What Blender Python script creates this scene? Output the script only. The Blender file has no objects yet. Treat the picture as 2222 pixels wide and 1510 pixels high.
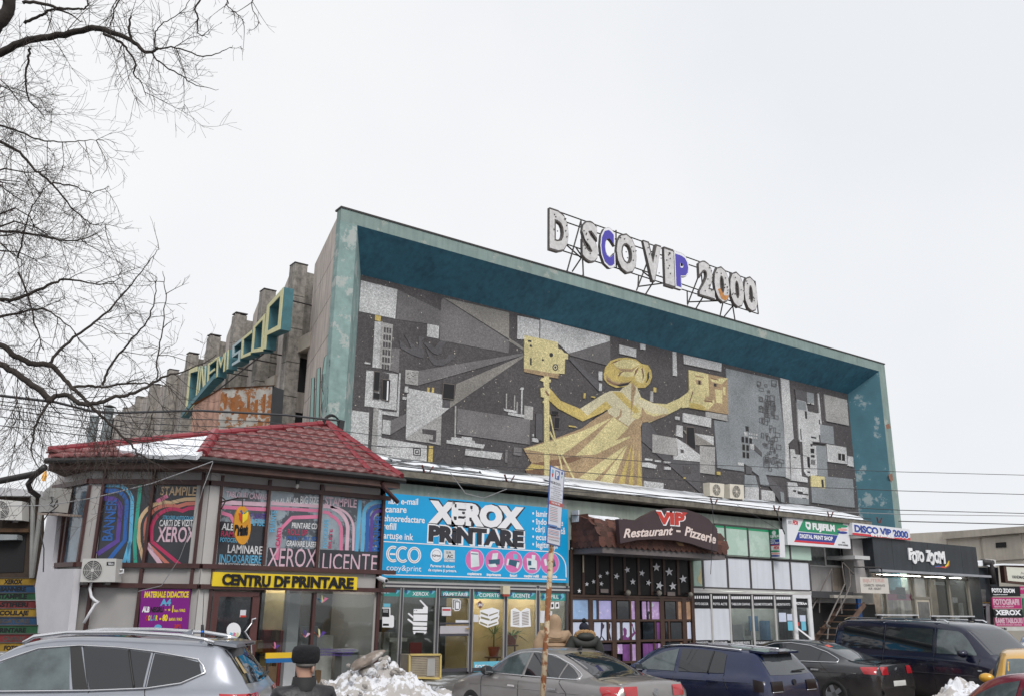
import bpy, bmesh, math, random
from mathutils import Vector as V, Matrix
random.seed(7)
SC = bpy.context.scene
COL = SC.collection
# ---------------------------------------------------------------- camera
FPX, CX, CY = 1914.2, 1111.0, 755.0
YAW, PITCH, ROLL = 0.628765, 0.280074, 0.0139725
CAMZ = 2.2
def _rot():
    c, s = math.cos(YAW), math.sin(YAW)
    a = Matrix(((c, -s, 0), (s, c, 0), (0, 0, 1)))
    b = Matrix(((1, 0, 0), (0, 0, -1), (0, 1, 0)))
    c, s = math.cos(PITCH), math.sin(PITCH)
    p = Matrix(((1, 0, 0), (0, c, s), (0, -s, c)))
    c, s = math.cos(ROLL), math.sin(ROLL)
    q = Matrix(((c, -s, 0), (s, c, 0), (0, 0, 1)))
    return q @ p @ b @ a
RM = _rot()
CAM = V((0, 0, CAMZ))
RIGHT, DOWN, FWD = V(RM[0]), V(RM[1]), V(RM[2])
cd = bpy.data.cameras.new('camera')
cd.sensor_fit = 'HORIZONTAL'; cd.sensor_width = 36.0; cd.lens = FPX / 2222 * 36
cd.clip_start = 0.1; cd.clip_end = 2000
co = bpy.data.objects.new('camera', cd)
co.matrix_world = Matrix.Translation(CAM) @ Matrix((RIGHT, -DOWN, -FWD)).transposed().to_4x4()
COL.objects.link(co); SC.camera = co
# ---------------------------------------------------------------- sky, sun, exposure
SUN_EL, SUN_AZ = math.radians(42), math.radians(200)
w = bpy.data.worlds.new('World'); SC.world = w; w.use_nodes = True
nt = w.node_tree; nt.nodes.clear()
N = nt.nodes.new; L = nt.links.new
sky = N('ShaderNodeTexSky'); sky.sky_type = 'NISHITA'; sky.sun_disc = False
sky.sun_elevation = SUN_EL; sky.sun_rotation = SUN_AZ
skm = N('ShaderNodeVectorMath'); skm.operation = 'SCALE'; skm.inputs[3].default_value = 0.06
L(sky.outputs[0], skm.inputs[0])
tc = N('ShaderNodeTexCoord'); nz = N('ShaderNodeTexNoise'); nz.inputs['Scale'].default_value = 1.6
nz.inputs['Detail'].default_value = 4
L(tc.outputs['Generated'], nz.inputs['Vector'])
cr = N('ShaderNodeValToRGB'); cr.color_ramp.elements[0].position = 0.35; cr.color_ramp.elements[1].position = 0.68
cr.color_ramp.elements[0].color = (0.80, 0.82, 0.855, 1); cr.color_ramp.elements[1].color = (0.90, 0.905, 0.915, 1)
L(nz.outputs[0], cr.inputs[0])
mx = N('ShaderNodeMixRGB'); mx.inputs[0].default_value = 0.94
L(skm.outputs[0], mx.inputs[1]); L(cr.outputs[0], mx.inputs[2])
bg = N('ShaderNodeBackground'); bg.inputs[1].default_value = 1.0
L(mx.outputs[0], bg.inputs[0])
ou = N('ShaderNodeOutputWorld'); L(bg.outputs[0], ou.inputs[0])
sl = bpy.data.lights.new('sun', 'SUN'); sl.energy = 1.7; sl.angle = math.radians(24); sl.color = (1, 0.975, 0.94)
so = bpy.data.objects.new('sun', sl); COL.objects.link(so)
# the bright part of the overcast lies behind the camera
_sd = V((-0.25, -1.0, 0.95)).normalized()
so.rotation_euler = _sd.to_track_quat('Z', 'Y').to_euler()
so.location = (0, -20, 40)
vs = SC.view_settings; vs.view_transform = 'Standard'; vs.look = 'None'; vs.exposure = 0.14; vs.gamma = 1
SC.render.engine = 'CYCLES'
SC.cycles.use_denoising = True
SC.cycles.max_bounces = 6; SC.cycles.transparent_max_bounces = 12
# ---------------------------------------------------------------- planes and rays
def ray(px, py):
    return RIGHT * ((px - CX) / FPX) + DOWN * ((py - CY) / FPX) + FWD
class Pl:
    """A vertical plane of the place: origin, horizontal direction u, outward normal n."""
    def __init__(s, o, n):
        s.o = V(o); s.n = V(n).normalized(); s.u = V((0, 0, 1)).cross(s.n) * 1.0
        s.v = s.n.cross(s.u).normalized()
    def at(s, px, py, off=0.0):
        d = ray(px, py); o = s.o + s.n * off
        return CAM + d * ((o - CAM).dot(s.n) / d.dot(s.n))
    def sh(s, off): return Pl(s.o + s.n * off, s.n)
def PY(y): return Pl((0, y, 0), (0, -1, 0))
def PX(x): return Pl((x, 0, 0), (-1, 0, 0))
def atZ(px, py, z):
    d = ray(px, py); return CAM + d * ((z - CAMZ) / d.z)
def atD(px, py, dist):
    return CAM + ray(px, py) * dist
# ---------------------------------------------------------------- materials
MATS = {}
def lin(c):
    return tuple(((x / 255) / 12.92 if x / 255 <= 0.04045 else ((x / 255 + 0.055) / 1.055) ** 2.4) for x in c)
def M(name, c, r=0.6, var=0.12, sc=2.0, bump=0.0, bsc=30.0, metal=0.0, coat=0.0, streak=0.0, c2=None, c2t=0.6, c2s=1.5, spec=0.5, emit=0.0, rnd=0.0, low=0.0):
    if name in MATS: return MATS[name]
    m = bpy.data.materials.new(name); m.use_nodes = True; MATS[name] = m
    t = m.node_tree; b = t.nodes['Principled BSDF']
    n = t.nodes.new; l = t.links.new
    b.inputs['Roughness'].default_value = r; b.inputs['Metallic'].default_value = metal
    b.inputs['Specular IOR Level'].default_value = spec
    if coat: b.inputs['Coat Weight'].default_value = coat; b.inputs['Coat Roughness'].default_value = 0.06
    tc = n('ShaderNodeTexCoord')
    nz = n('ShaderNodeTexNoise'); nz.inputs['Scale'].default_value = sc; nz.inputs['Detail'].default_value = 6; nz.inputs['Roughness'].default_value = 0.65
    l(tc.outputs['Object'], nz.inputs['Vector'])
    mr = n('ShaderNodeMapRange'); mr.inputs[1].default_value = 0.3; mr.inputs[2].default_value = 0.7
    mr.inputs[3].default_value = 1 - var; mr.inputs[4].default_value = 1 + var
    l(nz.outputs[0], mr.inputs[0])
    vm = n('ShaderNodeVectorMath'); vm.operation = 'SCALE'; vm.inputs[0].default_value = c[:3]
    l(mr.outputs[0], vm.inputs[3]); out = vm.outputs[0]
    if rnd:
        oi = n('ShaderNodeObjectInfo'); mr2 = n('ShaderNodeMapRange'); mr2.inputs[3].default_value = 1 - rnd; mr2.inputs[4].default_value = 1 + rnd; l(oi.outputs['Random'], mr2.inputs[0])
        v3 = n('ShaderNodeVectorMath'); v3.operation = 'SCALE'; l(out, v3.inputs[0]); l(mr2.outputs[0], v3.inputs[3]); out = v3.outputs[0]
    if streak:
        mp = n('ShaderNodeMapping'); mp.inputs['Scale'].default_value = (3.5, 3.5, 0.22)
        n2 = n('ShaderNodeTexNoise'); n2.inputs['Scale'].default_value = 1.6; n2.inputs['Detail'].default_value = 5
        l(tc.outputs['Object'], mp.inputs['Vector']); l(mp.outputs[0], n2.inputs['Vector'])
        m2 = n('ShaderNodeMapRange'); m2.inputs[1].default_value = 0.42; m2.inputs[2].default_value = 0.66; m2.inputs[3].default_value = 1.0; m2.inputs[4].default_value = 1 - streak
        l(n2.outputs[0], m2.inputs[0])
        v2 = n('ShaderNodeVectorMath'); v2.operation = 'SCALE'; l(out, v2.inputs[0]); l(m2.outputs[0], v2.inputs[3]); out = v2.outputs[0]
    if c2:
        n3 = n('ShaderNodeTexNoise'); n3.inputs['Scale'].default_value = c2s; n3.inputs['Detail'].default_value = 8; n3.inputs['Roughness'].default_value = 0.7
        l(tc.outputs['Object'], n3.inputs['Vector'])
        m3 = n('ShaderNodeMapRange'); m3.inputs[1].default_value = c2t - 0.02; m3.inputs[2].default_value = c2t + 0.03
        l(n3.outputs[0], m3.inputs[0])
        x = n('ShaderNodeMixRGB'); l(m3.outputs[0], x.inputs[0]); l(out, x.inputs[1]); x.inputs[2].default_value = (*c2[:3], 1); out = x.outputs[0]
    if low:   # road dirt on the lower body
        sx = n('ShaderNodeSeparateXYZ'); l(tc.outputs['Object'], sx.inputs[0]); n5 = n('ShaderNodeTexNoise'); n5.inputs['Scale'].default_value = 3.5; n5.inputs['Detail'].default_value = 7; l(tc.outputs['Object'], n5.inputs['Vector'])
        ad = n('ShaderNodeMath'); ad.operation = 'MULTIPLY_ADD'; ad.inputs[1].default_value = -.55; l(n5.outputs[0], ad.inputs[0]); l(sx.outputs[2], ad.inputs[2])
        m5 = n('ShaderNodeMapRange'); m5.inputs[1].default_value = .72; m5.inputs[2].default_value = .1; m5.inputs[3].default_value = 0; m5.inputs[4].default_value = low; l(ad.outputs[0], m5.inputs[0])
        x5 = n('ShaderNodeMixRGB'); l(m5.outputs[0], x5.inputs[0]); l(out, x5.inputs[1]); x5.inputs[2].default_value = (.15, .13, .115, 1); out = x5.outputs[0]
        m6 = n('ShaderNodeMath'); m6.operation = 'MULTIPLY_ADD'; m6.inputs[1].default_value = .4; m6.inputs[2].default_value = r; l(m5.outputs[0], m6.inputs[0]); l(m6.outputs[0], b.inputs['Roughness'])
    l(out, b.inputs['Base Color'])
    if bump:
        n4 = n('ShaderNodeTexNoise'); n4.inputs['Scale'].default_value = bsc; n4.inputs['Detail'].default_value = 5
        l(tc.outputs['Object'], n4.inputs['Vector'])
        bp = n('ShaderNodeBump'); bp.inputs['Strength'].default_value = bump; bp.inputs['Distance'].default_value = 0.02
        l(n4.outputs[0], bp.inputs['Height']); l(bp.outputs[0], b.inputs['Normal'])
    if emit:
        b.inputs['Emission Color'].default_value = (*c[:3], 1); b.inputs['Emission Strength'].default_value = emit
    return m
def MT(name, c, var=0.25, sc=26.0, speck=0.0):
    """Mosaic of small stone tesserae: every cell its own tone, darker grout."""
    if name in MATS: return MATS[name]
    m = bpy.data.materials.new(name); m.use_nodes = True; MATS[name] = m
    t = m.node_tree; b = t.nodes['Principled BSDF']; n = t.nodes.new; l = t.links.new
    b.inputs['Roughness'].default_value = 0.75
    tc = n('ShaderNodeTexCoord')
    vo = n('ShaderNodeTexVoronoi'); vo.inputs['Scale'].default_value = sc; l(tc.outputs['Object'], vo.inputs['Vector'])
    ve = n('ShaderNodeTexVoronoi'); ve.feature = 'DISTANCE_TO_EDGE'; ve.inputs['Scale'].default_value = sc; l(tc.outputs['Object'], ve.inputs['Vector'])
    sp = n('ShaderNodeSeparateColor'); l(vo.outputs['Color'], sp.inputs[0])
    mr = n('ShaderNodeMapRange'); mr.inputs[3].default_value = 1 - var; mr.inputs[4].default_value = 1 + var * 0.8; l(sp.outputs[0], mr.inputs[0])
    me = n('ShaderNodeMapRange'); me.inputs[1].default_value = 0.02; me.inputs[2].default_value = 0.09; me.inputs[3].default_value = 0.5; me.inputs[4].default_value = 1.0; l(ve.outputs[0], me.inputs[0])
    nz = n('ShaderNodeTexNoise'); nz.inputs['Scale'].default_value = 0.9; nz.inputs['Detail'].default_value = 6; l(tc.outputs['Object'], nz.inputs['Vector'])
    mz = n('ShaderNodeMapRange'); mz.inputs[1].default_value = 0.3; mz.inputs[2].default_value = 0.7; mz.inputs[3].default_value = 0.82; mz.inputs[4].default_value = 1.14; l(nz.outputs[0], mz.inputs[0])
    a = n('ShaderNodeMath'); a.operation = 'MULTIPLY'; l(mr.outputs[0], a.inputs[0]); l(me.outputs[0], a.inputs[1])
    a2 = n('ShaderNodeMath'); a2.operation = 'MULTIPLY'; l(a.outputs[0], a2.inputs[0]); l(mz.outputs[0], a2.inputs[1])
    vm = n('ShaderNodeVectorMath'); vm.operation = 'SCALE'; vm.inputs[0].default_value = c; l(a2.outputs[0], vm.inputs[3]); out = vm.outputs[0]
    if speck:
        g = n('ShaderNodeMath'); g.operation = 'GREATER_THAN'; g.inputs[1].default_value = 1 - speck; l(sp.outputs[1], g.inputs[0])
        x = n('ShaderNodeMixRGB'); l(g.outputs[0], x.inputs[0]); l(out, x.inputs[1]); x.inputs[2].default_value = (0.5, 0.47, 0.4, 1); out = x.outputs[0]
    l(out, b.inputs['Base Color'])
    return m
def glass(name, tint=(0.75, 0.85, 0.85), refl=1.0, thru=0.75):
    """Thin window pane: partly see-through, partly mirror by angle."""
    if name in MATS: return MATS[name]
    m = bpy.data.materials.new(name); m.use_nodes = True; MATS[name] = m
    t = m.node_tree; t.nodes.clear(); n = t.nodes.new; l = t.links.new
    tr = n('ShaderNodeBsdfTransparent'); tr.inputs[0].default_value = (*[x * thru for x in tint], 1)
    gl = n('ShaderNodeBsdfGlossy'); gl.inputs['Roughness'].default_value = 0.02; gl.inputs[0].default_value = (0.9, 0.93, 0.95, 1)
    fr = n('ShaderNodeLayerWeight'); fr.inputs[0].default_value = .5; pw = n('ShaderNodeMath'); pw.operation = 'POWER'; pw.inputs[1].default_value = 4.5; l(fr.outputs['Facing'], pw.inputs[0]); fs_ = n('ShaderNodeMath'); fs_.operation = 'MULTIPLY_ADD'; fs_.inputs[1].default_value = .9; fs_.inputs[2].default_value = .05; l(pw.outputs[0], fs_.inputs[0])
    tc = n('ShaderNodeTexCoord'); nz = n('ShaderNodeTexNoise'); nz.inputs['Scale'].default_value = 1.2; nz.inputs['Detail'].default_value = 1
    bp = n('ShaderNodeBump'); bp.inputs['Strength'].default_value = 0.06; bp.inputs['Distance'].default_value = 0.05
    l(tc.outputs['Object'], nz.inputs['Vector']); l(nz.outputs[0], bp.inputs['Height']); l(bp.outputs[0], gl.inputs['Normal'])
    mu = n('ShaderNodeMath'); mu.operation = 'MULTIPLY'; mu.inputs[1].default_value = refl * 1.6; mu.use_clamp = True; l(fs_.outputs[0], mu.inputs[0])
    mx = n('ShaderNodeMixShader'); l(mu.outputs[0], mx.inputs[0]); l(tr.outputs[0], mx.inputs[1]); l(gl.outputs[0], mx.inputs[2])
    o = n('ShaderNodeOutputMaterial'); l(mx.outputs[0], o.inputs[0])
    return m
# ---------------------------------------------------------------- objects
def finish(name, me, mat, parent, smooth=False):
    o = bpy.data.objects.new(name, me); COL.objects.link(o)
    if mat is not None and not me.materials:
        me.materials.append(mat)
    if smooth:
        for p in me.polygons: p.use_smooth = True
    if parent is None:
        xs = [v.co for v in me.vertices]
        if xs:
            c = V(((min(p.x for p in xs) + max(p.x for p in xs)) / 2, (min(p.y for p in xs) + max(p.y for p in xs)) / 2, min(p.z for p in xs)))
            me.transform(Matrix.Translation(-c)); o.location = c
    else:
        put(o, parent)
    return o
def put(o, parent):
    o.parent = parent
    if parent.parent is None and not parent.get('_local'):
        o.matrix_parent_inverse = Matrix.Translation(-parent.location)
def mesh(name, verts, faces, mat, parent=None, smooth=False):
    me = bpy.data.meshes.new(name); me.from_pydata([tuple(v) for v in verts], [], faces); me.update()
    return finish(name, me, mat, parent, smooth)
def tag(o, label, cat, group=None):
    o['label'] = label; o['category'] = cat
    if group: o['group'] = group
    return o
def thing(name, label, cat, loc=(0, 0, 0), group=None, rz=None):
    o = bpy.data.objects.new(name, None); COL.objects.link(o); o.location = loc; o.empty_display_size = 0.2
    if rz is not None: o.rotation_euler = (0, 0, rz); o['_local'] = 1
    return tag(o, label, cat, group)
def struct(o): o['kind'] = 'structure'; return o
class MB:
    def __init__(s): s.v = []; s.f = []; s.mi = []; s.cur = 0
    def add(s, vs, fs):
        b = len(s.v); s.v += [V(p) for p in vs]; s.f += [tuple(i + b for i in f) for f in fs]; s.mi += [s.cur] * len(fs); return s
    def box(s, a, b):
        x0, y0, z0 = [min(p, q) for p, q in zip(a, b)]; x1, y1, z1 = [max(p, q) for p, q in zip(a, b)]
        return s.add([(x0, y0, z0), (x1, y0, z0), (x1, y1, z0), (x0, y1, z0), (x0, y0, z1), (x1, y0, z1), (x1, y1, z1), (x0, y1, z1)],
                     [(0, 3, 2, 1), (4, 5, 6, 7), (0, 1, 5, 4), (1, 2, 6, 5), (2, 3, 7, 6), (3, 0, 4, 7)])
    def prism(s, front, d):
        n = len(front); front = [V(p) for p in front]; d = V(d)
        return s.add(front + [p + d for p in front], [tuple(range(n)), tuple(range(2 * n - 1, n - 1, -1))] + [(i, i + n, (i + 1) % n + n, (i + 1) % n) for i in range(n)])
    def tube(s, pts, r, seg=6, caps=True):
        pts = [V(p) for p in pts]; n = len(pts); rr = r if isinstance(r, (list, tuple)) else [r] * n
        vs = []; up = None
        for i, p in enumerate(pts):
            d = (pts[min(i + 1, n - 1)] - pts[max(i - 1, 0)])
            d = d.normalized() if d.length > 1e-9 else V((0, 0, 1))
            if up is None:
                up = V((0, 0, 1)) if abs(d.z) < 0.9 else V((1, 0, 0))
            a = d.cross(up)
            if a.length < 1e-5: a = d.cross(V((1, 0.3, 0)))
            a.normalize(); b = a.cross(d); up = b
            for k in range(seg):
                t = 2 * math.pi * k / seg; vs.append(p + (a * math.cos(t) + b * math.sin(t)) * rr[i])
        fs = [(i * seg + k, i * seg + (k + 1) % seg, (i + 1) * seg + (k + 1) % seg, (i + 1) * seg + k) for i in range(n - 1) for k in range(seg)]
        if caps: fs += [tuple(range(seg - 1, -1, -1)), tuple((n - 1) * seg + k for k in range(seg))]
        return s.add(vs, fs)
    def bar(s, a, b, w, h, up=(0, 0, 1)):
        a = V(a); b = V(b); d = (b - a).normalized(); u = V(up); x = d.cross(u).normalized() * w / 2; y = x.cross(d).normalized() * h / 2
        q = [a - x - y, a + x - y, a + x + y, a - x + y]
        return s.prism(q, b - a)
    def build(s, name, mat, parent=None, smooth=False):
        me = bpy.data.meshes.new(name); me.from_pydata([tuple(v) for v in s.v], [], s.f)
        if isinstance(mat, (list, tuple)):
            for m in mat: me.materials.append(m)
            for p, i in zip(me.polygons, s.mi): p.material_index = i
        me.update()
        bm = bmesh.new(); bm.from_mesh(me); bmesh.ops.recalc_face_normals(bm, faces=bm.faces); bm.to_mesh(me); bm.free()
        return finish(name, me, None if isinstance(mat, (list, tuple)) else mat, parent, smooth)
def slab(name, pts, pl, t0, t1, mat, parent=None):
    """Flat piece whose front outline is given by sight lines onto the plane, t0..t1 proud of it."""
    f = [pl.at(x, y, t1) for x, y in pts]
    return MB().prism(f, -pl.n * (t1 - t0)).build(name, mat, parent)
def rect(pl, a, b, off=0.0):
    """Upright rectangle on the plane from the sight lines of its top left and bottom right corners."""
    p, q = pl.at(*a, off), pl.at(*b, off); du = pl.u.dot(q - p)
    return [p, p + pl.u * du, V((p + pl.u * du).xy.to_tuple() + (q.z,)), V(p.xy.to_tuple() + (q.z,))]
def fbox(name, a, b, pl, t0, t1, mat, parent=None):
    f = rect(pl, a, b, t1)
    return MB().prism(f, -pl.n * (t1 - t0)).build(name, mat, parent)
def stroke(name, pts, wd, pl, off, mat, parent=None, th=0.004):
    n = len(pts); l = []; r = []
    for i, (x, y) in enumerate(pts):
        x0, y0 = pts[max(i - 1, 0)]; x1, y1 = pts[min(i + 1, n - 1)]
        d = math.hypot(x1 - x0, y1 - y0) or 1; nx, ny = -(y1 - y0) / d, (x1 - x0) / d
        h = (wd[i] if isinstance(wd, (list, tuple)) else wd) / 2
        l.append((x + nx * h, y + ny * h)); r.append((x - nx * h, y - ny * h))
    B = MB()
    L_ = [pl.at(*p, off) for p in l]; R_ = [pl.at(*p, off) for p in r]
    for i in range(n - 1):
        B.add([L_[i], L_[i + 1], R_[i + 1], R_[i]], [(0, 1, 2, 3)])
    return B.build(name, mat, parent)
def arc(cx, cy, rx, ry, a0, a1, n=14):
    return [(cx + rx * math.cos(math.radians(a0 + (a1 - a0) * i / n)), cy + ry * math.sin(math.radians(a0 + (a1 - a0) * i / n))) for i in range(n + 1)]
_FC = {}
def glyphs(s, bold=0.0, ext=0.0, res=3, shear=0.0, space=1.0):
    k = (s, bold, ext, shear, space)
    if k not in _FC:
        c = bpy.data.curves.new('lettering', 'FONT'); c.body = s; c.offset = bold; c.extrude = ext; c.resolution_u = res; c.shear = shear; c.space_character = space
        o = bpy.data.objects.new('lettering', c); me = bpy.data.meshes.new_from_object(o)
        vs = [v.co.copy() for v in me.vertices]; fs = [tuple(p.vertices) for p in me.polygons]
        bpy.data.objects.remove(o); bpy.data.meshes.remove(me)
        xs = [v.x for v in vs]
        _FC[k] = (vs, fs, min(xs), max(xs))
    return _FC[k]
CAPH = 0.729
def text(s, bl, br, h, pl, off, mat, parent=None, bold=0.03, depth=0.0, name='lettering', shear=0.0, lower=False, quad=None, grow=0.0, space=1.0):
    """One line of lettering set on the plane, from its baseline start to its baseline end (sight lines), h tall there."""
    vs, fs, x0, x1 = glyphs(s, bold, 0.5 if depth else 0.0, 3, shear, space)
    if quad:
        tl, tr, brr, bll = [pl.at(*p, off) for p in quad]
    else:
        bll = pl.at(*bl, off); brr = pl.at(*br, off); hh = (pl.at(bl[0], bl[1] - h, off) - bll).length
        up = V((0, 0, hh)); tl = bll + up; tr = brr + up
    cap = 0.55 if lower else CAPH
    out = []
    for v in vs:
        u = (v.x - x0) / max(x1 - x0, 1e-6); t = v.y / cap
        p = bll.lerp(brr, u) * (1 - t) + tl.lerp(tr, u) * t
        out.append(p + pl.n * (depth * (v.z - 0.5) if depth else 0))
    return mesh(name, out, fs, mat, parent)
def letters(s, bl, br, h, pl, off, mat, parent, bold=.03, **k):
    x0, x1 = glyphs(s, bold, 0.5 if k.get('depth') else 0.0)[2:]; W = x1 - x0
    for i, c in enumerate(s):
        if c == ' ': continue
        e = glyphs(s[:i + 1], bold)[3]; g = glyphs(c, bold); u1 = (e - x0) / W; u0 = u1 - (g[3] - g[2]) / W
        P = lambda u: (bl[0] + (br[0] - bl[0]) * u, bl[1] + (br[1] - bl[1]) * u)
        text(c, P(u0), P(u1), h, pl, off, mat, parent, bold=bold, name='letter', **k)
def copyobj(o, parent):
    c = o.copy(); COL.objects.link(c); c.parent = parent; return c
def cable(px, dist, r, mat, label, cat='cable', group=None, sag=0.0, name='overhead_cable'):
    pts = [atD(x, y, d) for (x, y), d in zip(px, dist)]
    P = []
    for i in range(len(pts) - 1):
        for k in range(8):
            t = k / 8; p = pts[i].lerp(pts[i + 1], t); p.z -= sag * 4 * t * (1 - t); P.append(p)
    P.append(pts[-1])
    return tag(MB().tube(P, r, 5).build(name, mat), label, cat, group)
# ================================================================ colours
WHITE = M('white paint', (0.74, 0.75, 0.78), 0.5, 0.05)
PRINTW = M('white vinyl', (0.8, 0.8, 0.83), 0.35, 0.03)
BLACKV = M('black vinyl', (0.016, 0.016, 0.019), 0.6, 0.1, spec=.25)
DARKIRON = M('dark iron', (0.035, 0.03, 0.03), 0.6, 0.2)
WIRE = M('black cable rubber', (0.02, 0.02, 0.022), 0.6, 0.1)
WIREG = M('grey cable', (0.28, 0.28, 0.29), 0.6, 0.1)
CONC = M('weathered concrete', (0.45, 0.40, 0.36), 0.9, 0.16, 1.3, 0.35, 26, streak=0.38)
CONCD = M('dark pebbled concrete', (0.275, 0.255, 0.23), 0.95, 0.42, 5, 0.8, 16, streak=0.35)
CONCF = M('sky lit cast facet', (0.56, 0.49, 0.44), 0.9, 0.14, 1.3, 0.3, 26, streak=0.3)  # facets paler than the fins: sky light on them put into the colour
CONCL = M('pale cast concrete', (0.45, 0.42, 0.37), 0.85, 0.12, 1.5, 0.2, 30)
VOID = M('unlit interior', (0.012, 0.012, 0.014), 0.8, 0.1)
MINT = M('mint masonry paint', (0.225, 0.30, 0.28), 0.8, 0.16, 1.2, 0.25, 20, streak=0.15, c2=(0.34, 0.37, 0.34), c2t=0.60, c2s=1.1)
MINTW = M('blistered mint paint', (0.225, 0.325, 0.31), 0.85, 0.24, 2.4, 0.5, 6, c2=(0.40, 0.44, 0.42), c2t=0.56, c2s=1.7)
TEAL = M('teal paint', (0.042, 0.155, 0.225), 0.75, 0.22, 1.0, 0.15, 20, streak=0.22, c2=(0.33, 0.31, 0.21), c2t=0.70, c2s=1.3)
TEALS = M('scuffed teal paint', (0.06, 0.165, 0.21), 0.75, 0.16, 0.9, 0.15, 20, c2=(0.29, 0.36, 0.38), c2t=0.60, c2s=0.9)
SNOW = M('snow', (0.80, 0.82, 0.86), 0.7, 0.05, 3, 0.5, 9)
MZ = {'d': MT('dark mosaic stone', (0.086, 0.078, 0.081), 0.32, 24, 0.004), 'w': MT('white mosaic stone', (0.56, 0.56, 0.565), 0.32), 'l': MT('pale grey mosaic stone', (0.40, 0.39, 0.38), 0.28),
      't': MT('warm grey mosaic stone', (0.27, 0.255, 0.235), 0.22), '2': MT('mid grey mosaic stone', (0.148, 0.14, 0.143), 0.22, 26, 0.003), '3': MT('grey mosaic stone', (0.185, 0.175, 0.178), 0.22, 26, 0.003), '1': MT('deep grey mosaic stone', (0.105, 0.10, 0.106), 0.2),
      'b': MT('blue grey mosaic stone', (0.265, 0.285, 0.30), 0.2), 'y': MT('ochre mosaic stone', (0.58, 0.45, 0.15), 0.25), 'Y': MT('pale yellow mosaic stone', (0.66, 0.58, 0.30), 0.28),
      'c': MT('cream mosaic stone', (0.66, 0.60, 0.41), 0.22), 'n': MT('tan mosaic stone', (0.40, 0.285, 0.165), 0.3), 'k': MT('black mosaic stone', (0.03, 0.028, 0.03), 0.2), 'o': MT('brown mosaic stone', (0.22, 0.125, 0.075), 0.3)}
# ================================================================ cinema building
YS, YF, YM = 22.82, 23.92, 25.27
PF, PMZ = PY(YF), PY(YM)
F0 = PF.at(741.2, 448.3); F1 = PF.at(1918.8, 788.1); I0 = PF.at(775.3, 488); I1 = PF.at(1907.3, 805.5)
G0 = PMZ.at(782.5, 597.7); G1 = PMZ.at(1839.3, 853.6)
TOP = (F0.z + F1.z) / 2; ITOP = (I0.z + I1.z) / 2; GTOP = (G0.z + G1.z) / 2
cin = thing('cinema_building', 'large concrete cinema with teal framed stone mosaic facade and saw-tooth flank', 'cinema', (25, YM, 0))
B = MB(); B.box((F0.x, YF, ITOP), (F1.x, YF + 0.3, TOP - 0.055)); B.box((I1.x, YF, 3), (F1.x, YF + 0.3, ITOP))
fr = B.build('facade_frame', MINT, cin)
MB().box((F0.x, YF, 3), (I0.x, YF + 0.3, ITOP)).build('frame_pier', MINTW, cin)
B = MB().box((F0.x - 0.03, YF - 0.03, TOP - 0.055), (F1.x + 0.03, YF + 0.4, TOP))
B.build('roof_edge_cap', DARKIRON, cin)
mesh('soffit', [(I0.x, YF, ITOP), (I1.x, YF, ITOP), (G1.x, YM, GTOP), (G0.x, YM, GTOP)], [(0, 1, 2, 3)], TEAL, cin)
mesh('reveal', [(I1.x, YF, ITOP), (I1.x, YF, 3), (G1.x, YM, 3), (G1.x, YM, GTOP)], [(0, 1, 2, 3)], TEALS, cin)
mesh('reveal', [(I0.x, YF, 3), (I0.x, YF, ITOP), (G0.x, YM, GTOP), (G0.x, YM, 3)], [(0, 1, 2, 3)], MINTW, cin)
# broken patches on the frame
brk = M('exposed brick core', (0.25, 0.13, 0.09), 0.9, 0.3, 8, 0.5)
slab('broken_patch', [(1922, 921), (1930, 918), (1933, 928), (1924, 930)], PF, -0.01, 0.006, brk, cin)
slab('broken_patch', [(1928, 1029), (1936, 1026), (1938, 1040), (1934, 1046), (1930, 1038)], PF, -0.01, 0.006, brk, cin)
B = MB().box((13.0, YF + 0.3, TOP - 0.3), (F1.x, 64, TOP - 0.12)); B.box((F1.x - 0.3, YF + 0.3, 0), (F1.x, 64, TOP - 0.3)); B.box((12.9, 63.5, 0), (F1.x, 64, TOP - 0.3))
B.build('hall_shell', CONC, cin)
mw = MB().box((G0.x - 0.5, YM, 3), (G1.x + 0.5, YM + 0.3, GTOP + 0.4)).build('mosaic_wall', MZ['d'], cin)
CR = {'A': (720, 560, 1476 / 440), 'B': (1100, 640, 1579 / 460), 'C': (1480, 740, 1888 / 500)}
_lay = [0]
def mz(c, k, *polys):
    ox, oy, s = CR[c]
    for p in polys:
        _lay[0] += 1; t = 0.012 + _lay[0] * 0.0002
        slab('mosaic_panel', [(ox + x / s, oy + y / s) for x, y in p], PMZ, -0.02, t, MZ[k], mw)
def R4(x0, y0, x1, y1, k=0.22): # box drawn square on the facade, k = image slope of its level edges
    d = (x1 - x0) * k; e = (y1 - y0) * -0.035
    return [(x0, y0), (x1, y0 + d), (x1 + e, y1 + d), (x0 + e, y1)]
mz('A', '2', [(478, 230), (797, 385), (790, 500), (693, 478), (468, 447)])
mz('A', '3', [(808, 292), (1292, 602), (1286, 692), (785, 598), (797, 310)])
mz('A', 't', [(815, 289), (1291, 398), (1291, 590)], [(1292, 583), (1396, 652), (1396, 672), (1290, 606)], [(905, 915), (1395, 706), (1396, 720), (860, 1088), (862, 1030), (893, 1028)])
mz('A', 'w', [(212, 163), (478, 230), (462, 443), (198, 388)], [(697, 480), (782, 495), (778, 588), (692, 572)])
mz('A', 'y', [(316, 415), (358, 423), (357, 462), (314, 455)], [(695, 938), (712, 940), (710, 978), (694, 976)], [(730, 940), (745, 942), (743, 978), (727, 976)])
mz('A', 'w', [(313, 462), (358, 465), (345, 800), (295, 793)])
mz('A', 'l', [(358, 465), (445, 485), (425, 815), (345, 800)])
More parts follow.
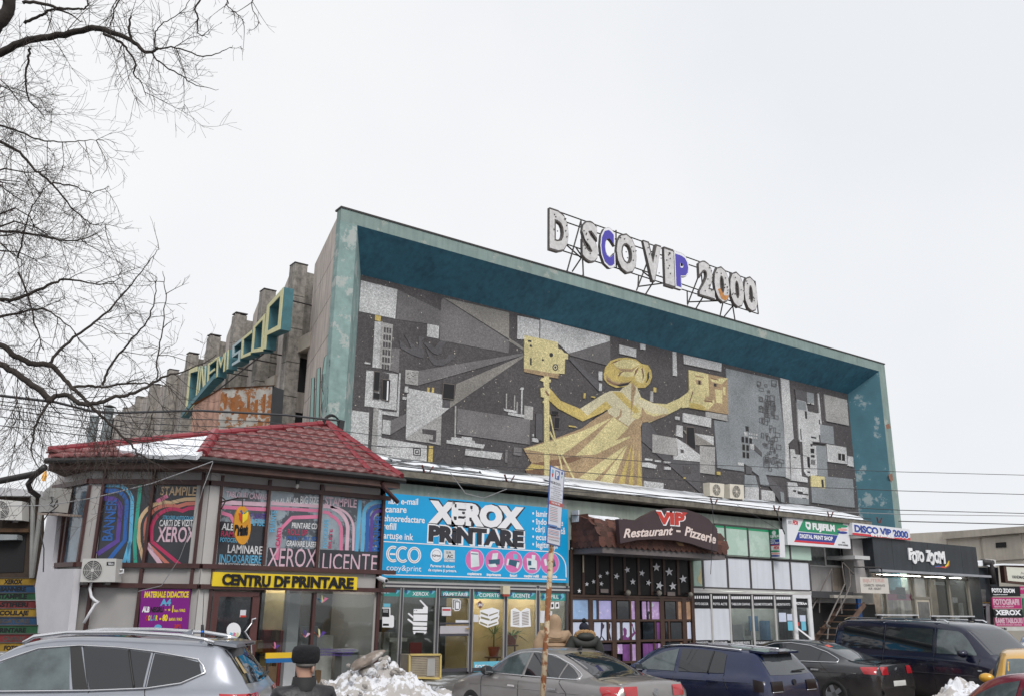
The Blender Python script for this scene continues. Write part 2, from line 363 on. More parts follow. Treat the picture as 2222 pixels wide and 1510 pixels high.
for r in range(6):
    for q in range(3):
        x = 379 + q * 20 - r * 3.0; y = 503 + r * 53 + q * 3; mz('A', 'd', [(x, y), (x + 15, y + 3), (x + 14, y + 42), (x - 1, y + 39)])
mz('A', '3', [(437, 655), (493, 660), (488, 835), (425, 815)])
mz('A', '1', [(490, 595), (540, 640), (562, 662), (578, 655), (552, 600), (524, 555), (585, 620), (615, 655), (632, 640), (630, 568), (655, 570), (684, 582), (652, 604), (660, 650), (674, 690), (664, 726), (640, 722), (580, 700), (500, 655)],
   [(668, 620), (705, 612), (745, 655), (790, 600), (838, 608), (805, 650), (800, 690), (770, 704), (735, 690)], [(684, 655), (720, 700), (760, 738), (830, 730), (850, 698), (910, 705), (850, 760), (800, 782), (745, 778), (712, 740)])
mz('A', 'w', [(252, 815), (480, 842), (470, 1105), (238, 1075)])
mz('A', 'd', [(345, 825), (417, 838), (415, 890), (372, 884), (366, 1030), (345, 1026)])
mz('A', 'w', [(490, 833), (502, 835), (487, 1152), (335, 1128), (337, 1108), (474, 1120)])
mz('A', 'l', [(537, 810), (632, 818), (627, 925), (533, 912)])
for i in range(26):
    x, y = 545 + random.random() * 75, 822 + random.random() * 85; mz('A', 'd', [(x, y), (x + 5, y + 1), (x + 5, y + 6), (x, y + 5)])
mz('A', '3', [(632, 818), (1395, 690), (1395, 706), (627, 925)])
mz('A', '1', [(808, 1025), (862, 1030), (858, 1085), (803, 1080)])
mz('A', 'w', [(560, 945), (808, 992), (800, 1135), (538, 1308), (549, 985), (558, 985)], [(803, 1085), (858, 1088), (800, 1135)])
mz('A', 'l', [(800, 1135), (792, 1360), (695, 1340), (540, 1320), (538, 1310)])
mz('A', 'd', [(657, 1240), (762, 1250), (757, 1338), (705, 1331), (708, 1315), (735, 1320), (738, 1286), (660, 1275)])
mz('A', 'w', [(533, 930), (557, 933), (555, 977), (529, 973)], [(517, 1005), (545, 1010), (543, 1030), (514, 1026)], [(148, 1105), (272, 1122), (263, 1375), (215, 1375), (132, 1340)], [(240, 755), (282, 760), (281, 772), (239, 767)])
mz('A', 'l', [(305, 1088), (341, 1090), (325, 1450), (285, 1440)])
mz('A', 'w', [(341, 1098), (368, 1104), (361, 1305), (692, 1362), (690, 1490), (325, 1450)], [(372, 1172), (430, 1180), (425, 1283), (367, 1275)])
mz('A', '3', [(431, 1180), (540, 1130), (537, 1215), (426, 1283)])
for a, b in ((28, 21), (14, 8)):
    for q in range(4):
        e = ((-a, -a, a, -b), (b, -a, a, a), (-a, b, a, a), (-a, -a, -b, a))[q]
        mz('A', 'k', [(620 + e[0], 1408 + e[1] + e[0] * .1), (620 + e[2], 1408 + e[1] + e[2] * .1), (620 + e[2], 1408 + e[3] + e[2] * .1), (620 + e[0], 1408 + e[3] + e[0] * .1)])
mz('A', 'y', [(708, 1362), (738, 1366), (733, 1490), (700, 1488)])
mz('A', 'w', [(838, 1322), (870, 1322), (872, 1300), (905, 1302), (945, 1308), (948, 1296), (1022, 1302), (1022, 1325), (1042, 1328), (1042, 1345), (1115, 1355), (1103, 1383), (835, 1345)],
   [(975, 1385), (1243, 1417), (1228, 1465), (970, 1432)], [(1255, 1093), (1345, 1108), (1345, 1128), (1255, 1108)], [(1285, 1120), (1400, 1138), (1400, 1158), (1285, 1138)],
   [(1380, 938), (1397, 940), (1397, 955), (1390, 955), (1386, 1140), (1378, 1138), (1380, 955), (1370, 953)], [(1353, 422), (1503, 455), (1503, 600), (1350, 590)])
mz('A', 'l', [(897, 1072), (908, 1074), (903, 1302), (892, 1300)], [(1403, 1070), (1466, 1080), (1462, 1175), (1400, 1168)], [(1268, 983), (1276, 984), (1275, 1095), (1267, 1094)], [(1328, 995), (1336, 996), (1333, 1110), (1326, 1108)], [(1345, 1042), (1355, 1043), (1352, 1128), (1344, 1127)])
mz('A', '3', [(915, 1092), (1443, 1172), (1440, 1355), (910, 1278)], [(1325, 1372), (1383, 1380), (1380, 1437), (1323, 1430)], [(1263, 1392), (1280, 1394), (1277, 1488), (1260, 1484)])
mz('B', 'w', [(80, 155), (243, 190), (240, 330), (78, 330)], [(250, 180), (768, 310), (767, 345), (460, 435), (380, 360), (248, 325)])
mz('B', '2', [(460, 437), (770, 345), (770, 530), (457, 444)])
mz('B', '1', [(470, 455), (735, 690), (690, 722), (462, 478)], [(1060, 945), (1005, 952), (1000, 1080), (1440, 1470), (1440, 1245), (1240, 1225)])
mz('B', 'Y', [(130, 300), (380, 352), (382, 398), (407, 404), (428, 430), (456, 437), (455, 478), (434, 475), (430, 585), (385, 582), (380, 608), (128, 555)])
mz('B', 'n', [(128, 545), (400, 590), (383, 600), (383, 620), (305, 607), (128, 570)])
for x, y, r in ((330, 445, 15), (268, 483, 8), (361, 537, 23)): mz('B', 'k', [(x + r * math.cos(a / 5 * math.pi), y + r * 1.1 * math.sin(a / 5 * math.pi)) for a in range(10)])
mz('B', 'c', [(361 + 15 * math.cos(a / 5 * math.pi), 537 + 17 * math.sin(a / 5 * math.pi)) for a in range(10)])
mz('B', 'k', [(361 + 8 * math.cos(a / 5 * math.pi), 537 + 9 * math.sin(a / 5 * math.pi)) for a in range(10)], [(157, 335), (183, 340), (183, 355), (157, 350)], [(170, 370), (186, 373), (186, 390), (170, 387)], [(172, 467), (184, 470), (184, 522), (172, 519)])
# the figure: skirt, bodice, arms, hair
mz('B', 'n', [(778, 828), (640, 930), (560, 990), (350, 1070), (122, 1140), (185, 1250), (138, 1300), (155, 1340), (500, 1395), (1010, 1435), (997, 980), (1010, 945), (1005, 880), (905, 880)])
mz('B', 'Y', [(785, 908), (560, 1010), (330, 1085), (125, 1145), (260, 1167), (415, 1185), (600, 1050)], [(792, 905), (905, 985), (810, 1080), (915, 1048), (915, 1062), (660, 1185), (510, 1192), (650, 1062)],
   [(893, 1112), (700, 1240), (500, 1385), (630, 1398), (800, 1230)], [(898, 1118), (680, 1400), (780, 1408)])
mz('B', 'y', [(935, 1092), (830, 1410), (872, 1414)], [(945, 1090), (905, 1418), (942, 1422)], [(985, 1140), (968, 1426), (1008, 1430)], [(185, 1255), (275, 1270), (275, 1290), (140, 1302)])
mz('B', 'o', [(138, 1303), (275, 1291), (275, 1345), (155, 1338)], [(185, 1252), (500, 1200), (560, 1215), (400, 1270), (280, 1268)])
mz('B', 'c', [(845, 712), (925, 625), (955, 650), (1000, 760), (1060, 790), (1005, 830), (990, 900), (940, 935), (905, 975), (760, 880), (700, 748), (770, 712)])
mz('B', 'y', [(785, 716), (855, 722), (990, 860), (988, 882), (955, 884)])
mz('B', 'n', [(928, 640), (962, 690), (945, 770), (930, 860), (920, 950)], [(845, 845), (858, 862), (852, 900), (828, 922), (802, 915), (838, 895)])
mz('B', 'Y', [(925, 890), (985, 870), (998, 900), (975, 922), (940, 915)])
mz('B', 'y', [(318, 690), (400, 785), (545, 845), (700, 748), (782, 832), (745, 858), (565, 938), (520, 915), (380, 842), (298, 765)])
mz('B', 'c', [(545, 845), (700, 748), (740, 785), (600, 895)])
mz('B', 'Y', [(985, 755), (1090, 803), (1190, 810), (1290, 765), (1345, 725), (1380, 695), (1388, 710), (1362, 785), (1275, 850), (1170, 902), (1060, 948), (1005, 900), (960, 820)])
mz('B', 'c', [(948, 765), (1060, 792), (1190, 842), (1205, 880), (1080, 880), (990, 830)])
mz('B', 'n', [(1200, 880), (1100, 902), (1040, 882), (1005, 830), (1000, 900), (1010, 948), (1080, 938), (1180, 900)])
mz('B', 'c', [(700, 750), (735, 725), (790, 745), (770, 780)])
mz('B', 'y', [(722, 590), (735, 535), (770, 490), (830, 468), (900, 464), (960, 478), (1005, 512), (1050, 520), (1075, 560), (1082, 605), (1065, 655), (1030, 688), (975, 690), (930, 650), (880, 680), (810, 688), (755, 660), (725, 625)])
mz('B', 'Y', [(795, 505), (860, 478), (940, 480), (995, 512), (930, 545), (860, 545), (808, 530)], [(820, 590), (860, 560), (935, 560), (990, 520), (950, 600), (890, 610)], [(950, 590), (1000, 535), (1030, 560), (1035, 620), (1010, 655), (960, 640)])
mz('B', 'n', [(728, 560), (745, 600), (790, 640), (850, 650), (905, 645), (930, 632), (880, 668), (810, 675), (750, 650)], [(800, 520), (840, 545), (930, 550), (985, 520), (930, 572), (850, 566)])
mz('B', 'k', [(780, 655), (840, 660), (905, 650), (930, 632), (900, 668), (840, 680)], [(1046, 585), (1056, 565), (1060, 612), (1042, 648), (1034, 652), (1046, 622)])
mz('B', 'o', [(735, 610), (742, 622), (800, 655), (860, 662), (800, 668), (745, 640)], [(826, 600), (840, 575), (890, 558), (850, 580), (836, 606)], [(955, 560), (985, 530), (965, 580), (948, 600)], [(1000, 545), (1012, 540), (1022, 600), (1008, 640), (1012, 595)], [(770, 515), (800, 492), (860, 476), (810, 500)])
mz('B', 'k', [(640, 925), (660, 905), (742, 852), (755, 855), (720, 880)])
mz('B', 'Y', [(278, 600), (315, 606), (318, 1360), (278, 1355)], [(262, 612), (328, 628), (326, 648), (305, 650), (300, 682), (275, 675), (275, 645), (250, 635)], [(250, 690), (300, 685), (320, 690), (318, 740), (290, 765), (255, 755)], [(270, 785), (312, 795), (312, 812), (270, 802)])
mz('B', 'o', [(290, 705), (318, 745), (305, 752), (285, 720)])
mz('B', 'Y', [(315, 888), (324, 890), (418, 1300), (406, 1300)], [(315, 1020), (325, 1012), (515, 1378), (500, 1380)])
mz('B', 'w', [(685, 565), (712, 570), (710, 637), (684, 632)], [(688, 655), (708, 658), (706, 713), (686, 710)], [(838, 370), (965, 402), (962, 463), (838, 435)], [(993, 362), (1033, 370), (1032, 408), (995, 402)], [(1235, 420), (1262, 425), (1268, 602), (1238, 597)])
mz('B', 'y', [(1093, 685), (1113, 688), (1112, 722), (1092, 720)], [(573, 727), (587, 729), (585, 768), (571, 766)], [(630, 750), (660, 755), (658, 765), (630, 760)], [(463, 967), (515, 975), (515, 985), (463, 977)])
mz('B', 'l', [(1070, 712), (1090, 716), (1090, 795), (1068, 790)], [(1083, 1033), (1262, 1065), (1270, 1195), (1085, 1170)])
mz('B', 'w', [(1265, 965), (1310, 972), (1310, 1060), (1262, 1045)], [(1262, 1062), (1340, 1110), (1440, 1190), (1438, 1240), (1240, 1222), (1242, 1195), (1275, 1195)], [(1400, 1027), (1540, 1050), (1540, 1115), (1400, 1115)], [(1255, 900), (1288, 905), (1288, 930), (1255, 925)], [(1312, 875), (1523, 915), (1520, 980), (1310, 943)],
   [(1020, 1380), (1168, 1398), (1165, 1450), (1020, 1432)], [(1010, 1245), (1060, 1245), (1118, 1265), (1108, 1290), (1005, 1275)], [(1030, 1213), (1085, 1218), (1083, 1232), (1030, 1227)], [(1103, 1225), (1148, 1230), (1146, 1243), (1103, 1238)], [(1172, 1235), (1220, 1240), (1218, 1255), (1170, 1250)], [(1175, 1275), (1222, 1280), (1220, 1300), (1173, 1296)],
   [(190, 1060), (237, 1065), (235, 1095), (190, 1090)], [(192, 1032), (202, 1032), (202, 1050), (192, 1050)])
mz('B', 't', [(1310, 1000), (1400, 1030), (1540, 1116), (1400, 1115)])
mz('B', 'l', [(1438, 1120), (1550, 1130), (1550, 1335), (1438, 1320)])
mz('B', '1', [(218, 880), (265, 885), (262, 1080), (235, 1080), (215, 1050)])
mz('B', 'd', [(1315, 1270), (1373, 1278), (1370, 1328), (1312, 1322)], [(1293, 1145), (1317, 1150), (1317, 1175), (1293, 1172)])
mz('B', 'y', [(1318, 1352), (1332, 1354), (1331, 1366), (1317, 1365)])
mz('C', 'b', [(358, 220), (785, 318), (848, 870), (862, 1110), (690, 1092), (650, 1082), (575, 1035), (505, 1000), (510, 1065), (290, 1035), (263, 645), (380, 662)])
mz('C', 'w', [(12, 110), (325, 180), (322, 248), (18, 185)], [(8, 588), (237, 628), (238, 705), (10, 660)])
mz('C', 'l', [(195, 575), (372, 602), (375, 655), (195, 617)])
mz('C', 'n', [(55, 233), (375, 302), (380, 598), (65, 545)])
mz('C', 'Y', [(55, 233), (193, 262), (196, 430), (182, 480), (215, 500), (262, 478), (266, 505), (215, 560), (64, 545)], [(190, 262), (214, 268), (222, 450), (200, 450)], [(270, 390), (330, 400), (330, 510), (280, 500)], [(335, 370), (356, 375), (356, 440), (338, 436)], [(230, 310), (350, 300), (375, 304), (345, 330), (325, 350), (245, 330)])
mz('C', 'y', [(64, 500), (150, 515), (190, 540), (185, 565), (66, 545)])
mz('C', 'n', [(110, 310), (160, 318), (168, 355), (120, 352)], [(100, 275), (180, 290), (180, 300), (110, 290)])
mz('C', 'k', [(133, 320), (152, 324), (152, 356), (133, 352)], [(260, 342), (282, 346), (282, 372), (260, 368)])
mz('C', 'o', [(90, 395), (92, 420), (60, 510), (50, 520), (70, 460)], [(180, 482), (250, 490), (250, 500), (182, 492)], [(240, 300), (300, 312), (298, 320), (240, 308)])
mz('C', 'Y', [(0, 505), (45, 440), (62, 390), (62, 540), (0, 545)])
mz('C', 'w', [(808, 300), (877, 318), (915, 795), (872, 838), (890, 1130), (852, 1115), (845, 870)])
mz('C', '1', [(925, 390), (1025, 415), (1022, 500), (935, 475)])
mz('C', 'w', [(940, 475), (1015, 495), (1032, 572), (1108, 590), (1125, 585), (1110, 425), (1122, 427), (1145, 678), (1130, 680), (1140, 825), (1075, 820), (1062, 850), (1098, 855), (1110, 1095), (1025, 1105), (992, 1050), (965, 815), (958, 800)])
mz('C', 'b', [(940, 478), (1014, 497), (1020, 568), (945, 555)], [(1022, 415), (1080, 425), (1082, 512), (1027, 503)], [(1130, 680), (1238, 695), (1250, 845), (1135, 825)], [(1098, 850), (1180, 860), (1195, 1112), (1112, 1097)], [(1175, 1105), (1400, 1128), (1415, 1362), (1068, 1320), (1060, 1195)])
mz('C', 'l', [(1163, 432), (1352, 480), (1368, 690), (1183, 652)])
mz('C', 'w', [(1185, 840), (1345, 868), (1355, 1005), (1195, 985)], [(1357, 938), (1402, 945), (1408, 1028), (1360, 1018)], [(1082, 510), (1082, 518), (1028, 508), (1028, 500)])
mz('C', 'd', [(868, 838), (952, 850), (955, 925), (922, 922), (920, 882), (888, 878)], [(960, 820), (985, 822), (1000, 1090), (1028, 1100), (1030, 1118), (980, 1108)], [(1065, 818), (1180, 832), (1180, 842), (1070, 828)])
mz('C', 'w', [(888, 880), (922, 884), (930, 925), (968, 928), (982, 1105), (1028, 1118), (1030, 1155), (895, 1138)], [(865, 1150), (940, 1158), (950, 1185), (1035, 1200), (1038, 1292), (875, 1272)], [(518, 1190), (628, 1195), (630, 1300), (518, 1290)], [(650, 1213), (760, 1228), (763, 1310), (655, 1300)], [(455, 990), (505, 995), (507, 1018), (458, 1012)], [(508, 738), (535, 742), (538, 775), (512, 770)], [(555, 838), (592, 842), (592, 890), (565, 880)])
mz('C', 'Y', [(1057, 1095), (1167, 1108), (1175, 1205), (1060, 1192)])
mz('C', 'k', [(1140, 1130), (1158, 1132), (1163, 1198), (1145, 1195)], [(910, 1215), (935, 1218), (935, 1235), (912, 1232)], [(945, 1225), (990, 1232), (990, 1245), (1035, 1250), (1035, 1262), (948, 1250)], [(985, 1280), (1022, 1284), (1022, 1300), (987, 1296)], [(912, 946), (936, 948), (936, 956), (914, 954)], [(1058, 778), (1100, 785), (1100, 797), (1058, 790)], [(1005, 570), (1022, 573), (1025, 635), (1010, 630)], [(968, 715), (975, 716), (982, 805), (974, 804)], [(520, 693), (545, 697), (548, 738), (524, 734)], [(1122, 640), (1130, 641), (1133, 680), (1124, 678)], [(1122, 765), (1132, 767), (1135, 825), (1128, 823)], [(1052, 838), (1068, 840), (1068, 860), (1055, 858)], [(1028, 1062), (1050, 1065), (1050, 1078), (1028, 1075)], [(1050, 505), (1060, 506), (1060, 515), (1050, 514)])
mz('C', 'b', [(875, 1272), (1040, 1292), (1040, 1340), (880, 1325)], [(515, 1090), (600, 1100), (627, 1195), (512, 1187)], [(575, 1035), (690, 1095), (720, 1185), (645, 1177), (630, 1100), (570, 1055)], [(805, 1230), (835, 1232), (840, 1320), (812, 1315)])
mz('C', '1', [(690, 1100), (720, 1115), (830, 1220), (840, 1240), (805, 1230), (800, 1310), (720, 1190)], [(520, 1010), (575, 1035), (570, 1085), (525, 1085)], [(592, 842), (655, 910), (655, 945), (592, 890)])
mz('C', 'w', *[R4(548 + q * 19, 747 + r * 27 + q * 3, 560 + q * 19, 763 + r * 27 + q * 3) for r in range(2) for q in range(4)])
mz('C', 'y', [(288, 1065), (315, 1068), (315, 1095), (288, 1090)])
mz('C', 'k', *[R4(980, 930 + 0, 1020, 932) for _ in range(1)])
def ring(c, k, x0, y0, x1, y1, t=3.5):
    ox, oy, s = CR[c]; B = MB()
    _lay[0] += 1; off = 0.012 + _lay[0] * 0.0002
    def P(x, y): return PMZ.at(ox + x / s, oy + (y + (x - x0) * 0.2) / s, off)
    o = [P(x0, y0), P(x1, y0), P(x1, y1), P(x0, y1)]; i = [P(x0 + t, y0 + t), P(x1 - t, y0 + t), P(x1 - t, y1 - t), P(x0 + t, y1 - t)]
    for q in range(4): B.add([o[q], o[(q + 1) % 4], i[(q + 1) % 4], i[q]], [(0, 1, 2, 3)])
    B.build('mosaic_line', MZ[k], mw)
rc = random.Random(3)
for i in range(62):
    y = 310 + rc.random() * 740; w_ = 14 + rc.random() * 30; h_ = 14 + rc.random() * 36
    x = 605 + (y - 310) * 0.09 + rc.random() * 130
    ring('C', '1', x, y, x + w_, y + h_)
for cx, cy, n in ((718, 545, 5), (690, 850, 2), (694, 985, 3), (1075, 985, 3), (712, 408, 2)):
    for q in range(n):
        a = 8 + q * 9 if cx != 1075 and cx != 712 else 4 + q * 6
        hh = a * (1.6 if cx in (718, 694) else 1.2); ring('C', '1', cx - a, cy - hh, cx + a, cy + hh, 3)
# windows cut into the mosaic
WINS = [('A', [(312, 825), (350, 828), (342, 965), (305, 960)]), ('A', [(305, 975), (350, 985), (345, 1025), (303, 1018)]), ('A', [(372, 882), (425, 887), (418, 1035), (367, 1025)]), ('A', [(815, 910), (893, 920), (888, 1025), (808, 1015)]),
        ('B', [(330, 860), (385, 865), (383, 888), (330, 884)]), ('B', [(355, 908), (393, 912), (388, 992), (352, 987)]), ('B', [(1340, 982), (1393, 985), (1405, 1150), (1370, 1130), (1340, 1105)]),
        ('C', [(1053, 877), (1082, 880), (1083, 915), (1055, 912)]), ('C', [(1057, 930), (1085, 932), (1085, 952), (1057, 948)]), ('C', [(1025, 945), (1045, 948), (1050, 1035), (1030, 1028)]), ('C', [(1280, 918), (1303, 920), (1303, 972), (1281, 970)]), ('C', [(1310, 922), (1335, 925), (1335, 978), (1312, 975)])]
for x, y in ((488, 779), (520, 784), (552, 790), (495, 843), (527, 848), (497, 905), (529, 910)): WINS.append(('C', [(x, y), (x + 20, y + 3), (x + 21, y + 48), (x + 1, y + 45)]))
REV = M('window reveal plaster', (0.16, 0.14, 0.125), 0.9, 0.2)
for c, p in WINS:
    ox, oy, s = CR[c]; pts = [(ox + x / s, oy + y / s) for x, y in p]
    off = 0.06
    f = [PMZ.at(x, y, off) for x, y in pts]; cx_ = sum(f, V()) / len(f)
    w_ = slab('window', pts, PMZ, 0.0, off - 0.002, VOID, cin)
    B = MB(); n = len(f)
    for i in range(n):
        a, b = f[i], f[(i + 1) % n]; B.prism([a, b, b + (cx_ - b) * -0.07, a + (cx_ - a) * -0.07], (0, 0.08, 0))
    B.build('window_frame', REV, w_)
slab('window_bar', [(840.5, 826), (843.5, 826), (842, 868), (839, 868)], PMZ, 0.05, 0.075, PRINTW, cin)
# ---------------------------------------------------------------- saw-tooth flank
FY = [29.39, 32.87, 36.59, 40.58, 44.45, 48.57, 52.9, 56.8, 60.9]
def fx(y): return 11.40 + 0.047 * (y - 29.39)
side = MB().box((12.9, YM + 0.3, 0), (13.2, 64, TOP - 0.3)).build('flank_wall', CONC, cin)
def panels(a, b, ztop, mat, thick, course, z0=4.0, jit=0.0):
    """a wall strip from plan point a to b made of separate cast panels with open joints"""
    a = V((*a, 0)); b = V((*b, 0)); d = (b - a).normalized(); nrm = V((0, 0, 1)).cross(d).normalized()
    if nrm.x > 0 and abs(nrm.x) > 0.3 or (abs(nrm.x) <= 0.3 and nrm.y > 0): nrm = -nrm
    z = ztop
    while z > z0:
        zz = max(z - course, z0); o = nrm * random.uniform(-jit, jit)
        f = [a + o + d * 0.012 + V((0, 0, zz + 0.012)), b + o - d * 0.012 + V((0, 0, zz + 0.012)), b + o - d * 0.012 + V((0, 0, z - 0.012)), a + o + d * 0.012 + V((0, 0, z - 0.012))]
        MB().prism(f, -nrm * thick).build('concrete_panel', mat, side)
        z = zz
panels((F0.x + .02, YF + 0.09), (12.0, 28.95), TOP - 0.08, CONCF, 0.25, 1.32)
HOOD = M('pale concrete hood', (0.43, 0.39, 0.33), 0.85, 0.15, 2, 0.2)
for i, y in enumerate(FY):
    x = fx(y); nx = FY[i + 1] if i + 1 < len(FY) else 64.5
    c = 1.25 if i < 5 else 3.0
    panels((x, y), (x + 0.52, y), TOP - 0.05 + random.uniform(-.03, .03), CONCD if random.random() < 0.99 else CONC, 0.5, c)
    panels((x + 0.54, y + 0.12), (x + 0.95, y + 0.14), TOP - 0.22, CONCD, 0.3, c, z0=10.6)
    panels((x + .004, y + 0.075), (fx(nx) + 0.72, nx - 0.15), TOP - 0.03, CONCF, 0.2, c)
    MB().box((x, y - 0.01, TOP - 0.02), (x + 0.53, y + 0.5, TOP + .02)).build('fin_cap', DARKIRON, side)
    # deep slot beside the fin, with a cast hood above it
    MB().box((x + 0.42, y + 0.16, 4), (x + 0.95, y + 0.3, 10.7)).build('slot_window', VOID, side)
    for zz in (5.2, 7.0, 8.6):
        MB().box((x + 0.44, y + 0.1, zz), (x + 0.92, y + 0.2, zz + 0.75)).build('spandrel_panel', CONC, side)
    hz = 10.75 if i == 0 else 9.9
    MB().prism([(x + 0.40, y - 0.95, hz), (x + 1.0, y - 0.95, hz + 0.05), (x + 1.0, y + 0.1, hz + 0.05), (x + 0.40, y + 0.1, hz)], (0, 0, 0.55)).build('window_hood', HOOD, side)
# graffiti on the first concrete bay
pg = Pl((F0.x, YF, 0), (-(28.95 - YF), 12.0 - F0.x, 0)).sh(0.012)
GRA = M('mint spray paint', (0.30, 0.52, 0.46), 0.6, 0.12, 3); GRB = M('black spray paint', (0.03, 0.03, 0.03), 0.6)
for pp in ([(672, 918), (676, 820), (682, 818), (680, 915)], [(684, 912), (688, 800), (695, 796), (692, 908)], [(696, 905), (700, 812), (706, 810), (704, 900)], [(697, 838), (699, 812), (704, 775), (713, 765), (716, 790), (709, 800), (707, 820), (712, 845), (709, 890), (700, 902), (698, 880), (704, 860)]):
    g_ = slab('graffiti', pp, pg, -0.004, 0.004, GRA, side)
    stroke('graffiti', pp + [pp[0]], 1.3, pg, 0.006, GRB, side)
# ================================================================ roof sign
RS = thing('roof_sign', 'rooftop letter sign with rusty white and two violet letters on an iron lattice', 'sign', (PY(24.6).at(1400, 640).x, 24.6, TOP))
pr = PY(24.6)
D_ = lambda x, y: (1160 + x / 4.273, 430 + y / 4.273)
LM = M('letter face enamel', (0.60, 0.58, 0.58), 0.5, 0.22, 5, 0, c2=(0.22, 0.13, 0.09), c2t=0.70, c2s=5); LR = M('letter rim steel', (0.085, 0.075, 0.072), 0.6, 0.3, 4)
LV = M('violet letter enamel', (0.07, 0.055, 0.40), 0.4, 0.08); LRU = M('rust streaked enamel', (0.50, 0.22, 0.06), 0.7, 0.3, 6)
def yb(x): return 445 + 0.31 * (x - 150)
def yt(x): return 97 + 0.347 * (x - 133)
for ch, x0, x1 in (('D', 140, 318), ('S', 445, 592), ('C', 612, 750), ('O', 765, 952), ('V', 1018, 1186), ('I', 1213, 1300), ('P', 1306, 1442), ('2', 1532, 1672), ('0', 1676, 1815), ('0', 1823, 1950), ('0', 1955, 2076)):
    h = (yb(x0) - yt(x0)) / 4.273
    bl, br = D_(x0, yb(x0)), D_(x1, yb(x1))
    body = text(ch, bl, br, h, pr, 0.0, LR, RS, bold=0.075 if ch != 'I' else 0.09, depth=0.15, name='letter')
    v = ch in 'CP'
    text(ch, bl, br, h, pr, 0.006, LM if not v else PRINTW, body, bold=0.04 if not v else 0.07, name='letter_face')
    if v: text(ch, (bl[0] + 2.2, bl[1] - 2), (br[0] - 2.2, br[1] - 3), h - 6, pr, 0.014, LV, body, bold=0.05, name='letter_face')
    if ch in 'DSOVI20':
        xm = (x0 + x1) / 2
        for q in range(7):
            xx = x0 + 14 + (x1 - x0 - 28) * random.random(); yy = yt(xx) + 30 + random.random() * (yb(xx) - yt(xx) - 60)
    if x0 == 1676:
        slab('rust_stain', [D_(1700, 845), D_(1722, 838), D_(1760, 905), D_(1800, 905), D_(1790, 940), D_(1765, 953), D_(1730, 930)], pr, 0.008, 0.012, LRU, body)
B = MB(); Dw = lambda x, y, o=-0.3: pr.at(*D_(x, y), o)
for a, b in (((133, 97), (2045, 775)), ((150, 455), (2075, 1076)), ((300, 228), (1535, 655)), ((300, 430), (1900, 985))): B.tube([Dw(*a), Dw(*b)], 0.028, 5)
for x0, y0, x1, y1 in ((430, 200, 452, 712), (430, 210, 303, 672), (435, 555, 350, 682), (300, 440, 435, 560), (1060, 555, 945, 858), (965, 720, 958, 830), (960, 822, 1200, 790), (1000, 680, 1110, 765), (1110, 765, 1035, 885), (1530, 700, 1418, 990), (1415, 860, 1418, 985), (1430, 965, 1700, 955), (1570, 905, 1500, 1020), (1750, 955, 1722, 1085), (1835, 985, 1858, 1130), (1840, 1000, 1760, 1098), (1540, 598, 1560, 880), (1810, 690, 1840, 990), (133, 97, 148, 452), (2045, 775, 2075, 1076), (1205, 470, 1212, 560), (755, 300, 758, 650), (385, 462, 440, 545)):
    B.tube([Dw(x0, y0), Dw(x1, y1)], 0.032, 5)
for x, y in ((452, 712), (303, 672), (958, 870), (1035, 885), (1418, 1000), (1500, 1020), (1722, 1090), (1858, 1130)):
    p = Dw(x, y); B.tube([p, V((p.x, p.y - 0.1, TOP - 0.02))], 0.035, 5); B.tube([p, V((p.x, p.y + 1.2, TOP - 0.02))], 0.03, 5)
B.build('sign_lattice', DARKIRON, RS)
B = MB()
for x0, x1 in ((150, 318), (445, 592), (765, 952), (1018, 1186), (1213, 1300), (1532, 1672), (1676, 1815), (1823, 1950), (1955, 2076)):
    for q in range(9):
        xx = x0 + 10 + (x1 - x0 - 20) * random.random(); yy = yt(xx) + 25 + random.random() * (yb(xx) - yt(xx) - 50)
        p = pr.at(*D_(xx, yy), 0.012); B.box(p + V((-.02, -.03, -.02)), p + V((.02, 0, .02)))
B.build('lamp_sockets', LR, RS)
# ================================================================ flank letter sign
PSX = Pl((fx(33) - 0.75, 33, 0), (-1, 0.047, 0))
CS = thing('flank_sign', 'row of cream edged teal letters fixed along the cinema flank', 'sign', (fx(33) - 0.75, 33, 8))
E_ = lambda p: (380 + p[0] / 4.44, 620 + p[1] / 4.44)
CRM = M('cream letter face', (0.60, 0.57, 0.30), 0.55, 0.1, 4); LT = M('teal letter side', (0.055, 0.17, 0.20), 0.6, 0.2, 4, c2=(0.2, 0.1, 0.05), c2t=0.7, c2s=4); PALE = M('pale blue letter face', (0.36, 0.46, 0.48), 0.55, 0.1)
BLK = {'C': [(0, 0, .2, 1), (.2, .87, 1, 1), (.2, 0, 1, .13)], 'I': [(0.3, 0, .72, 1)], 'N': [(0, 0, .18, 1), (.82, 0, 1, 1), 'n'], 'E': [(0, 0, .2, 1), (.2, .88, 1, 1), (.2, .44, .85, .55), (.2, 0, 1, .12)], 'M': [(0, 0, .16, 1), (.84, 0, 1, 1), 'm'],
       'S': [(0, .87, 1, 1), (0, .5, .22, .87), (0, .42, 1, .53), (.78, .13, 1, .42), (0, 0, 1, .13)], 'O': [(0, 0, .18, 1), (.82, 0, 1, 1), (.18, .89, .82, 1), (.18, 0, .82, .11)], 'P': [(0, 0, .17, 1), (.17, .90, 1, 1), (.83, .38, 1, .90), (.17, .29, 1, .38)]}
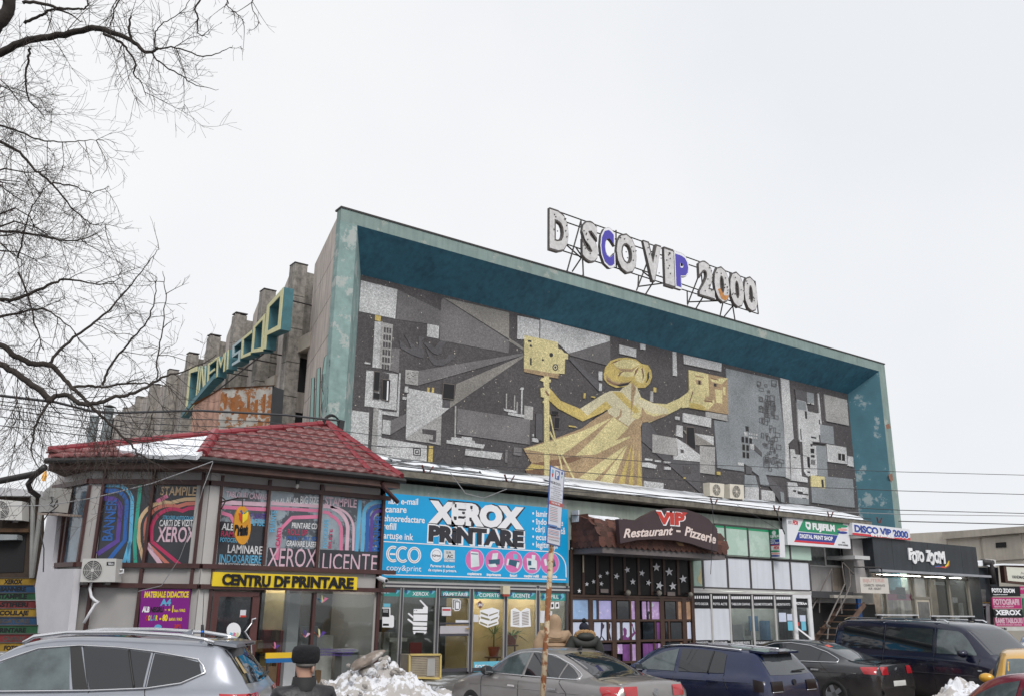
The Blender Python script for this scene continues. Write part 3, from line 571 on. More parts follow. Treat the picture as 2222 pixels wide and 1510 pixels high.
for ch, q in (('C', [(140, 785), (215, 775), (205, 1130), (95, 1245)]), ('I', [(225, 775), (245, 772), (215, 1085), (190, 1105)]), ('N', [(250, 772), (300, 765), (290, 985), (222, 1060)]), ('E', [(320, 750), (402, 690), (388, 895), (308, 965)]), ('M', [(407, 688), (492, 638), (480, 820), (398, 882)]),
              ('I', [(497, 638), (528, 602), (520, 795), (488, 812)]), ('S', [(558, 578), (640, 512), (625, 728), (550, 772)]), ('C', [(648, 508), (742, 428), (728, 665), (635, 702)]), ('O', [(757, 398), (872, 268), (850, 630), (735, 645)]), ('P', [(890, 195), (1050, 15), (1000, 590), (852, 612)])):
    qq = [E_(p) for p in q]; tl, tr, br, bl = [PSX.at(*p) for p in qq]
    def P(u, t): return bl.lerp(br, u) * (1 - t) + tl.lerp(tr, u) * t
    B = MB(); Bf = MB()
    for e in BLK[ch]:
        if e == 'n': qs = [P(.08, 1), P(.26, 1), P(.92, 0), P(.74, 0)]
        elif e == 'm': qs = [P(.08, 1), P(.22, 1), P(.5, .5), P(.78, 1), P(.92, 1), P(.5, .32)]
        else: qs = [P(e[0], e[1]), P(e[2], e[1]), P(e[2], e[3]), P(e[0], e[3])]
        B.prism(qs, -PSX.n * 0.36); Bf.prism([p + PSX.n * 0.02 for p in qs], -PSX.n * 0.02)
    b_ = B.build('letter', LT, CS); Bf.build('letter_face', PALE if ch == 'S' else CRM, b_)
B = MB(); c0, c1 = PSX.at(*E_((100, 1250)), -0.3), PSX.at(*E_((850, 655)), -0.3)
B.bar(PSX.at(*E_((95, 1250)), -.1), PSX.at(*E_((420, 870)), -.1), 0.35, 0.22)
B.build('base_beam', LT, CS)
B = MB(); B.tube([c0, c1], 0.03, 5)
for x, y in ((720, 700), (600, 790), (880, 640), (470, 830), (300, 1000), (1060, 130)):
    p = PSX.at(*E_((x, y)), -0.3); B.tube([p, p + V((1.2, 0.1, 0))], 0.03, 5)
B.build('bracket_bars', DARKIRON, CS)
# ================================================================ ground
ASPH = M('wet asphalt', (0.05, 0.05, 0.052), 0.35, 0.3, 0.8, 0.3, 40)
PAVE = M('wet paving', (0.13, 0.125, 0.12), 0.5, 0.2, 1.5, 0.3, 30, c2=(0.6, 0.62, 0.65), c2t=0.56, c2s=0.8)
g = struct(mesh('ground', [(-600, -600, -0.02), (900, -600, -0.02), (900, 900, -0.02), (-600, 900, -0.02)], [(0, 1, 2, 3)], M('slushy ground', (0.30, 0.30, 0.31), 0.8, 0.3, 0.3)))
struct(mesh('road', [(-60, -12, -0.012), (90, -12, -0.012), (90, 20.2, -0.012), (-60, 20.2, -0.012)], [(0, 1, 2, 3)], ASPH))
struct(MB().box((-60, 20.2, -0.3), (90, 90, 0.14)).build('pavement', PAVE))
# ================================================================ helpers for upright pieces
def crop(ox, oy, s): return lambda x, y: (ox + x / s, oy + y / s)
c5, c6, c7, c8 = crop(820, 1020, 6.293), crop(1000, 1060, 6.293), crop(820, 1240, 6.293), crop(1440, 1120, 6.293)
z4, z5, zv, zr, zs = crop(1180, 1000, 2.9615), crop(1660, 1040, 3.2135), crop(1230, 1180, 5.807), crop(1940, 1100, 5.032), crop(1690, 1130, 5.592)
def U(x0, y0, x1, y1, pl, off=0.0):
    """upright rectangle: top left sight line, right edge, bottom edge (read along its left side)"""
    p = pl.at(x0, y0, off); w_ = pl.u.dot(pl.at(x1, y0, off) - p); zb = pl.at(x0, y1, off).z
    q = p + pl.u * w_
    return [p, q, V((q.x, q.y, zb)), V((p.x, p.y, zb))]
def ubox(name, x0, y0, x1, y1, pl, t0, t1, mat, parent=None):
    return MB().prism(U(x0, y0, x1, y1, pl, t1), -pl.n * (t1 - t0)).build(name, mat, parent)
def vbar(B, x, y0, y1, wpx, pl, t0, t1):
    B.prism(U(x - wpx / 2, y0, x + wpx / 2, y1, pl, t1), -pl.n * (t1 - t0)); return B
def hbar(B, x0, y0, x1, hpx, pl, t0, t1):
    B.prism(U(x0, y0 - hpx / 2, x1, y0 + hpx / 2, pl, t1), -pl.n * (t1 - t0)); return B
def ell(cx, cy, rx, ry, n=20): return [(cx + rx * math.cos(2 * math.pi * i / n), cy + ry * math.sin(2 * math.pi * i / n)) for i in range(n)]
def star(cx, cy, r, a=0.0):
    return [(cx + (r if i % 2 == 0 else r * 0.42) * math.cos(a - math.pi / 2 + i * math.pi / 5), cy + 1.1 * (r if i % 2 == 0 else r * 0.42) * math.sin(a - math.pi / 2 + i * math.pi / 5)) for i in range(10)]
# ================================================================ shop row (annex)
PA = PY(YS)
GREENW = M('flaking pale green render', (0.31, 0.36, 0.315), 0.85, 0.14, 1.2, 0.25, 18, streak=0.2, c2=(0.47, 0.45, 0.42), c2t=0.61, c2s=1.0)
LEDGE = M('mossy ledge concrete', (0.16, 0.145, 0.12), 0.95, 0.45, 4, 0.6, 14)
ROOFING = M('wet roofing felt', (0.10, 0.105, 0.11), 0.5, 0.3, 1.4, 0.3, 8, c2=(0.66, 0.68, 0.72), c2t=0.58, c2s=1.6)
ALU = M('dark anodised aluminium', (0.075, 0.072, 0.085), 0.4, 0.12, metal=0.3); ALUL = M('bright aluminium', (0.50, 0.49, 0.48), 0.4, 0.1, metal=0.3)
GLS = glass('shop window glass', (0.9, 0.93, 0.92), 0.8, 0.85)
GLD = M('dark reflecting glass', (0.018, 0.022, 0.026), 0.05, 0.5, 1.5, 0.12, 1.2, spec=0.8)
CREAM = M('cream lacquer', (0.62, 0.55, 0.40), 0.5, 0.1)
X0 = 9.9; XB = PA.at(1234, 1264).x; XV = PA.at(1501, 1290).x; XR = PA.at(1760, 1290).x; XE = 37.6
ZS = 2.72; ZL = 5.5
row = thing('shop_row', 'single storey row of small shops under a snowy ledge at the cinema foot', 'building', (22, YS, 0))
B = MB(); B.box((X0, YS, ZS), (XR, YS + 2.4, ZL)); B.build('upper_wall', GREENW, row)
# lean-to roof between ledge and mosaic
yl = YS - 0.45; zl = PY(yl).at(1230, 1072).z + 0.02
ledge = MB().box((X0, yl, zl), (35.9, YS + 0.4, zl + 0.17)); ledge.build('ledge', LEDGE, row)
zt = PMZ.at(1393, 1058).z + 0.05
rf = mesh('roofing', [(X0, yl + 0.02, zl + 0.19), (35.9, yl + 0.02, zl + 0.19), (35.9, YM - 0.02, zt), (X0, YM - 0.02, zt)], [(0, 1, 2, 3)], ROOFING, row)
MB().add([(35.9, yl + .02, zl + 0.18), (35.9, YM, zt), (35.9, YM, zl), (35.9, yl + .02, zl)], [(0, 1, 2, 3)]).build('roof_cheek', LEDGE, row)
def roofpt(x, t, h=0.0): return V((x, yl + (YM - yl) * t, zl + 0.19 + (zt - zl - 0.19) * t + h))
def snowpatch(x0, x1, t0, t1, rag, seed, thick=0.07):
    r = random.Random(seed); n = max(6, int((x1 - x0) * 3)); top = []; bot = []
    for i in range(n + 1):
        x = x0 + (x1 - x0) * i / n; e = min(1, i / 2, (n - i) / 2) if n > 6 else 1
        top.append((x, t1 - rag * r.random() - (1 - e) * 0.1)); bot.append((x, t0 + rag * r.random() * 0.6 + (1 - e) * 0.1))
    B = MB(); P = lambda x, t, h: roofpt(x, t, h)
    for i in range(n):
        ta, tb, ba, bb = top[i], top[i + 1], bot[i], bot[i + 1]; m0 = (ba[1] + ta[1]) / 2; m1 = (bb[1] + tb[1]) / 2
        B.add([P(*ba, 0.004), P(*bb, 0.004), P(bb[0], bb[1] + 0.03, thick), P(ba[0], ba[1] + 0.03, thick), P(tb[0], tb[1], thick), P(ta[0], ta[1], thick), P(tb[0], tb[1] + .02, 0.003), P(ta[0], ta[1] + .02, 0.003)],
              [(0, 1, 2, 3), (3, 2, 4, 5), (5, 4, 6, 7)])
    return B
B = MB()
for a in ((10.2, 13.2, 0.55, 0.95, 0.2, 1), (11, 19.5, 0.05, 0.22, 0.1, 2), (13, 17, 0.5, 0.72, 0.2, 3), (16, 20.3, 0.3, 0.6, 0.15, 4), (18.5, 36, 0.02, 0.78, 0.08, 5), (19.5, 36.0, 0.4, 0.9, 0.1, 6)):
    b = snowpatch(*a); B.add(b.v, b.f)
sn = B.build('roof_snow', SNOW, None, True); sn['kind'] = 'stuff'; tag(sn, 'patchy snow lying along the sloping roof of the shop row', 'snow')
RUSTR = M('red primer iron', (0.16, 0.035, 0.03), 0.7, 0.3)
for px in (920, 1100, 1545, 1680, 1795, 1900):
    p = PY(yl + 0.1).at(px, 1075); x = p.x; z = zl + 0.17; B = MB()
    B.bar((x, yl + .1, z), (x - 0.13, yl + .06, z + 0.24), 0.05, 0.03); B.bar((x + .12, yl + .1, z), (x + 0.25, yl + .06, z + 0.24), 0.05, 0.03); B.build('ledge_bracket', RUSTR, row)
MB().tube([(X0 + 1, yl + 0.02, zl + .3), (20, yl + 0.02, zl + .28), (35.9, yl + 0.02, zl + .30)], 0.016, 5).build('ledge_cable', WIRE, row)
# interior shell
BEIGE = M('beige shop interior', (0.62, 0.45, 0.22), 0.8, 0.12, 1.5)
GREYIN = M('grey shop interior', (0.20, 0.21, 0.21), 0.8, 0.2, 2)
B = MB(); B.box((X0, YS + 2.3, 0.1), (XB, YS + 2.4, ZS)); B.box((XB - 0.05, YS + .1, 0.1), (XB + 0.05, YS + 2.3, ZS)); B.box((X0, YS + 0.1, 0.1), (XB, YS + 2.3, 0.24)); B.build('interior_wall', GREYIN, row)
xb0 = PA.at(1000, 1300).x + 0.35
B = MB(); B.box((xb0, YS + 1.15, 0.24), (XB - 0.06, YS + 1.25, ZS)); B.box((xb0 - .06, YS + 0.15, 0.24), (xb0, YS + 1.25, ZS)); B.build('interior_wall', BEIGE, row)
LIT = M('lit lamp diffuser', (1, .93, .80), .4, 0, emit=34)
for x_ in (xb0 + .6, xb0 + 2.4): MB().box((x_, YS + .5, ZS - .06), (x_ + .9, YS + .7, ZS - .02)).build('ceiling_lamp', LIT, row)
for x_ in (xb0 - 1.2, xb0 - 3.2): MB().box((x_, YS + 1.0, ZS - .06), (x_ + .5, YS + 1.12, ZS - .02)).build('ceiling_lamp', LIT, row)
def clutter(parent, x0, x1, y0, y1, z0, n, seed):
    r = random.Random(seed); ms = [M('stock ' + k, c, .6, .2, 4) for k, c in (('white', (.6, .6, .58)), ('dark', (.03, .03, .035)), ('wood', (.22, .13, .07)), ('blue', (.06, .16, .3)), ('grey', (.25, .25, .26)), ('red', (.3, .05, .05)))]
    for i in range(n):
        x, y, w_, h = r.uniform(x0, x1 - .5), r.uniform(y0, y1), r.uniform(.15, .6), r.uniform(.25, 1.5); zz = z0 if r.random() < .6 else z0 + r.uniform(.7, 1.1); h = h if zz == z0 else h * .4
        MB().box((x, y, zz), (x + w_, y + r.uniform(.05, .35), zz + h)).build('stock', r.choice(ms), parent)
clutter(row, X0 + .8, xb0 - .4, YS + 1.2, YS + 2.1, .24, 16, 8)
# ---------------------------------------------------------------- print shop bay
B = MB()
hbar(B, 836, 1262, 1236, 5, PA, -0.05, 0.03); hbar(B, 836, 1270, 1236, 4, PA, -0.05, 0.07)
B.build('lintel_rails', ALUL, row)
B = MB(); hbar(B, 836, 1266, 1236, 4, PA, -.05, 0.04); hbar(B, 834, 1459, 1236, 8, PA, -.05, 0.03); hbar(B, 836, 1275, 1236, 6, PA, -.05, 0.03)
for x, wd in ((873.5, 4.5), (951, 5), (1024, 6), (1098.5, 5), (1168, 5), (1231, 4)): vbar(B, x, 1270, 1460, wd, PA, -.05, 0.05)
hbar(B, 954, 1352, 1022, 4, PA, -.05, 0.05); hbar(B, 954, 1377, 1022, 5, PA, -.05, 0.05); hbar(B, 956, 1293, 1022, 3, PA, -.05, .03)
B.build('shopfront_frame', ALU, row)
B = MB()
for x in (870.6, 876.4, 947.8, 954.4, 1020.4, 1028, 1095.4, 1101.8, 1164.6, 1171.4): vbar(B, x, 1274, 1456, 1.0, PA, -.02, 0.055)
B.build('frame_edging', ALUL, row)
ubox('door_panel', 955.5, 1357, 1019.5, 1374, PA, -.02, 0.03, M('grey door panel', (0.45, 0.43, 0.46), 0.5, 0.05), row)
B = MB(); p = PA.at(1018, 1363, 0.1); B.bar(p, p + V((-0.12, 0, 0)), 0.03, 0.03); B.bar(p, p + V((0, .1, 0)), 0.03, 0.03); B.build('door_handle', M('brass', (0.6, 0.42, 0.15), 0.3, 0.1, metal=0.8), row)
for x0, x1 in ((833, 871), (876, 948), (1028, 1096), (1102, 1165), (1172, 1230)): ubox('shop_pane', x0, 1274, x1, 1456, PA, 0.0, 0.006, GLS, row)
ubox('shop_pane', 956, 1275, 1020, 1351, PA, 0, .006, GLS, row); ubox('shop_pane', 955, 1379, 1019, 1456, PA, 0, .006, GLS, row)
TURQ = M('turquoise film', (0.035, 0.27, 0.25), 0.4, 0.06); TURB = M('light blue film', (0.14, 0.46, 0.60), 0.4, 0.1); NAVYF = M('navy film', (0.02, 0.10, 0.22), 0.4, 0.1)
PG = PA.sh(0.008)
def band(x0, x1, y0, y1, s, tx0, tx1, ty):
    b = ubox('band', x0, y0, x1, y1, PG, 0, .004, TURQ, row)
    for cx in (x0 + 9, x1 - 9):
        slab('band_mark', [(cx - 5, y0 + 9), (cx + 3, y0 + 3), (cx + 6, y0 + 12), (cx - 2, y0 + 19)], PG, 0.004, 0.006, TURB, b); slab('band_mark', [(cx - 8, y0 + 12), (cx - 3, y0 + 6), (cx, y0 + 13), (cx - 4, y0 + 18)], PG, 0.005, 0.007, NAVYF, b)
    text(s, (tx0, ty), (tx1, ty + 0.5), 8.2, PG, 0.009, PRINTW, b, bold=0.012)
band(834, 871, 1269, 1292.5, 'PRINT', 827, 846, 1286); band(876, 948, 1270, 1294.5, 'XEROX', 895, 930, 1291); band(958, 1020, 1277, 1296, 'PAPETĂRIE', 962, 1015, 1292.5); band(1029, 1094, 1274, 1298, 'COPERTE', 1040, 1083, 1294); band(1103, 1164, 1275, 1299, 'LICENȚE', 1113, 1150, 1295); band(1173, 1228, 1282, 1302, 'REFILL', 1184, 1212, 1297)
# window film pictures
def film(polys, mat=PRINTW, k=c7, off=0.006, name='window_film'):
    for p in polys: slab(name, [k(*q) for q in p], PG, 0, off, mat, row)
film([[(490, 505), (615, 505), (617, 480), (635, 478), (632, 460), (570, 395), (575, 380), (590, 385), (682, 480), (680, 565), (487, 565)], [(485, 580), (678, 582), (675, 670), (485, 668)], [(410, 562), (425, 560), (482, 605), (480, 635), (412, 575)], [(405, 640), (420, 638), (478, 680), (672, 687), (670, 735), (480, 730), (478, 712), (405, 655)], [(478, 745), (672, 750), (668, 795), (476, 790)], [(474, 805), (668, 810), (660, 830), (640, 850), (630, 828), (515, 825), (505, 850), (490, 848), (485, 822)]])
film([[(500, 520), (510, 520), (510, 532), (500, 532)], [(524, 520), (534, 520), (534, 532), (524, 532)]], BLACKV, c7, 0.009)
film([[(60, 485), (170, 485), (172, 590), (205, 592), (220, 610), (218, 745), (200, 760), (60, 755)]]); film([[(60, 500), (155, 500), (155, 615), (60, 612)], [(70, 705), (150, 707), (150, 735), (66, 735)]], BLACKV, c7, 0.009); film([[(70, 515), (140, 517), (140, 525), (70, 523)], [(70, 540), (140, 542), (140, 550), (70, 548)]], PRINTW, c7, 0.012)
film([[(1020, 365), (1110, 368), (1112, 388), (1132, 390), (1128, 500), (1105, 530), (1045, 528), (1044, 510), (1020, 508)]]); film([[(1030, 378), (1098, 380), (1097, 388), (1042, 388), (1040, 498), (1030, 496)], [(1052, 400), (1120, 402), (1118, 496), (1100, 518), (1052, 516)]], BLACKV, c7, 0.009); film([[(1062, 412), (1110, 414), (1108, 505), (1062, 503)]], PRINTW, c7, 0.012)
film([[(1395, 525), (1560, 487), (1660, 520), (1650, 590), (1660, 600), (1650, 640), (1640, 655), (1650, 700), (1640, 715), (1500, 760), (1380, 705), (1385, 660), (1400, 640), (1385, 600), (1400, 585)]])
film([[(1405, 545), (1505, 580), (1505, 605), (1405, 568)], [(1405, 605), (1525, 640), (1525, 665), (1405, 635)], [(1395, 675), (1495, 715), (1495, 738), (1395, 700)], [(1520, 585), (1640, 545), (1640, 560), (1520, 605)], [(1540, 650), (1640, 610), (1640, 630), (1540, 670)], [(1510, 715), (1630, 680), (1630, 695), (1510, 738)]], M('olive film', (0.22, 0.2, 0.1), 0.4), c7, 0.009)
c3 = crop(800, 980, 2.85)
film([[(880, 975), (905, 963), (940, 985), (975, 963), (998, 970), (1003, 1078), (940, 1084), (878, 1078)]], PRINTW, c3)
for q in range(9):
    y = 985 + q * 9.5; film([[(892, y), (932, y + 6), (932, y + 10), (892, y + 4)], [(948, y + 6), (990, y), (990, y + 4), (948, y + 10)]], M('brown film', (0.14, 0.09, 0.05), 0.4), c3, 0.009)
film([[(1125, 930), (1148, 926), (1148, 968), (1125, 970)], [(1155, 930), (1178, 926), (1178, 966), (1155, 968)]], PRINTW, c3); film([[(1130, 940), (1142, 938), (1142, 958), (1130, 960)], [(1160, 940), (1172, 938), (1172, 956), (1160, 958)]], BLACKV, c3, 0.009)
film([[(1345, 440), (1395, 390), (1445, 450), (1395, 505)]], M('maroon sticker', (0.10, 0.02, 0.03), 0.4)); text('UNI', c7(1362, 465), c7(1428, 468), 6, PG, 0.008, PRINTW, row, bold=.04)
film([[(875, 482), (1000, 482), (1000, 600), (875, 598)], [(1062, 655), (1240, 660), (1238, 700), (1062, 696)], [(1310, 580), (1375, 585), (1375, 685), (1308, 683)]], M('paper notice', (0.62, 0.62, 0.66), 0.6)); film([[(882, 505), (992, 505), (992, 530), (882, 530)]], M('red print', (0.5, 0.03, 0.04), 0.5), c7, 0.009)
film([[(1062, 980), (1135, 983), (1132, 1060), (1060, 1055)]], M('paper notice', (0.6, 0.6, 0.6)), c3); film([[(75, 430), (172, 432), (170, 478), (75, 478)]], TURB)
ubox('window_film', 1028, 1435, 1096, 1457, PG, 0, .004, TURB, row); text('FOTO', (1031, 1452), (1062, 1452), 11, PG, .008, PRINTW, row, bold=.02); ubox('window_film', 1102, 1435, 1165, 1457, PG, 0, .004, TURB, row); text('FOTO', (1104, 1451), (1135, 1451), 11, PG, .008, PRINTW, row, bold=.02)
# plants behind the glass
POT = M('terracotta pot', (0.35, 0.09, 0.05), 0.7, 0.15); LEAF = M('houseplant leaf', (0.045, 0.10, 0.03), 0.5, 0.4, 5)
def houseplant(px, pyb, dy, s, kind, label, seed):
    r = random.Random(seed); b = PY(YS + dy).at(px, pyb); t = thing('houseplant', label, 'plant', b, 'potted plants in the shop window')
    B = MB(); vs = []; 
    for z, rr in ((0, .11), (.2, .15), (.24, .16), (.24, .13), (.18, .12)): vs.append([b + V((rr * s * math.cos(a * .628), rr * s * math.sin(a * .628), z * s)) for a in range(10)])
    for i in range(4):
        B.add(vs[i] + vs[i + 1], [(a, (a + 1) % 10, (a + 1) % 10 + 10, a + 10) for a in range(10)])
    B.add(vs[0], [tuple(range(9, -1, -1))]); B.build('pot', POT, t)
    B = MB(); top = b + V((0, 0, .2 * s))
    if kind == 0:
        B.tube([top, top + V((0, 0, .35 * s))], .018 * s, 5); top = top + V((0, 0, .35 * s))
    for i in range(34):
        a = r.random() * 6.28; l = (.3 + .3 * r.random()) * s; up = r.random() * (1.0 if kind == 0 else .8) - .15; d = V((math.cos(a), math.sin(a) * .5, up)).normalized(); sd = d.cross(V((0, 0, 1))).normalized() * (.012 if kind == 0 else .03) * s
        m = top + d * l * .6; e = top + d * l - V((0, 0, (.12 if kind == 0 else .2) * l))
        B.add([top - sd * .5, top + sd * .5, m + sd, m - sd, e], [(0, 1, 2, 3), (3, 2, 4)])
    B.build('leaves', LEAF, t)
houseplant(1071, 1423, 0.6, 1.15, 0, 'spiky potted dracaena behind the book picture', 1); houseplant(1109, 1398, 0.75, 1.2, 1, 'bushy potted fern on a wooden stand in shop window', 2)
for px, y0, y1 in ((1109, 1398, 1440), (1071, 1424, 1434)):
    p = PY(YS + .65).at(px, y0); B = MB(); B.box(p + V((-.2, -.12, -.04)), p + V((.2, .2, 0)))
    for sx in (-.16, .16): B.box((p.x + sx - .02, p.y, .24), (p.x + sx + .02, p.y + .04, p.z - .04))
    tag(B.build('plant_stand', M('brown wood', (0.14, 0.06, 0.03), 0.6, .2)), 'low wooden plant stand under the dracaena pot' if y1 < 1440 else 'tall wooden plant stand under the fern pot', 'stand')
# ================================================================ blue billboard
PB = PY(YS - 0.14)
BLUE = M('cyan banner print', (0.002, 0.34, 0.68), 0.45, 0.04)
bb = thing('billboard', 'wide cyan billboard of a copy and print shop above its windows', 'billboard', PB.at(1030, 1262))
f = [PB.at(826, 1064), PB.at(1232.8, 1104.5), PB.at(1234.2, 1264), PB.at(826, 1251.5)]
zt_, zb_ = (f[1].z), (f[2].z); MB().box((f[0].x, YS - .14, zb_), (f[1].x, YS - .02, zt_)).build('panel', BLUE, bb)
BT = lambda s, a, b, h, **k: text(s, a, b, h, PB, k.pop('off', 0.006), k.pop('mat', PRINTW), bb, **k)
BT('fax,', (842, 1092), (864, 1092.7), 14, bold=.022); BT('e-mail', (870, 1093), (907, 1094), 14, bold=.022); BT('scanare', (829, 1110), (882, 1111.5), 15, bold=.022); BT('tehnoredactare', (826, 1129), (921.5, 1134), 14.5, bold=.022); BT('refill', (830, 1147), (859.5, 1148.5), 15, bold=.022); BT('cartușe ink', (825, 1166.5), (896.5, 1171), 14.5, bold=.022)
INK = M('charcoal print', (0.028, 0.026, 0.034), 0.45, .05)
BT('XEROX', (926.5, 1131.5), (1141, 1147.5), 48, bold=.1, mat=INK, off=.005); letters('XEROX', (930, 1128.8), (1137.5, 1144), 43, PB, .009, PRINTW, bb, bold=.078)
BT('PRiNTARE', (926.5, 1173), (1139.5, 1186.5), 36, bold=.09, off=.007); letters('PRiNTARE', (929.5, 1170.8), (1136.5, 1184), 32, PB, .011, INK, bb, bold=.068)
for q in ([(1050, 455), (1075, 457), (1075, 500), (1060, 505), (1050, 495)], [(1100, 520), (1205, 528), (1205, 545), (1100, 538)], [(1150, 560), (1190, 562), (1188, 592), (1165, 596), (1150, 585)], [(1100, 620), (1200, 628), (1200, 645), (1100, 640)], [(1035, 625), (1078, 628), (1075, 670), (1055, 677), (1038, 665)], [(1262, 480), (1295, 482), (1292, 525), (1275, 530), (1262, 518)], [(1250, 640), (1280, 643), (1280, 690), (1262, 694), (1250, 680)], [(1160, 735), (1185, 737), (1180, 765), (1165, 765)]): slab('print', [c5(*p) for p in q], PB, .01, .013, INK, bb)
for s, y, e in (('• laminări', 1119, 1204), ('• îndosariere', 1136, 1222), ('• cărți', 1152.5, 1182), ('• ecusoane', 1169.5, 1212), ('• legitimații', 1186, 1210), ('de vizită', 1154.2, 1226)): BT(s, (1187 if s[0] == 'd' else 1155, y), (e, y + (e - 1155) * .055), 13.5, bold=.022)
stroke('print', [(826, 1173.5), (1020, 1185), (1160, 1194), (1195, 1196)] + arc(1195, 1232, 33, 36, -90, 0, 8) + [(1228.5, 1252)], 2.2, PB, .006, PRINTW, bb)
stroke('print', [(826, 1238)] + [(829, 1243), (834, 1245.5)] + [(1228, 1257)], 2.2, PB, .006, PRINTW, bb)
REDL = M('brown print', (0.25, 0.12, 0.08), .5)
for cx, a0, a1 in ((853, 60, 300), (874, 50, 310), (899, 0, 360)):
    stroke('print', arc(cx, 1201 + (cx - 853) * .05, 12, 15, a0, a1, 18), 6.2, PB, .006 + cx * 1e-6, PRINTW, bb); stroke('print', arc(cx, 1201 + (cx - 853) * .05, 12, 15, a0, a1, 18), .9, PB, .0085, REDL, bb)
stroke('print', [(846, 1201), (858, 1201.5)], 4, PB, .008, PRINTW, bb)
BT('copy&print', (838.5, 1236), (914, 1239), 13, bold=.0); BT('Partener în afaceri', (934, 1229), (986, 1231), 6, bold=.03); BT('de copiere și printare.', (929, 1238), (991, 1240.5), 6, bold=.03)
slab('print', ell(947, 1203.5, 13, 15), PB, 0, .005, PRINTW, bb); stroke('print', ell(947, 1203.5, 9.5, 11) + [(956.5, 1203.5)], 1, PB, .007, M('steel print', (.3, .4, .5)), bb); BT('IQNet', (938, 1206), (956, 1206.5), 4, mat=INK, off=.008)
slab('print', [(963, 1192), (987, 1193), (987, 1212), (963, 1211)], PB, 0, .005, M('pale grey print', (.6, .62, .62)), bb); slab('print', [(963, 1211.5), (987, 1212.3), (987, 1219), (963, 1218)], PB, 0, .005, M('steel print', (.3, .4, .5)), bb); BT('SR', (968, 1200), (980, 1200.5), 5, bold=0, mat=INK, off=.008); BT('AC', (970, 1209), (983, 1209.5), 7, mat=INK, off=.008); BT('ISO 9001', (964, 1217.3), (986, 1218), 4.5, off=.008)
PINK = M('pink print', (0.66, 0.16, 0.42), .45, .1, 3); DEV = M('device white print', (.66, .74, .76), .5); DEVD = M('device dark print', (.03, .10, .16), .5)
for i, (cx, cy) in enumerate(((1030.2, 1213.3), (1073, 1215.7), (1113.6, 1218), (1154, 1219.7), (1193, 1221))):
    slab('print', ell(cx + .6, cy + .8, 20.6, 24.6, 24), PB, 0, .004, M('pale blue print', (.4, .62, .8), .5), bb); slab('print', ell(cx, cy, 19.6, 23.4, 24), PB, 0, .006, PINK, bb)
    P = lambda *q: [(cx + x, cy + y) for x, y in q]
    dv = [[(P((-9, -18), (8, -16), (10, 14), (-8, 17)), DEV), (P((-8, -14), (7, -13), (7, -11), (-8, -12)), DEVD)],
          [(P((-4, -16), (8, -17), (6, -2), (-6, -2)), DEV), (P((-13, -2), (12, -4), (11, 8), (-10, 10)), DEVD), (P((-15, 8), (2, 6), (6, 13), (-10, 14)), DEV)],
          [(P((0, -17), (9, -16), (9, -6), (1, -6)), TURB), (P((-12, -6), (13, -2), (11, 13), (-14, 4)), DEVD), (P((-12, -7), (-8, -6), (-11, 8), (-15, 7)), DEV), (P((9, 0), (14, 2), (10, 15), (6, 12)), DEV)],
          [(P((-11, -10), (3, -8), (11, -4), (11, 16), (-9, 15)), DEV), (P((0, -17), (8, -16), (7, -6), (0, -7)), DEV), (P((-8, -4), (-1, -4), (-1, 6), (-8, 6)), DEVD), (P((-5, 11), (8, 12), (8, 15), (-5, 14)), DEVD)],
          [(P((-13, -8), (-8, -10), (-5, 4), (-10, 6)), DEV), (P((4, -6), (10, -8), (13, 6), (7, 9)), DEVD), (P((-2, -6), (3, -6), (4, 8), (-1, 9)), DEV)]][i]
    for q, (pts, m) in enumerate(dv): slab('print', pts, PB, 0, .008 + q * .001, m, bb)
    BT(('copiatoare', 'imprimante', 'faxuri', 'mașini refill', 'consumabile')[i], ((1014, 1056, 1106, 1137, 1176)[i], (1246, 1248, 1250, 1251, 1252)[i]), ((1045, 1087, 1122, 1169, 1209)[i], (1247, 1249, 1250.5, 1252, 1253)[i]), 6, bold=.05)
# siren box and small lamps
p = PA.at(1100, 1280, .15); sb = thing('alarm_siren', 'cream and red alarm siren box between two shop panes', 'siren', p)
ubox('body', 1092, 1270, 1107, 1288, PA, .05, .2, CREAM, sb); ubox('lens', 1093, 1288, 1106, 1293, PA, .07, .19, M('red lens', (.35, .05, .03), .3), sb)
# ================================================================ restaurant entrance
BRW = M('brown door timber', (0.055, 0.026, 0.016), 0.5, 0.25, 3, .2, 12); BRB = M('black glazing board', (0.012, 0.011, 0.012), 0.4, .3, 2, spec=.2)
ent = thing('restaurant_entrance', 'dark brown glazed restaurant entrance with pale paper stars above the doors', 'entrance', PA.at(1370, 1440))
MB().box((XB + .06, YS + .12, .1), (XV - .06, YS + .25, ZS + 1.6)).build('backing', VOID, ent)
e0 = MB().box((XB + .05, YS - 0.02, 2.5), (XV - .05, YS + .1, 4.2)); tb = e0.build('transom_panel', BRB, ent)
B = MB()
for x in (1266, 1296, 1327, 1355, 1385, 1413, 1440, 1470): vbar(B, x, 1196, 1290, 5, PA, 0, .05)
hbar(B, 1238, 1291, 1502, 5, PA, -.05, .07); vbar(B, 1240, 1192, 1460, 5, PA, -.05, .08); vbar(B, 1499, 1196, 1460, 6, PA, -.05, .08)
B.build('transom_frame', BRW, ent)
B = MB()
for x in (1282, 1332, 1383, 1436, 1484): vbar(B, x, 1296, 1462, 9, PA, -.02, .06)
for y in (1297, 1345, 1392, 1440): hbar(B, 1240, y, 1500, 5, PA, -.02, .055)
for x, a, b in ((1297, 1299, 1345), (1320, 1347, 1392), (1368, 1299, 1392), (1348, 1347, 1392), (1412, 1299, 1345), (1422, 1347, 1392), (1469, 1299, 1345), (1452, 1347, 1392), (1305, 1394, 1440), (1370, 1394, 1440), (1420, 1394, 1440)): vbar(B, x, a, b, 3.6, PA, -.02, .05)
B.build('door_frame', BRW, ent)
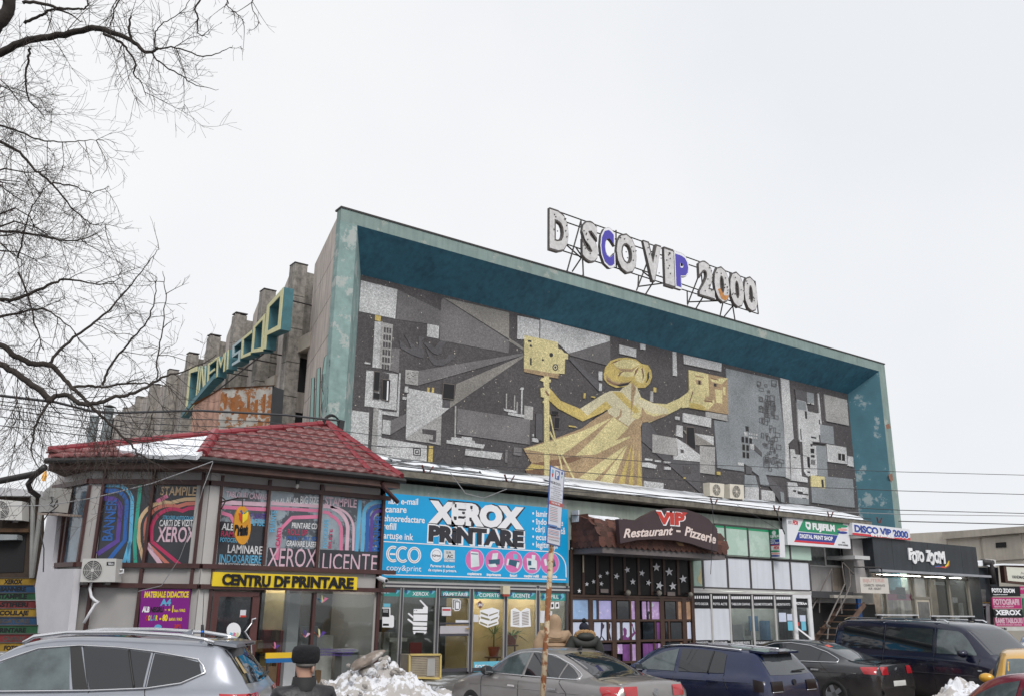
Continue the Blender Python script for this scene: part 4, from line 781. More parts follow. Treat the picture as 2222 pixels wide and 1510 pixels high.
LBL = M('sky blue poster', (0.30, 0.44, 0.68), .4, .25, 1.5, c2=(.55, .66, .82), c2t=.62, c2s=2.5); LIL = M('lilac poster', (0.44, 0.42, 0.72), .4, .2, 2, c2=(.62, .55, .82), c2t=.6, c2s=3); PNK = M('magenta poster', (0.48, 0.32, 0.58), .4, .25, 3, c2=(.66, .54, .76), c2t=.54, c2s=3); WPO = M('pale poster', (0.56, 0.60, 0.74), .4, .06); ORG = M('amber poster', (.42, .25, .15), .4, .3, 4); PUR = M('purple poster', (.16, .05, .20), .4, .4, 3); SIL = M('silhouette print', (.035, .025, .05), .4, .3)
V_ = lambda x, y: zv(x, y)
def poster(x0, y0, x1, y1, m): ubox('door_poster', *V_(x0, y0), *V_(x1, y1), PA, -.01, .02, m, ent)
for a in ((50, 672, 270, 945, LBL), (330, 705, 378, 945, LBL), (405, 710, 570, 945, LIL), (805, 715, 860, 948, PNK), (948, 720, 998, 948, PNK), (1018, 722, 1172, 948, PNK), (1400, 720, 1442, 945, ORG), (1488, 700, 1552, 945, ORG), (52, 982, 272, 1225, WPO), (345, 982, 498, 1222, WPO), (522, 982, 572, 1222, WPO), (632, 985, 680, 1220, WPO), (705, 985, 862, 1220, WPO), (1132, 985, 1178, 1210, PUR), (1498, 982, 1560, 1205, WPO), (380, 1262, 575, 1345, SIL), (640, 1260, 700, 1380, PNK), (705, 1262, 800, 1470, PUR), (822, 1260, 872, 1470, PNK), (960, 1252, 1030, 1480, PUR), (1035, 1252, 1140, 1480, PUR), (1148, 1250, 1192, 1480, PNK), (1432, 1240, 1456, 1262, ORG)): poster(*a)
for a in ((632, 715, 785, 945), (1238, 722, 1385, 945), (960, 985, 1110, 1210), (1240, 985, 1288, 1205), (1310, 985, 1450, 1205), (1250, 1240, 1430, 1350)): poster(*a, GLD)
def sil(pts, m=SIL): slab('door_poster', [V_(*p) for p in pts], PA, .02, .025, m, ent)
sil([(335, 985), (345, 985), (340, 1140), (362, 1160), (380, 1220), (335, 1222)]); sil([(430, 985), (450, 985), (460, 1010), (475, 1010), (470, 1050), (452, 1070), (440, 1150), (495, 1222), (470, 1222), (440, 1160), (420, 1222), (385, 1222), (425, 1160)]); sil([(530, 1000), (550, 995), (548, 1050), (535, 1090), (560, 1190), (555, 1220), (535, 1180), (522, 1100)])
sil([(710, 1060), (730, 1048), (755, 1075), (755, 1130), (745, 1160), (770, 1175), (840, 1110), (825, 1030), (800, 1020), (795, 1000), (815, 990), (832, 1005), (835, 1040), (862, 1110), (860, 1130), (780, 1220), (705, 1220), (705, 1150), (720, 1140)], M('violet silhouette print', (.16, .035, .16), .4)); sil([(1020, 850), (1035, 838), (1046, 860), (1035, 900), (1040, 945), (1020, 945)])
slab('door_poster', ell(*V_(1068, 765), 4.5, 5), PA, .02, .026, M('silver print', (.5, .55, .6)), ent)
sil([(650, 1220), (660, 1190), (680, 1175), (680, 1220)])
for x, y, r in ((157, 587, 27), (253, 502, 27), (337, 470, 27), (436, 497, 28), (421, 402, 27), (510, 362, 27), (626, 403, 38), (763, 322, 38), (832, 472, 38), (947, 363, 38), (1030, 484, 36), (1130, 290, 52), (1290, 347, 52), (1467, 437, 50), (1168, 520, 52), (1336, 528, 50)):
    slab('paper_star', star(*V_(x, y), r / 5.807, random.uniform(-.25, .3)), PA, .05, .058, PRINTW, ent)
for x, y in ((475, 585), (1316, 623)): ubox('plaque', *V_(x - 48, y - 24), *V_(x + 48, y + 24), PA, .05, .065, M('plaque', (.20, .165, .155), .5), ent)
LAMPC = M('frosted lamp glass', (.26, .24, .21), .5, .2)
for x, y, r in ((772, 610, 36), (1163, 615, 36), (1558, 632, 32)):
    p = PA.at(*V_(x, y), .2); s = thing('globe_lamp', {772: 'ribbed unlit globe lamp above the middle of the entrance doors', 1163: 'unlit globe lamp above the doors below the large stars', 1558: 'unlit beige globe lamp at the entrance edge by white panels'}[x], 'lamp', p, 'globe lamps above the entrance')
    bm = bmesh.new(); bmesh.ops.create_uvsphere(bm, u_segments=12, v_segments=8, radius=r / 5.807 / 1914 * 30); me = bpy.data.meshes.new('globe'); bm.to_mesh(me); bm.free(); me.transform(Matrix.Translation(p)); finish('globe', me, LAMPC, s, True)
    MB().bar(p, p + V((0, .2, .05)), .05, .05).build('lamp_arm', BRW, s)
ubox('strip', *V_(60, 42), *V_(212, 60), PA, .05, .07, ALUL, ent); ubox('strip', *V_(202, 140), *V_(214, 352), PA, .05, .07, CREAM, ent)
# canopy: quarter barrel clad with shingles, with a gable end
SHG = [M('brown bitumen shingle', (0.090, 0.036, 0.026), .8, .25, 6, .3, 30, rnd=.3), M('dark brown bitumen shingle', (0.07, 0.03, 0.022), .8, .25, 6, .3, 30, rnd=.3), M('red brown bitumen shingle', (0.115, 0.045, 0.03), .8, .25, 6, .3, 30)]
can = thing('entrance_canopy', 'rounded canopy of brown shingles over the restaurant entrance', 'canopy', PA.at(1370, 1190))
XC0 = PA.at(1240, 1100).x; DEP = 1.5; ZC1 = 4.98
zc0 = PY(YS - DEP).at(1308, 1184).z
XC1 = PY(YS - DEP).at(1577, 1195).x
def canp(x, t, o=0.0):   # t 0 eave .. 1 top
    a = t * math.pi / 2; y = YS - (DEP + o) * math.cos(a) ** 0.9; return V((x, y, zc0 + (ZC1 - zc0 + o) * math.sin(a)))
B = MB(); n = 12
pr_ = [canp(0, i / n) for i in range(n + 1)]
vs = [V((XC0, p.y, p.z)) for p in pr_] + [V((XC1, p.y, p.z)) for p in pr_]
B.add(vs, [(i, i + 1, i + n + 2, i + n + 1) for i in range(n)]); end = [V((XC0, p.y, p.z)) for p in pr_] + [V((XC0, YS, zc0))]; B.add(end, [tuple(range(len(end)))]); B.add([p + V((XC1 - XC0, 0, 0)) for p in end], [tuple(range(len(end) - 1, -1, -1))])
B.build('canopy_shell', SHG[1], can)
MB().box((XC0 + .05, YS - DEP + .05, zc0 - .2), (XC1 - .05, YS - .02, zc0 + .02)).build('fascia_beam', M('mauve grey fascia', (.135, .115, .115), .6, .15), can)
sh_me = []
def shingle_mesh(m):
    B = MB(); wd, hh = .27, .30
    ol = [(-wd / 2, hh), (-wd / 2, .06), (-wd / 3.2, .0), (-wd / 8, -.03), (wd / 8, -.03), (wd / 3.2, 0), (wd / 2, .06), (wd / 2, hh)]
    B.prism([(x, y, .016 if y < hh else .002) for x, y in ol], (0, 0, -.012)); me = bpy.data.meshes.new('shingle'); me.from_pydata([tuple(v) for v in B.v], [], B.f); me.materials.append(m); return me
sh_me = [shingle_mesh(m) for m in SHG]
def shingle(pos, up, nrm):
    o = bpy.data.objects.new('shingle', random.choice(sh_me)); COL.objects.link(o)
    x = up.cross(nrm).normalized(); o.parent = can; m = Matrix((x, up, nrm)).transposed().to_4x4(); m.translation = pos - can.location; o.matrix_basis = m
rows = 9
for r in range(rows):
    t = r / rows * .97; p0 = canp(0, t, .012); p1 = canp(0, min(t + .06, 1), .012); up = (p1 - p0).normalized(); nrm = V((1, 0, 0)).cross(up); nrm = -nrm if nrm.y > 0 else nrm
    x = XC0 + (.135 if r % 2 else 0)
    while x < XC1 + .01:
        if not (r > 5 and XC0 + 2.2 < x < XC0 + 3.6): shingle(V((x, p0.y, p0.z)) + V((0, 0, random.uniform(-.012, .012))), up, nrm)
        x += .262
for r in range(7):
    for c in range(8):
        y = YS - .1 - c * .205 - (.1 if r % 2 else 0); z = zc0 + r * .19; q = (z + .1 - zc0) / (ZC1 - zc0)
        if q < 1 and YS - y < DEP * math.sqrt(max(0, 1 - q * q)) - .02: shingle(V((XC0 - .01, y, z)), V((0, 0, 1)), V((-1, 0, 0)))
ubox('gable_vent', *z4(178, 318), *z4(222, 392), Pl((XC0, YS, 0), (-1, 0, 0)), 0.0, .04, M('white louvre', (.62, .64, .68), .5), can)
sp = MB(); rr = random.Random(5)
for x0, x1, t0, t1 in ((XC0 + .25, XC0 + 1.6, .62, .97), (XC0 + 1.5, XC0 + 2.3, .55, .72), (XC0 + 2.9, XC0 + 5.2, .80, .98)):
    n = 10; a = [(x0 + (x1 - x0) * i / n, t0 + rr.random() * .12 + (.1 if i in (0, n) else 0), t1 - rr.random() * .06) for i in range(n + 1)]
    for i in range(n):
        q = []
        for j in range(4): q.append([canp(a[i][0], a[i][1] + (a[i][2] - a[i][1]) * j / 3, .07), canp(a[i + 1][0], a[i + 1][1] + (a[i + 1][2] - a[i + 1][1]) * j / 3, .07)])
        for j in range(3): sp.add([q[j][0], q[j][1], q[j + 1][1], q[j + 1][0]], [(0, 1, 2, 3)])
        sp.add([q[0][0], q[0][1], canp(a[i + 1][0], a[i + 1][1] - .02, .02), canp(a[i][0], a[i][1] - .02, .02)], [(0, 1, 2, 3)])
s_ = sp.build('canopy_snow', SNOW, None, True); s_['kind'] = 'stuff'; tag(s_, 'thin melting snow on top of the brown shingle canopy', 'snow')
# name board on the canopy
PV = PY(YS - DEP - .28)
vb = thing('restaurant_sign', 'arched brown board with red and white restaurant lettering on the canopy', 'sign', PV.at(1450, 1180))
slab('board', [z4(*p) for p in ((480, 370), (600, 378), (640, 352), (720, 312), (800, 300), (906, 306), (1000, 337), (1060, 372), (1115, 434), (1118, 580), (1040, 560), (940, 527), (840, 507), (700, 500), (600, 506), (492, 528))], PV, -.16, 0, M('aubergine board', (.048, .026, .03), .5, .1), vb)
for i in range(2):
    MB().bar(PV.at(*z4((560, 1040)[i], 400), -.16), PV.at(*z4((560, 1040)[i], 400), -.16) + V((0, .35, 0)), .06, .06).build('bracket', DARKIRON, vb)
RED = M('red lacquer', (.50, .035, .022), .4, .08)
text('VIP', z4(722, 398), z4(915, 412), 27, PV, .004, PRINTW, vb, bold=.095); text('VIP', z4(726, 395), z4(908, 408), 24.5, PV, .01, RED, vb, bold=.06)
for xx in (742, 800, 868, 905): slab('letter_serif', [z4(xx - 20, 326), z4(xx + 18, 330), z4(xx, 352)], PV, .008, .014, RED, vb)
SCRW = M('cream script lettering', (.75, .62, .58), .4)
text('Restaurant', z4(512, 490), z4(832, 470), 19.5, PV, .006, SCRW, vb, bold=.028, shear=.3); text('-', z4(852, 462), z4(880, 464), 16, PV, .006, SCRW, vb, bold=.05); text('Pizzerie', z4(905, 474), z4(1108, 530), 21, PV, .006, SCRW, vb, bold=.028, shear=.3)
tag(slab('broken_board', [z4(*p) for p in ((840, 505), (880, 505), (905, 545), (870, 540))], PV.sh(-.25), -.06, 0, M('bare timber', (.33, .2, .1), .8, .2)), 'splintered bare timber under the arched brown board', 'board')
# ================================================================ photo shop bay
ph = thing('photo_shop_front', 'photo shop front of white and pale green panels with film strip bands', 'shopfront', PA.at(1630, 1400))
MB().box((XV, YS + .05, ZS), (XR, YS + .15, 4.7)).build('backing', GREYIN, ph); MB().box((XV, YS + 1.7, .1), (XR, YS + 1.8, ZS)).build('interior_wall', M('pale photo shop interior', (.42, .44, .42), .8, .25, 1.5), ph)
for x_ in (.33, .58, .80): MB().box((XV + (XR - XV) * x_, YS + .55, ZS - .12), (XV + (XR - XV) * x_ + 1.3, YS + .9, ZS - .08)).build('ceiling_lamp', M('added fill lamp diffuser', (1, .97, .92), .4, 0, emit=9), ph)  # unseen lamps added to brighten the photo shop interior
clutter(ph, XV + 2.6, XR - .3, YS + .9, YS + 1.6, .15, 12, 5)
PGN = M('pale green glass panel', (.40, .54, .46), .25, .06, 1.2, .12, 3, c2=(.47, .60, .52), c2t=.55, c2s=.8); PWH = M('white enamel panel', (.62, .64, .70), .35, .03, streak=.08); GRN = M('green film', (.01, .27, .12), .4)
C8 = lambda x, y: c8(x, y)
cols = [(530, 835), (850, 1140), (1158, 1440), (1465, 1708)]
for x0, x1 in ((850, 1140), (1158, 1430), (1460, 1700), (700, 833), (1720, 1990)):
    p = ubox('glazed_panel', *C8(x0, 125 + (x0 - 850) * .098), *C8(x1, 518 + (x0 - 850) * .07), PA, .0, .03, PGN, ph)
    ubox('green_band', *C8(x0, 127 + (x0 - 850) * .098), *C8(x1, 158 + (x0 - 850) * .098), PA, .03, .034, GRN, ph)
ubox('glazed_panel', *C8(380, 535), *C8(512, 945), PA, 0, .03, PGN, ph); ubox('green_band', *C8(380, 535), *C8(402, 945), PA, .03, .034, GRN, ph)
slab('broken_glass', [C8(510, 690), C8(525, 940), C8(480, 900), C8(462, 850), C8(490, 790)], PA, .03, .036, M('yellowed board', (.6, .52, .3), .7), ph)
for i, (x0, x1) in enumerate(((545, 850), (880, 1160), (1190, 1468), (1498, 1715), (1735, 1985))): ubox('white_panel', *C8(x0, 550 + (x0 - 545) * .048), *C8(x1, 960 + (x0 - 545) * .028), PA, .0, .03, PWH, ph)
for i, (x0, x1) in enumerate(((400, 640), (655, 890), (905, 1200), (1215, 1505), (1520, 1752))):
    b = ubox('film_band', *C8(x0 + 5, 1050 + i * 3), *C8(x1 - 5, 1252 + i * 1), PA, .02, .03, BLACKV, ph)
    nn = 7 if i < 2 else (10 if i < 4 else 8)
    for q in range(nn):
        xx = x0 + 18 + (x1 - x0 - 36) * (q + .5) / nn; slab('film_hole', [C8(xx - 9, 1080 + i * 3), C8(xx + 9, 1082 + i * 3), C8(xx + 10, 1120 + i * 3), C8(xx - 8, 1118 + i * 3)], PA, .03, .033, PRINTW, b)
    s = ('FOTO DECOR', 'FOTO ACTE', 'TABLOURI CANVAS', 'ALBUME FOTOCARTE', 'LABORATOR FOTO')[i]; m = 22 if i else 30
    text(s, C8(x0 + m, 1204 + i * 2), C8(x1 - m, 1206 + i * 2), 5.2, PA, .034, PRINTW, b, bold=.015)
    if i < 2: ubox('white_film', *C8(x0 + 5, 1256), *C8(x1, 1690 + i * 5), PA, .02, .028, PWH, ph)
    else: ubox('shop_pane', *C8(x0 + 5, 1254 + i * 2), *C8(x1, 1690), PA, .02, .026, GLS, ph)
    b2 = ubox('film_band', *C8(x0 + 5, 1688), *C8(x1 - 5, 1800), PA, .02, .032, BLACKV, ph); text(('SCANARE FOTO', 'FOTOGRAFII', 'CALENDARE FOTO', 'RESTAURARI FOTO', 'RAME FOTO')[i], C8(x0 + m, 1738), C8(x1 - m, 1736), 5.2, PA, .036, PRINTW, b2, bold=.015)
B = MB()
for x, y0, y1 in ((840, 110, 560), (1148, 140, 585), (1448, 175, 580), (1712, 195, 600), (528, 490, 560)): vbar(B, *C8(x, y0), C8(x, y1)[1], 3, PA, -.02, .055)
for x, y0, y1 in ((530, 540, 990), (865, 545, 990), (1178, 560, 995), (1486, 585, 1005), (1725, 600, 1010), (372, 525, 970), (1990, 620, 1015)): vbar(B, *C8(x, y0), C8(x, y1)[1], 3, PA, -.02, .055)
for x, y, x1 in ((700, 100, 1990), (360, 515, 1990), (540, 535, 1990), (370, 962, 1990), (380, 1040, 1995)): hbar(B, *C8(x, y), C8(x1, y)[0], 3.2, PA, -.02, .06)
B.build('panel_frame', M('dark panel frame', (.055, .05, .05), .5), ph)
B = MB()
hbar(B, *C8(375, 985), 1760, 5.5, PA, -.02, .05); hbar(B, *C8(375, 1020), 1760, 5, PA, -.02, .07)
for x in (400, 648, 898, 1208, 1512, 1756): vbar(B, *C8(x, 1042), 1466, 3.2, PA, -.02, .06)
B.build('shopfront_frame', ALUL, ph)
# white framed door
D0 = lambda x, y: zs(x, y)
dr = MB()
for q in ((168, 895, 205, 1640), (352, 895, 392, 1640)): dr.prism(U(*D0(q[0], q[1]), *D0(q[2], q[3]), PA, .08), (0, .1, 0))
dr.prism(U(*D0(168, 893), *D0(385, 932), PA, .085), (0, .1, 0)); d_ = dr.build('door', M('white door plastic', (.68, .68, .70), .4), ph)
ubox('door_pane', *D0(205, 930), *D0(360, 1640), PA, 0, .03, GLS, d_); b = ubox('film_band', *D0(205, 935), *D0(355, 1045), PA, .03, .04, BLACKV, d_); text('FOTIKA.ro', D0(210, 1012), D0(340, 1010), 5.5, PA, .044, PRINTW, b, bold=.06)
for q, m in (((0, 1110, 85, 1220), WPO), ((100, 1125, 160, 1205), WPO), ((108, 1215, 165, 1325), TURB), ((255, 1140, 322, 1215), WPO), ((272, 1215, 326, 1325), TURB), ((212, 1225, 250, 1268), RED)): ubox('notice', *D0(q[0], q[1]), *D0(q[2], q[3]), PA, .03, .045, m, ph)
stroke('door_rail', [D0(215, 1290), D0(400, 1430)], 3.4, PA, .2, PRINTW, ph); 
# interior hints behind the panes
MB().box((PA.at(1603, 1300).x, YS + 1.2, .9), (PA.at(1636, 1300).x, YS + 1.3, 1.9)).build('display_board', M('wood display', (.16, .09, .05), .6), ph)
# ---------------------------------------------------------------- recessed stair bay
GWAL = M('grey stair wall', (.36, .345, .34), .8, .1, 1.5, streak=.06); TILE = M('beige wall tile', (.36, .30, .25), .5, .08)
PS = PY(YS + .9)
sbay = thing('stair_bay', 'grey recessed bay with dark upper windows above iron stairs', 'building', PS.at(1830, 1440))
B = MB(); xa = PA.at(1757, 1290).x + .03; B.box((xa, YS + .9, 2.35), (XE, YS + 2.4, ZL)); B.build('bay_wall', GWAL, sbay)
MB().box((xa, YS + .85, .1), (XE, YS + 1.0, 2.33)).build('under_stair', VOID, sbay)
MB().box((XR - .05, YS + .05, 2.55), (XR + .05, YS + .9, 4.9)).build('side_wall', GREENW, sbay)
w_ = ubox('window', *zs(345, 300), *zs(752, 540), PS, .0, .06, M('white window frame', (.56, .55, .54), .5), sbay)
for x0, x1 in ((362, 545), (565, 738)): ubox('pane', *zs(x0, 312), *zs(x1, 528), PS, .06, .066, M('plastic sheeted pane', (.06, .065, .065), .25, .6, 3, .5, 5), w_)
d2 = ubox('door', *zs(760, 280), *zs(890, 815), PS, .0, .08, M('anthracite door', (.05, .058, .06), .5, .1), sbay)
slab('door_badge', ell(*zs(815, 442), 5, 3.5, 12), PS, .08, .09, M('badge', (.3, .4, .38)), d2)
for r in range(4):
    for c in range(2): ubox('tile', *zs(655 + c * 66, 570 + r * 68), *zs(718 + c * 66, 634 + r * 68), PS, 0, .02, TILE, sbay)
ubox('pier', *zs(885, 210), *zs(1075, 870), PY(YS + .1), -.5, .0, GWAL, sbay)
B = MB(); B.prism(U(*zs(385, 845), *zs(900, 925), PY(YS + .2), 0), (0, .7, 0)); B.build('landing', M('dark landing edge', (.05, .05, .055), .7), sbay)
B = MB(); B.prism(U(*zs(668, 893), *zs(1015, 930), PY(YS + .0), 0), (0, .9, 0)); B.build('landing', CONCL, sbay)
ubox('blue_post', *zs(955, 935), *zs(995, 1640), PY(YS + .4), -.1, 0, M('blue paint', (.01, .09, .3), .5), sbay)
ir = thing('iron_stairs', 'open rusty iron stairs with handrails climbing to the dark door', 'stairs', PA.at(1810, 1450))
TRD = M('rusty tread iron', (.14, .085, .06), .7, .35, 5); RAILM = M('weathered handrail steel', (.14, .125, .115), .5, .2)
xs0, xs1 = PA.at(1763, 1430).x, PA.at(1853, 1290).x; dz = (2.35 - .15) / 9
for i in range(9):
    x = xs0 + (xs1 - xs0) * i / 9; z = .15 + dz * (i + 1); MB().box((x - .02, YS - .45, z - .04), (x + (xs1 - xs0) / 9 + .05, YS + .55, z)).build('tread', TRD, ir)
for y in (YS - .47, YS + .57): MB().bar((xs0 - .1, y, .1), (xs1, y, 2.33), .05, .2).build('stringer', TRD, ir)
PR1 = PY(YS - .5)
B = MB(); G = lambda x, y, o=0: PR1.at(*zs(x, y), o)
B.tube([G(405, 1060, -.9), G(640, 575, -.9), G(665, 590, -.9)], .03, 6); B.tube([G(640, 575, -.9), G(650, 870, -.9)], .03, 6); B.tube([G(490, 900, -.9), G(495, 1110, -.9)], .025, 6)
for pts in ([(575, 1250), (730, 920), (800, 760), (770, 560), (775, 500), (905, 640)], [(690, 1150), (790, 960), (868, 770), (848, 560)], [(575, 1250), (600, 1300), (590, 1430)], [(575, 1250), (620, 1280)], [(750, 930), (765, 1120)], [(870, 640), (860, 780)]): B.tube([G(*p) for p in pts], .032, 6)
B.build('handrail', RAILM, ir)
B = MB(); PJ = PY(YS - .9); 
for pts in ([(915, 555), (1235, 562), (1250, 600), (1250, 680)], [(1085, 556), (1090, 680)]): B.tube([PJ.at(*zs(*p)) for p in pts], .03, 6)
jb = thing('jewellery_board', 'small cream jewellery repair board hanging from a pipe frame', 'sign', PJ.at(1895, 1290)); B.build('pipe_frame', DARKIRON, jb)
ubox('board', *zs(982, 675), *zs(1322, 868), PJ, -.05, .0, M('cream board', (.58, .545, .50), .5, .05), jb)
FAD = M('faded red print', (.55, .33, .30), .5); text('BIJUTERIE', zs(1022, 738), zs(1282, 738), 7.4, PJ, .004, FAD, jb, bold=.02); text('CONFECTII - REPARATII', zs(1032, 790), zs(1288, 794), 5.2, PJ, .004, INK, jb, bold=.01); text('AUR - ARGINT', zs(1088, 830), zs(1246, 833), 5.2, PJ, .004, INK, jb, bold=.01)
# ---------------------------------------------------------------- film brand sign, club sign, blade sign
PF1 = PY(YS - .35)
fs = thing('photo_lab_sign', 'large white light box sign with green and blue slanted fields', 'sign', PF1.at(1775, 1190))
LBX = M('light box acrylic', (.72, .73, .76), .35, .03)
q = [z5(*p) for p in ((150, 255), (583, 299), (598, 481), (158, 452))]; slab('box', q, PF1, -.22, 0, LBX, fs)
FGR, FBL, FRD = M('green acrylic', (.005, .25, .11), .4), M('blue acrylic', (.012, .035, .26), .4), M('red acrylic', (.6, .015, .03), .4)
slab('print', [z5(*p) for p in ((272, 270), (548, 300), (510, 385), (232, 358))], PF1, 0, .004, FGR, fs); slab('print', [z5(*p) for p in ((232, 364), (508, 388), (485, 440), (210, 420))], PF1, 0, .004, FBL, fs); slab('print', [z5(*p) for p in ((210, 420), (486, 441), (480, 455), (203, 433))], PF1, 0, .005, FRD, fs)
FT = lambda s, a, b, h, m, bold=.04, **k: text(s, z5(*a), z5(*b), h, PF1, .008, m, fs, bold=bold, **k)
FT('FUJIFILM', (333, 345), (488, 358), 13.5, PRINTW, .06); FT('DIGITAL PRINT SHOP', (243, 404), (474, 424), 8.6, PRINTW, .04); FT('FDi', (192, 309), (232, 314), 8.5, FRD, .05, shear=.25); FT('24A', (538, 441), (560, 443), 3.2, INK, .03); FT('FOTO EXPRES', (513, 458), (580, 463), 3.4, INK, .03)
slab('print', [z5(*p) for p in ((282, 292), (312, 295), (320, 310), (318, 345), (300, 348), (284, 325))], PF1, .004, .008, PRINTW, fs); slab('print', [z5(*p) for p in ((290, 308), (308, 310), (308, 330), (294, 325))], PF1, .008, .010, FGR, fs)
for k, m in ((324, FGR), (347, M('salmon acrylic', (.75, .35, .33), .4)), (368, FBL)): slab('print', [z5(540 + 36 * math.cos(a / 8 * math.pi), k + 9 * math.sin(a / 8 * math.pi) + 2 * math.cos(a / 8 * math.pi)) for a in range(16)], PF1, .002, .007, m, fs)
for q in range(3): FT('FOTO', (163, 291 + q * 8), (186, 292.5 + q * 8), 1.8, INK, .02)
PD = PY(YS - .55)
ds = thing('club_sign', 'flat white and red sign box with blue club lettering over the stairs', 'sign', PD.at(1910, 1172))
slab('box', [z5(*p) for p in ((608, 299), (1008, 345), (1014, 422), (612, 383))], PD, -.3, 0, LBX, ds); slab('print', [z5(*p) for p in ((610, 368), (985, 408), (1013, 404), (1014, 421), (612, 384))], PD, 0, .004, FRD, ds)
text('DISCO VIP 2000', z5(624, 361), z5(1003, 408), 16, PD, .006, PRINTW, ds, bold=.085); text('DISCO VIP 2000', z5(626, 360), z5(1001, 406), 14.8, PD, .010, M('royal blue letters', (.01, .05, .32), .4), ds, bold=.05); text('INTRARE', z5(740, 390), z5(902, 406), 5.6, PD, .012, PRINTW, ds, bold=.09)
MB().box((PD.at(1850, 1150).x, YS - .55, 4.15), (PD.at(1882, 1150).x, YS + .9, 4.3)).build('soffit_board', M('soffit board', (.5, .5, .5), .6), ds)
xbld = PA.at(1668, 1149).x; PL = Pl((xbld, YS, 0), (-1, 0, 0))
bs = thing('blade_sign', 'narrow upright light box sign projecting beside the green glazed panels', 'sign', PL.at(1680, 1208))
q = [z5(*p) for p in ((26, 350), (97, 343), (106, 540), (36, 546))]; slab('box', q, PL, -.32, 0, LBX, bs)
slab('print', [z5(*p) for p in ((26, 350), (96, 344), (99, 410), (30, 414))], PL, 0, .004, FGR, bs); slab('print', [z5(*p) for p in ((30, 418), (99, 413), (102, 452), (33, 456))], PL, 0, .004, FBL, bs); slab('print', [z5(*p) for p in ((33, 456), (102, 452), (102, 458), (33, 462))], PL, 0, .005, FRD, bs)
text('FUJIFILM', z5(29, 404), z5(96, 399), 5.2, PL, .008, PRINTW, bs, bold=.05); text('DIGITAL', z5(34, 432), z5(72, 430), 3, PL, .008, PRINTW, bs); text('PRINT SHOP', z5(35, 448), z5(98, 444), 3.4, PL, .008, PRINTW, bs); text('FDi', z5(60, 485), z5(98, 482), 6, PL, .008, FRD, bs, bold=.05, shear=.2); slab('print', ell(*z5(62, 370), 4.5, 5, 8), PL, .004, .008, PRINTW, bs)
for k, m in ((498, FGR), (514, MATS['salmon acrylic']), (530, FBL)): slab('print', ell(*z5(70, k), 10, 2, 14), PL, 0, .006, m, bs)
# ================================================================ print shop pavilion with tiled hip roof
z1, z2, zl3, e5 = crop(0, 880, 2.3964), crop(400, 880, 2.3964), crop(0, 1020, 3.775), crop(380, 620, 4.44)
def hit(px, py, o, n):
    d = ray(px, py); return CAM + d * ((o - CAM).dot(n) / d.dot(n))
YP = 20.3
A1 = PY(YP); H0 = A1.at(456, 1047); NB = V((-.588, -.809, 0))
B1 = Pl((H0.x, YP, 0), NB); PCO = B1.at(196, 1047); C1 = Pl((PCO.x, PCO.y, 0), (-.98, -.18, 0))
AR = A1.at(836, 1080)
GREYP = M('light grey cladding', (.385, .37, .36), .6, .06, 1.2, streak=.03); GREYL = M('pale grey pilaster', (.50, .485, .47), .6, .05, streak=.06); MAR = M('maroon steel section', (.062, .024, .022), .45, .2, 4); WPL = M('white plaster', (.60, .59, .62), .8, .07, 1.3, .15, 25)
pav = thing('print_pavilion', 'round cornered grey print shop with maroon frames and a red tiled roof', 'shop', (H0.x + 1, YP, 0))
ze = (A1.sh(.55).at(437, 990).z + A1.sh(.55).at(803, 1027).z) / 2
zw = ze - .12
# walls
B = MB(); bl = C1.at(120, 1060); CL = V((bl.x, bl.y, 0)); HH = V((H0.x, YP, 0)); PP = V((PCO.x, PCO.y, 0)); AA = V((AR.x, YP, 0))
def wallq(a, b, z0, z1): return [V((a.x, a.y, z0)), V((b.x, b.y, z0)), V((b.x, b.y, z1)), V((a.x, a.y, z1))]
zsill = A1.at(456, 1228).z; zrail = A1.at(456, 1047).z; zlow = A1.at(456, 1272).z
for a, b, n in ((HH, AA, A1.n), (PP, HH, B1.n), (CL, PP, C1.n)):
    B.prism(wallq(a, b, zrail - .03, zw), -n * .2)
    B.prism(wallq(a, b, zlow, zsill), -n * .2)
B.prism(wallq(PP, HH, 0, zlow), -B1.n * .2); B.prism(wallq(CL, PP, 0, zlow), -C1.n * .2)
B.prism([V((AR.x, YP, 0)), V((AR.x, YS, 0)), V((AR.x, YS, zw)), V((AR.x, YP, zw))], (-.15, 0, 0))
B.build('wall', GREYP, pav)
B = MB()   # pilasters at the folded corner
hx = (A1.at(485, 1047) - H0).length; B.prism(wallq(HH + V((0, 0, 0)), HH + V((hx, 0, 0)), .1, zw), (0, -.03, 0))
B.build('pilaster', GREYL, pav)
B = MB(); d_ = (PP - HH).normalized(); B.prism(wallq(HH + d_ * .28, HH, .1, zw), B1.n * .03); B.prism(wallq(PP, PP - d_ * .28, zsill, zw), B1.n * .03)
B.build('pilaster', GREYP, pav)
# rails wrap round all three faces
B = MB()
for z, hh, pr in ((zrail, .11, .09), (zsill, .1, .12), (zlow, .1, .14)):
    ext = V((.35 if z < zrail else .12, 0, 0))
    B.prism(wallq(HH, AA + ext, z - hh / 2, z + hh / 2), A1.n * pr); B.prism(wallq(PP, HH, z - hh / 2, z + hh / 2), B1.n * pr); B.prism(wallq(CL, PP, z - hh / 2, z + hh / 2), C1.n * pr)
B.build('rail', MAR, pav)
def mul(*a): vbar(MB_ := MB(), *a, 0, .085); MB_.build('mullion', MAR, pav)
for x, y0, y1 in ((485, 1030, 1450), (588, 1040, 1225), (700.5, 1050, 1236), (835, 1070, 1470)): mul(x, y0, y1, 5.5, A1)
for p in (z1(548, 320), z1(805, 320), z1(1062, 320)): mul(p[0], p[1], 1228, 6, B1)
for p in (z1(735, 845), z1(1000, 845), z1(470, 945)): mul(p[0], p[1], 1272 if p[0] > 250 else 1420, 6.5, B1)
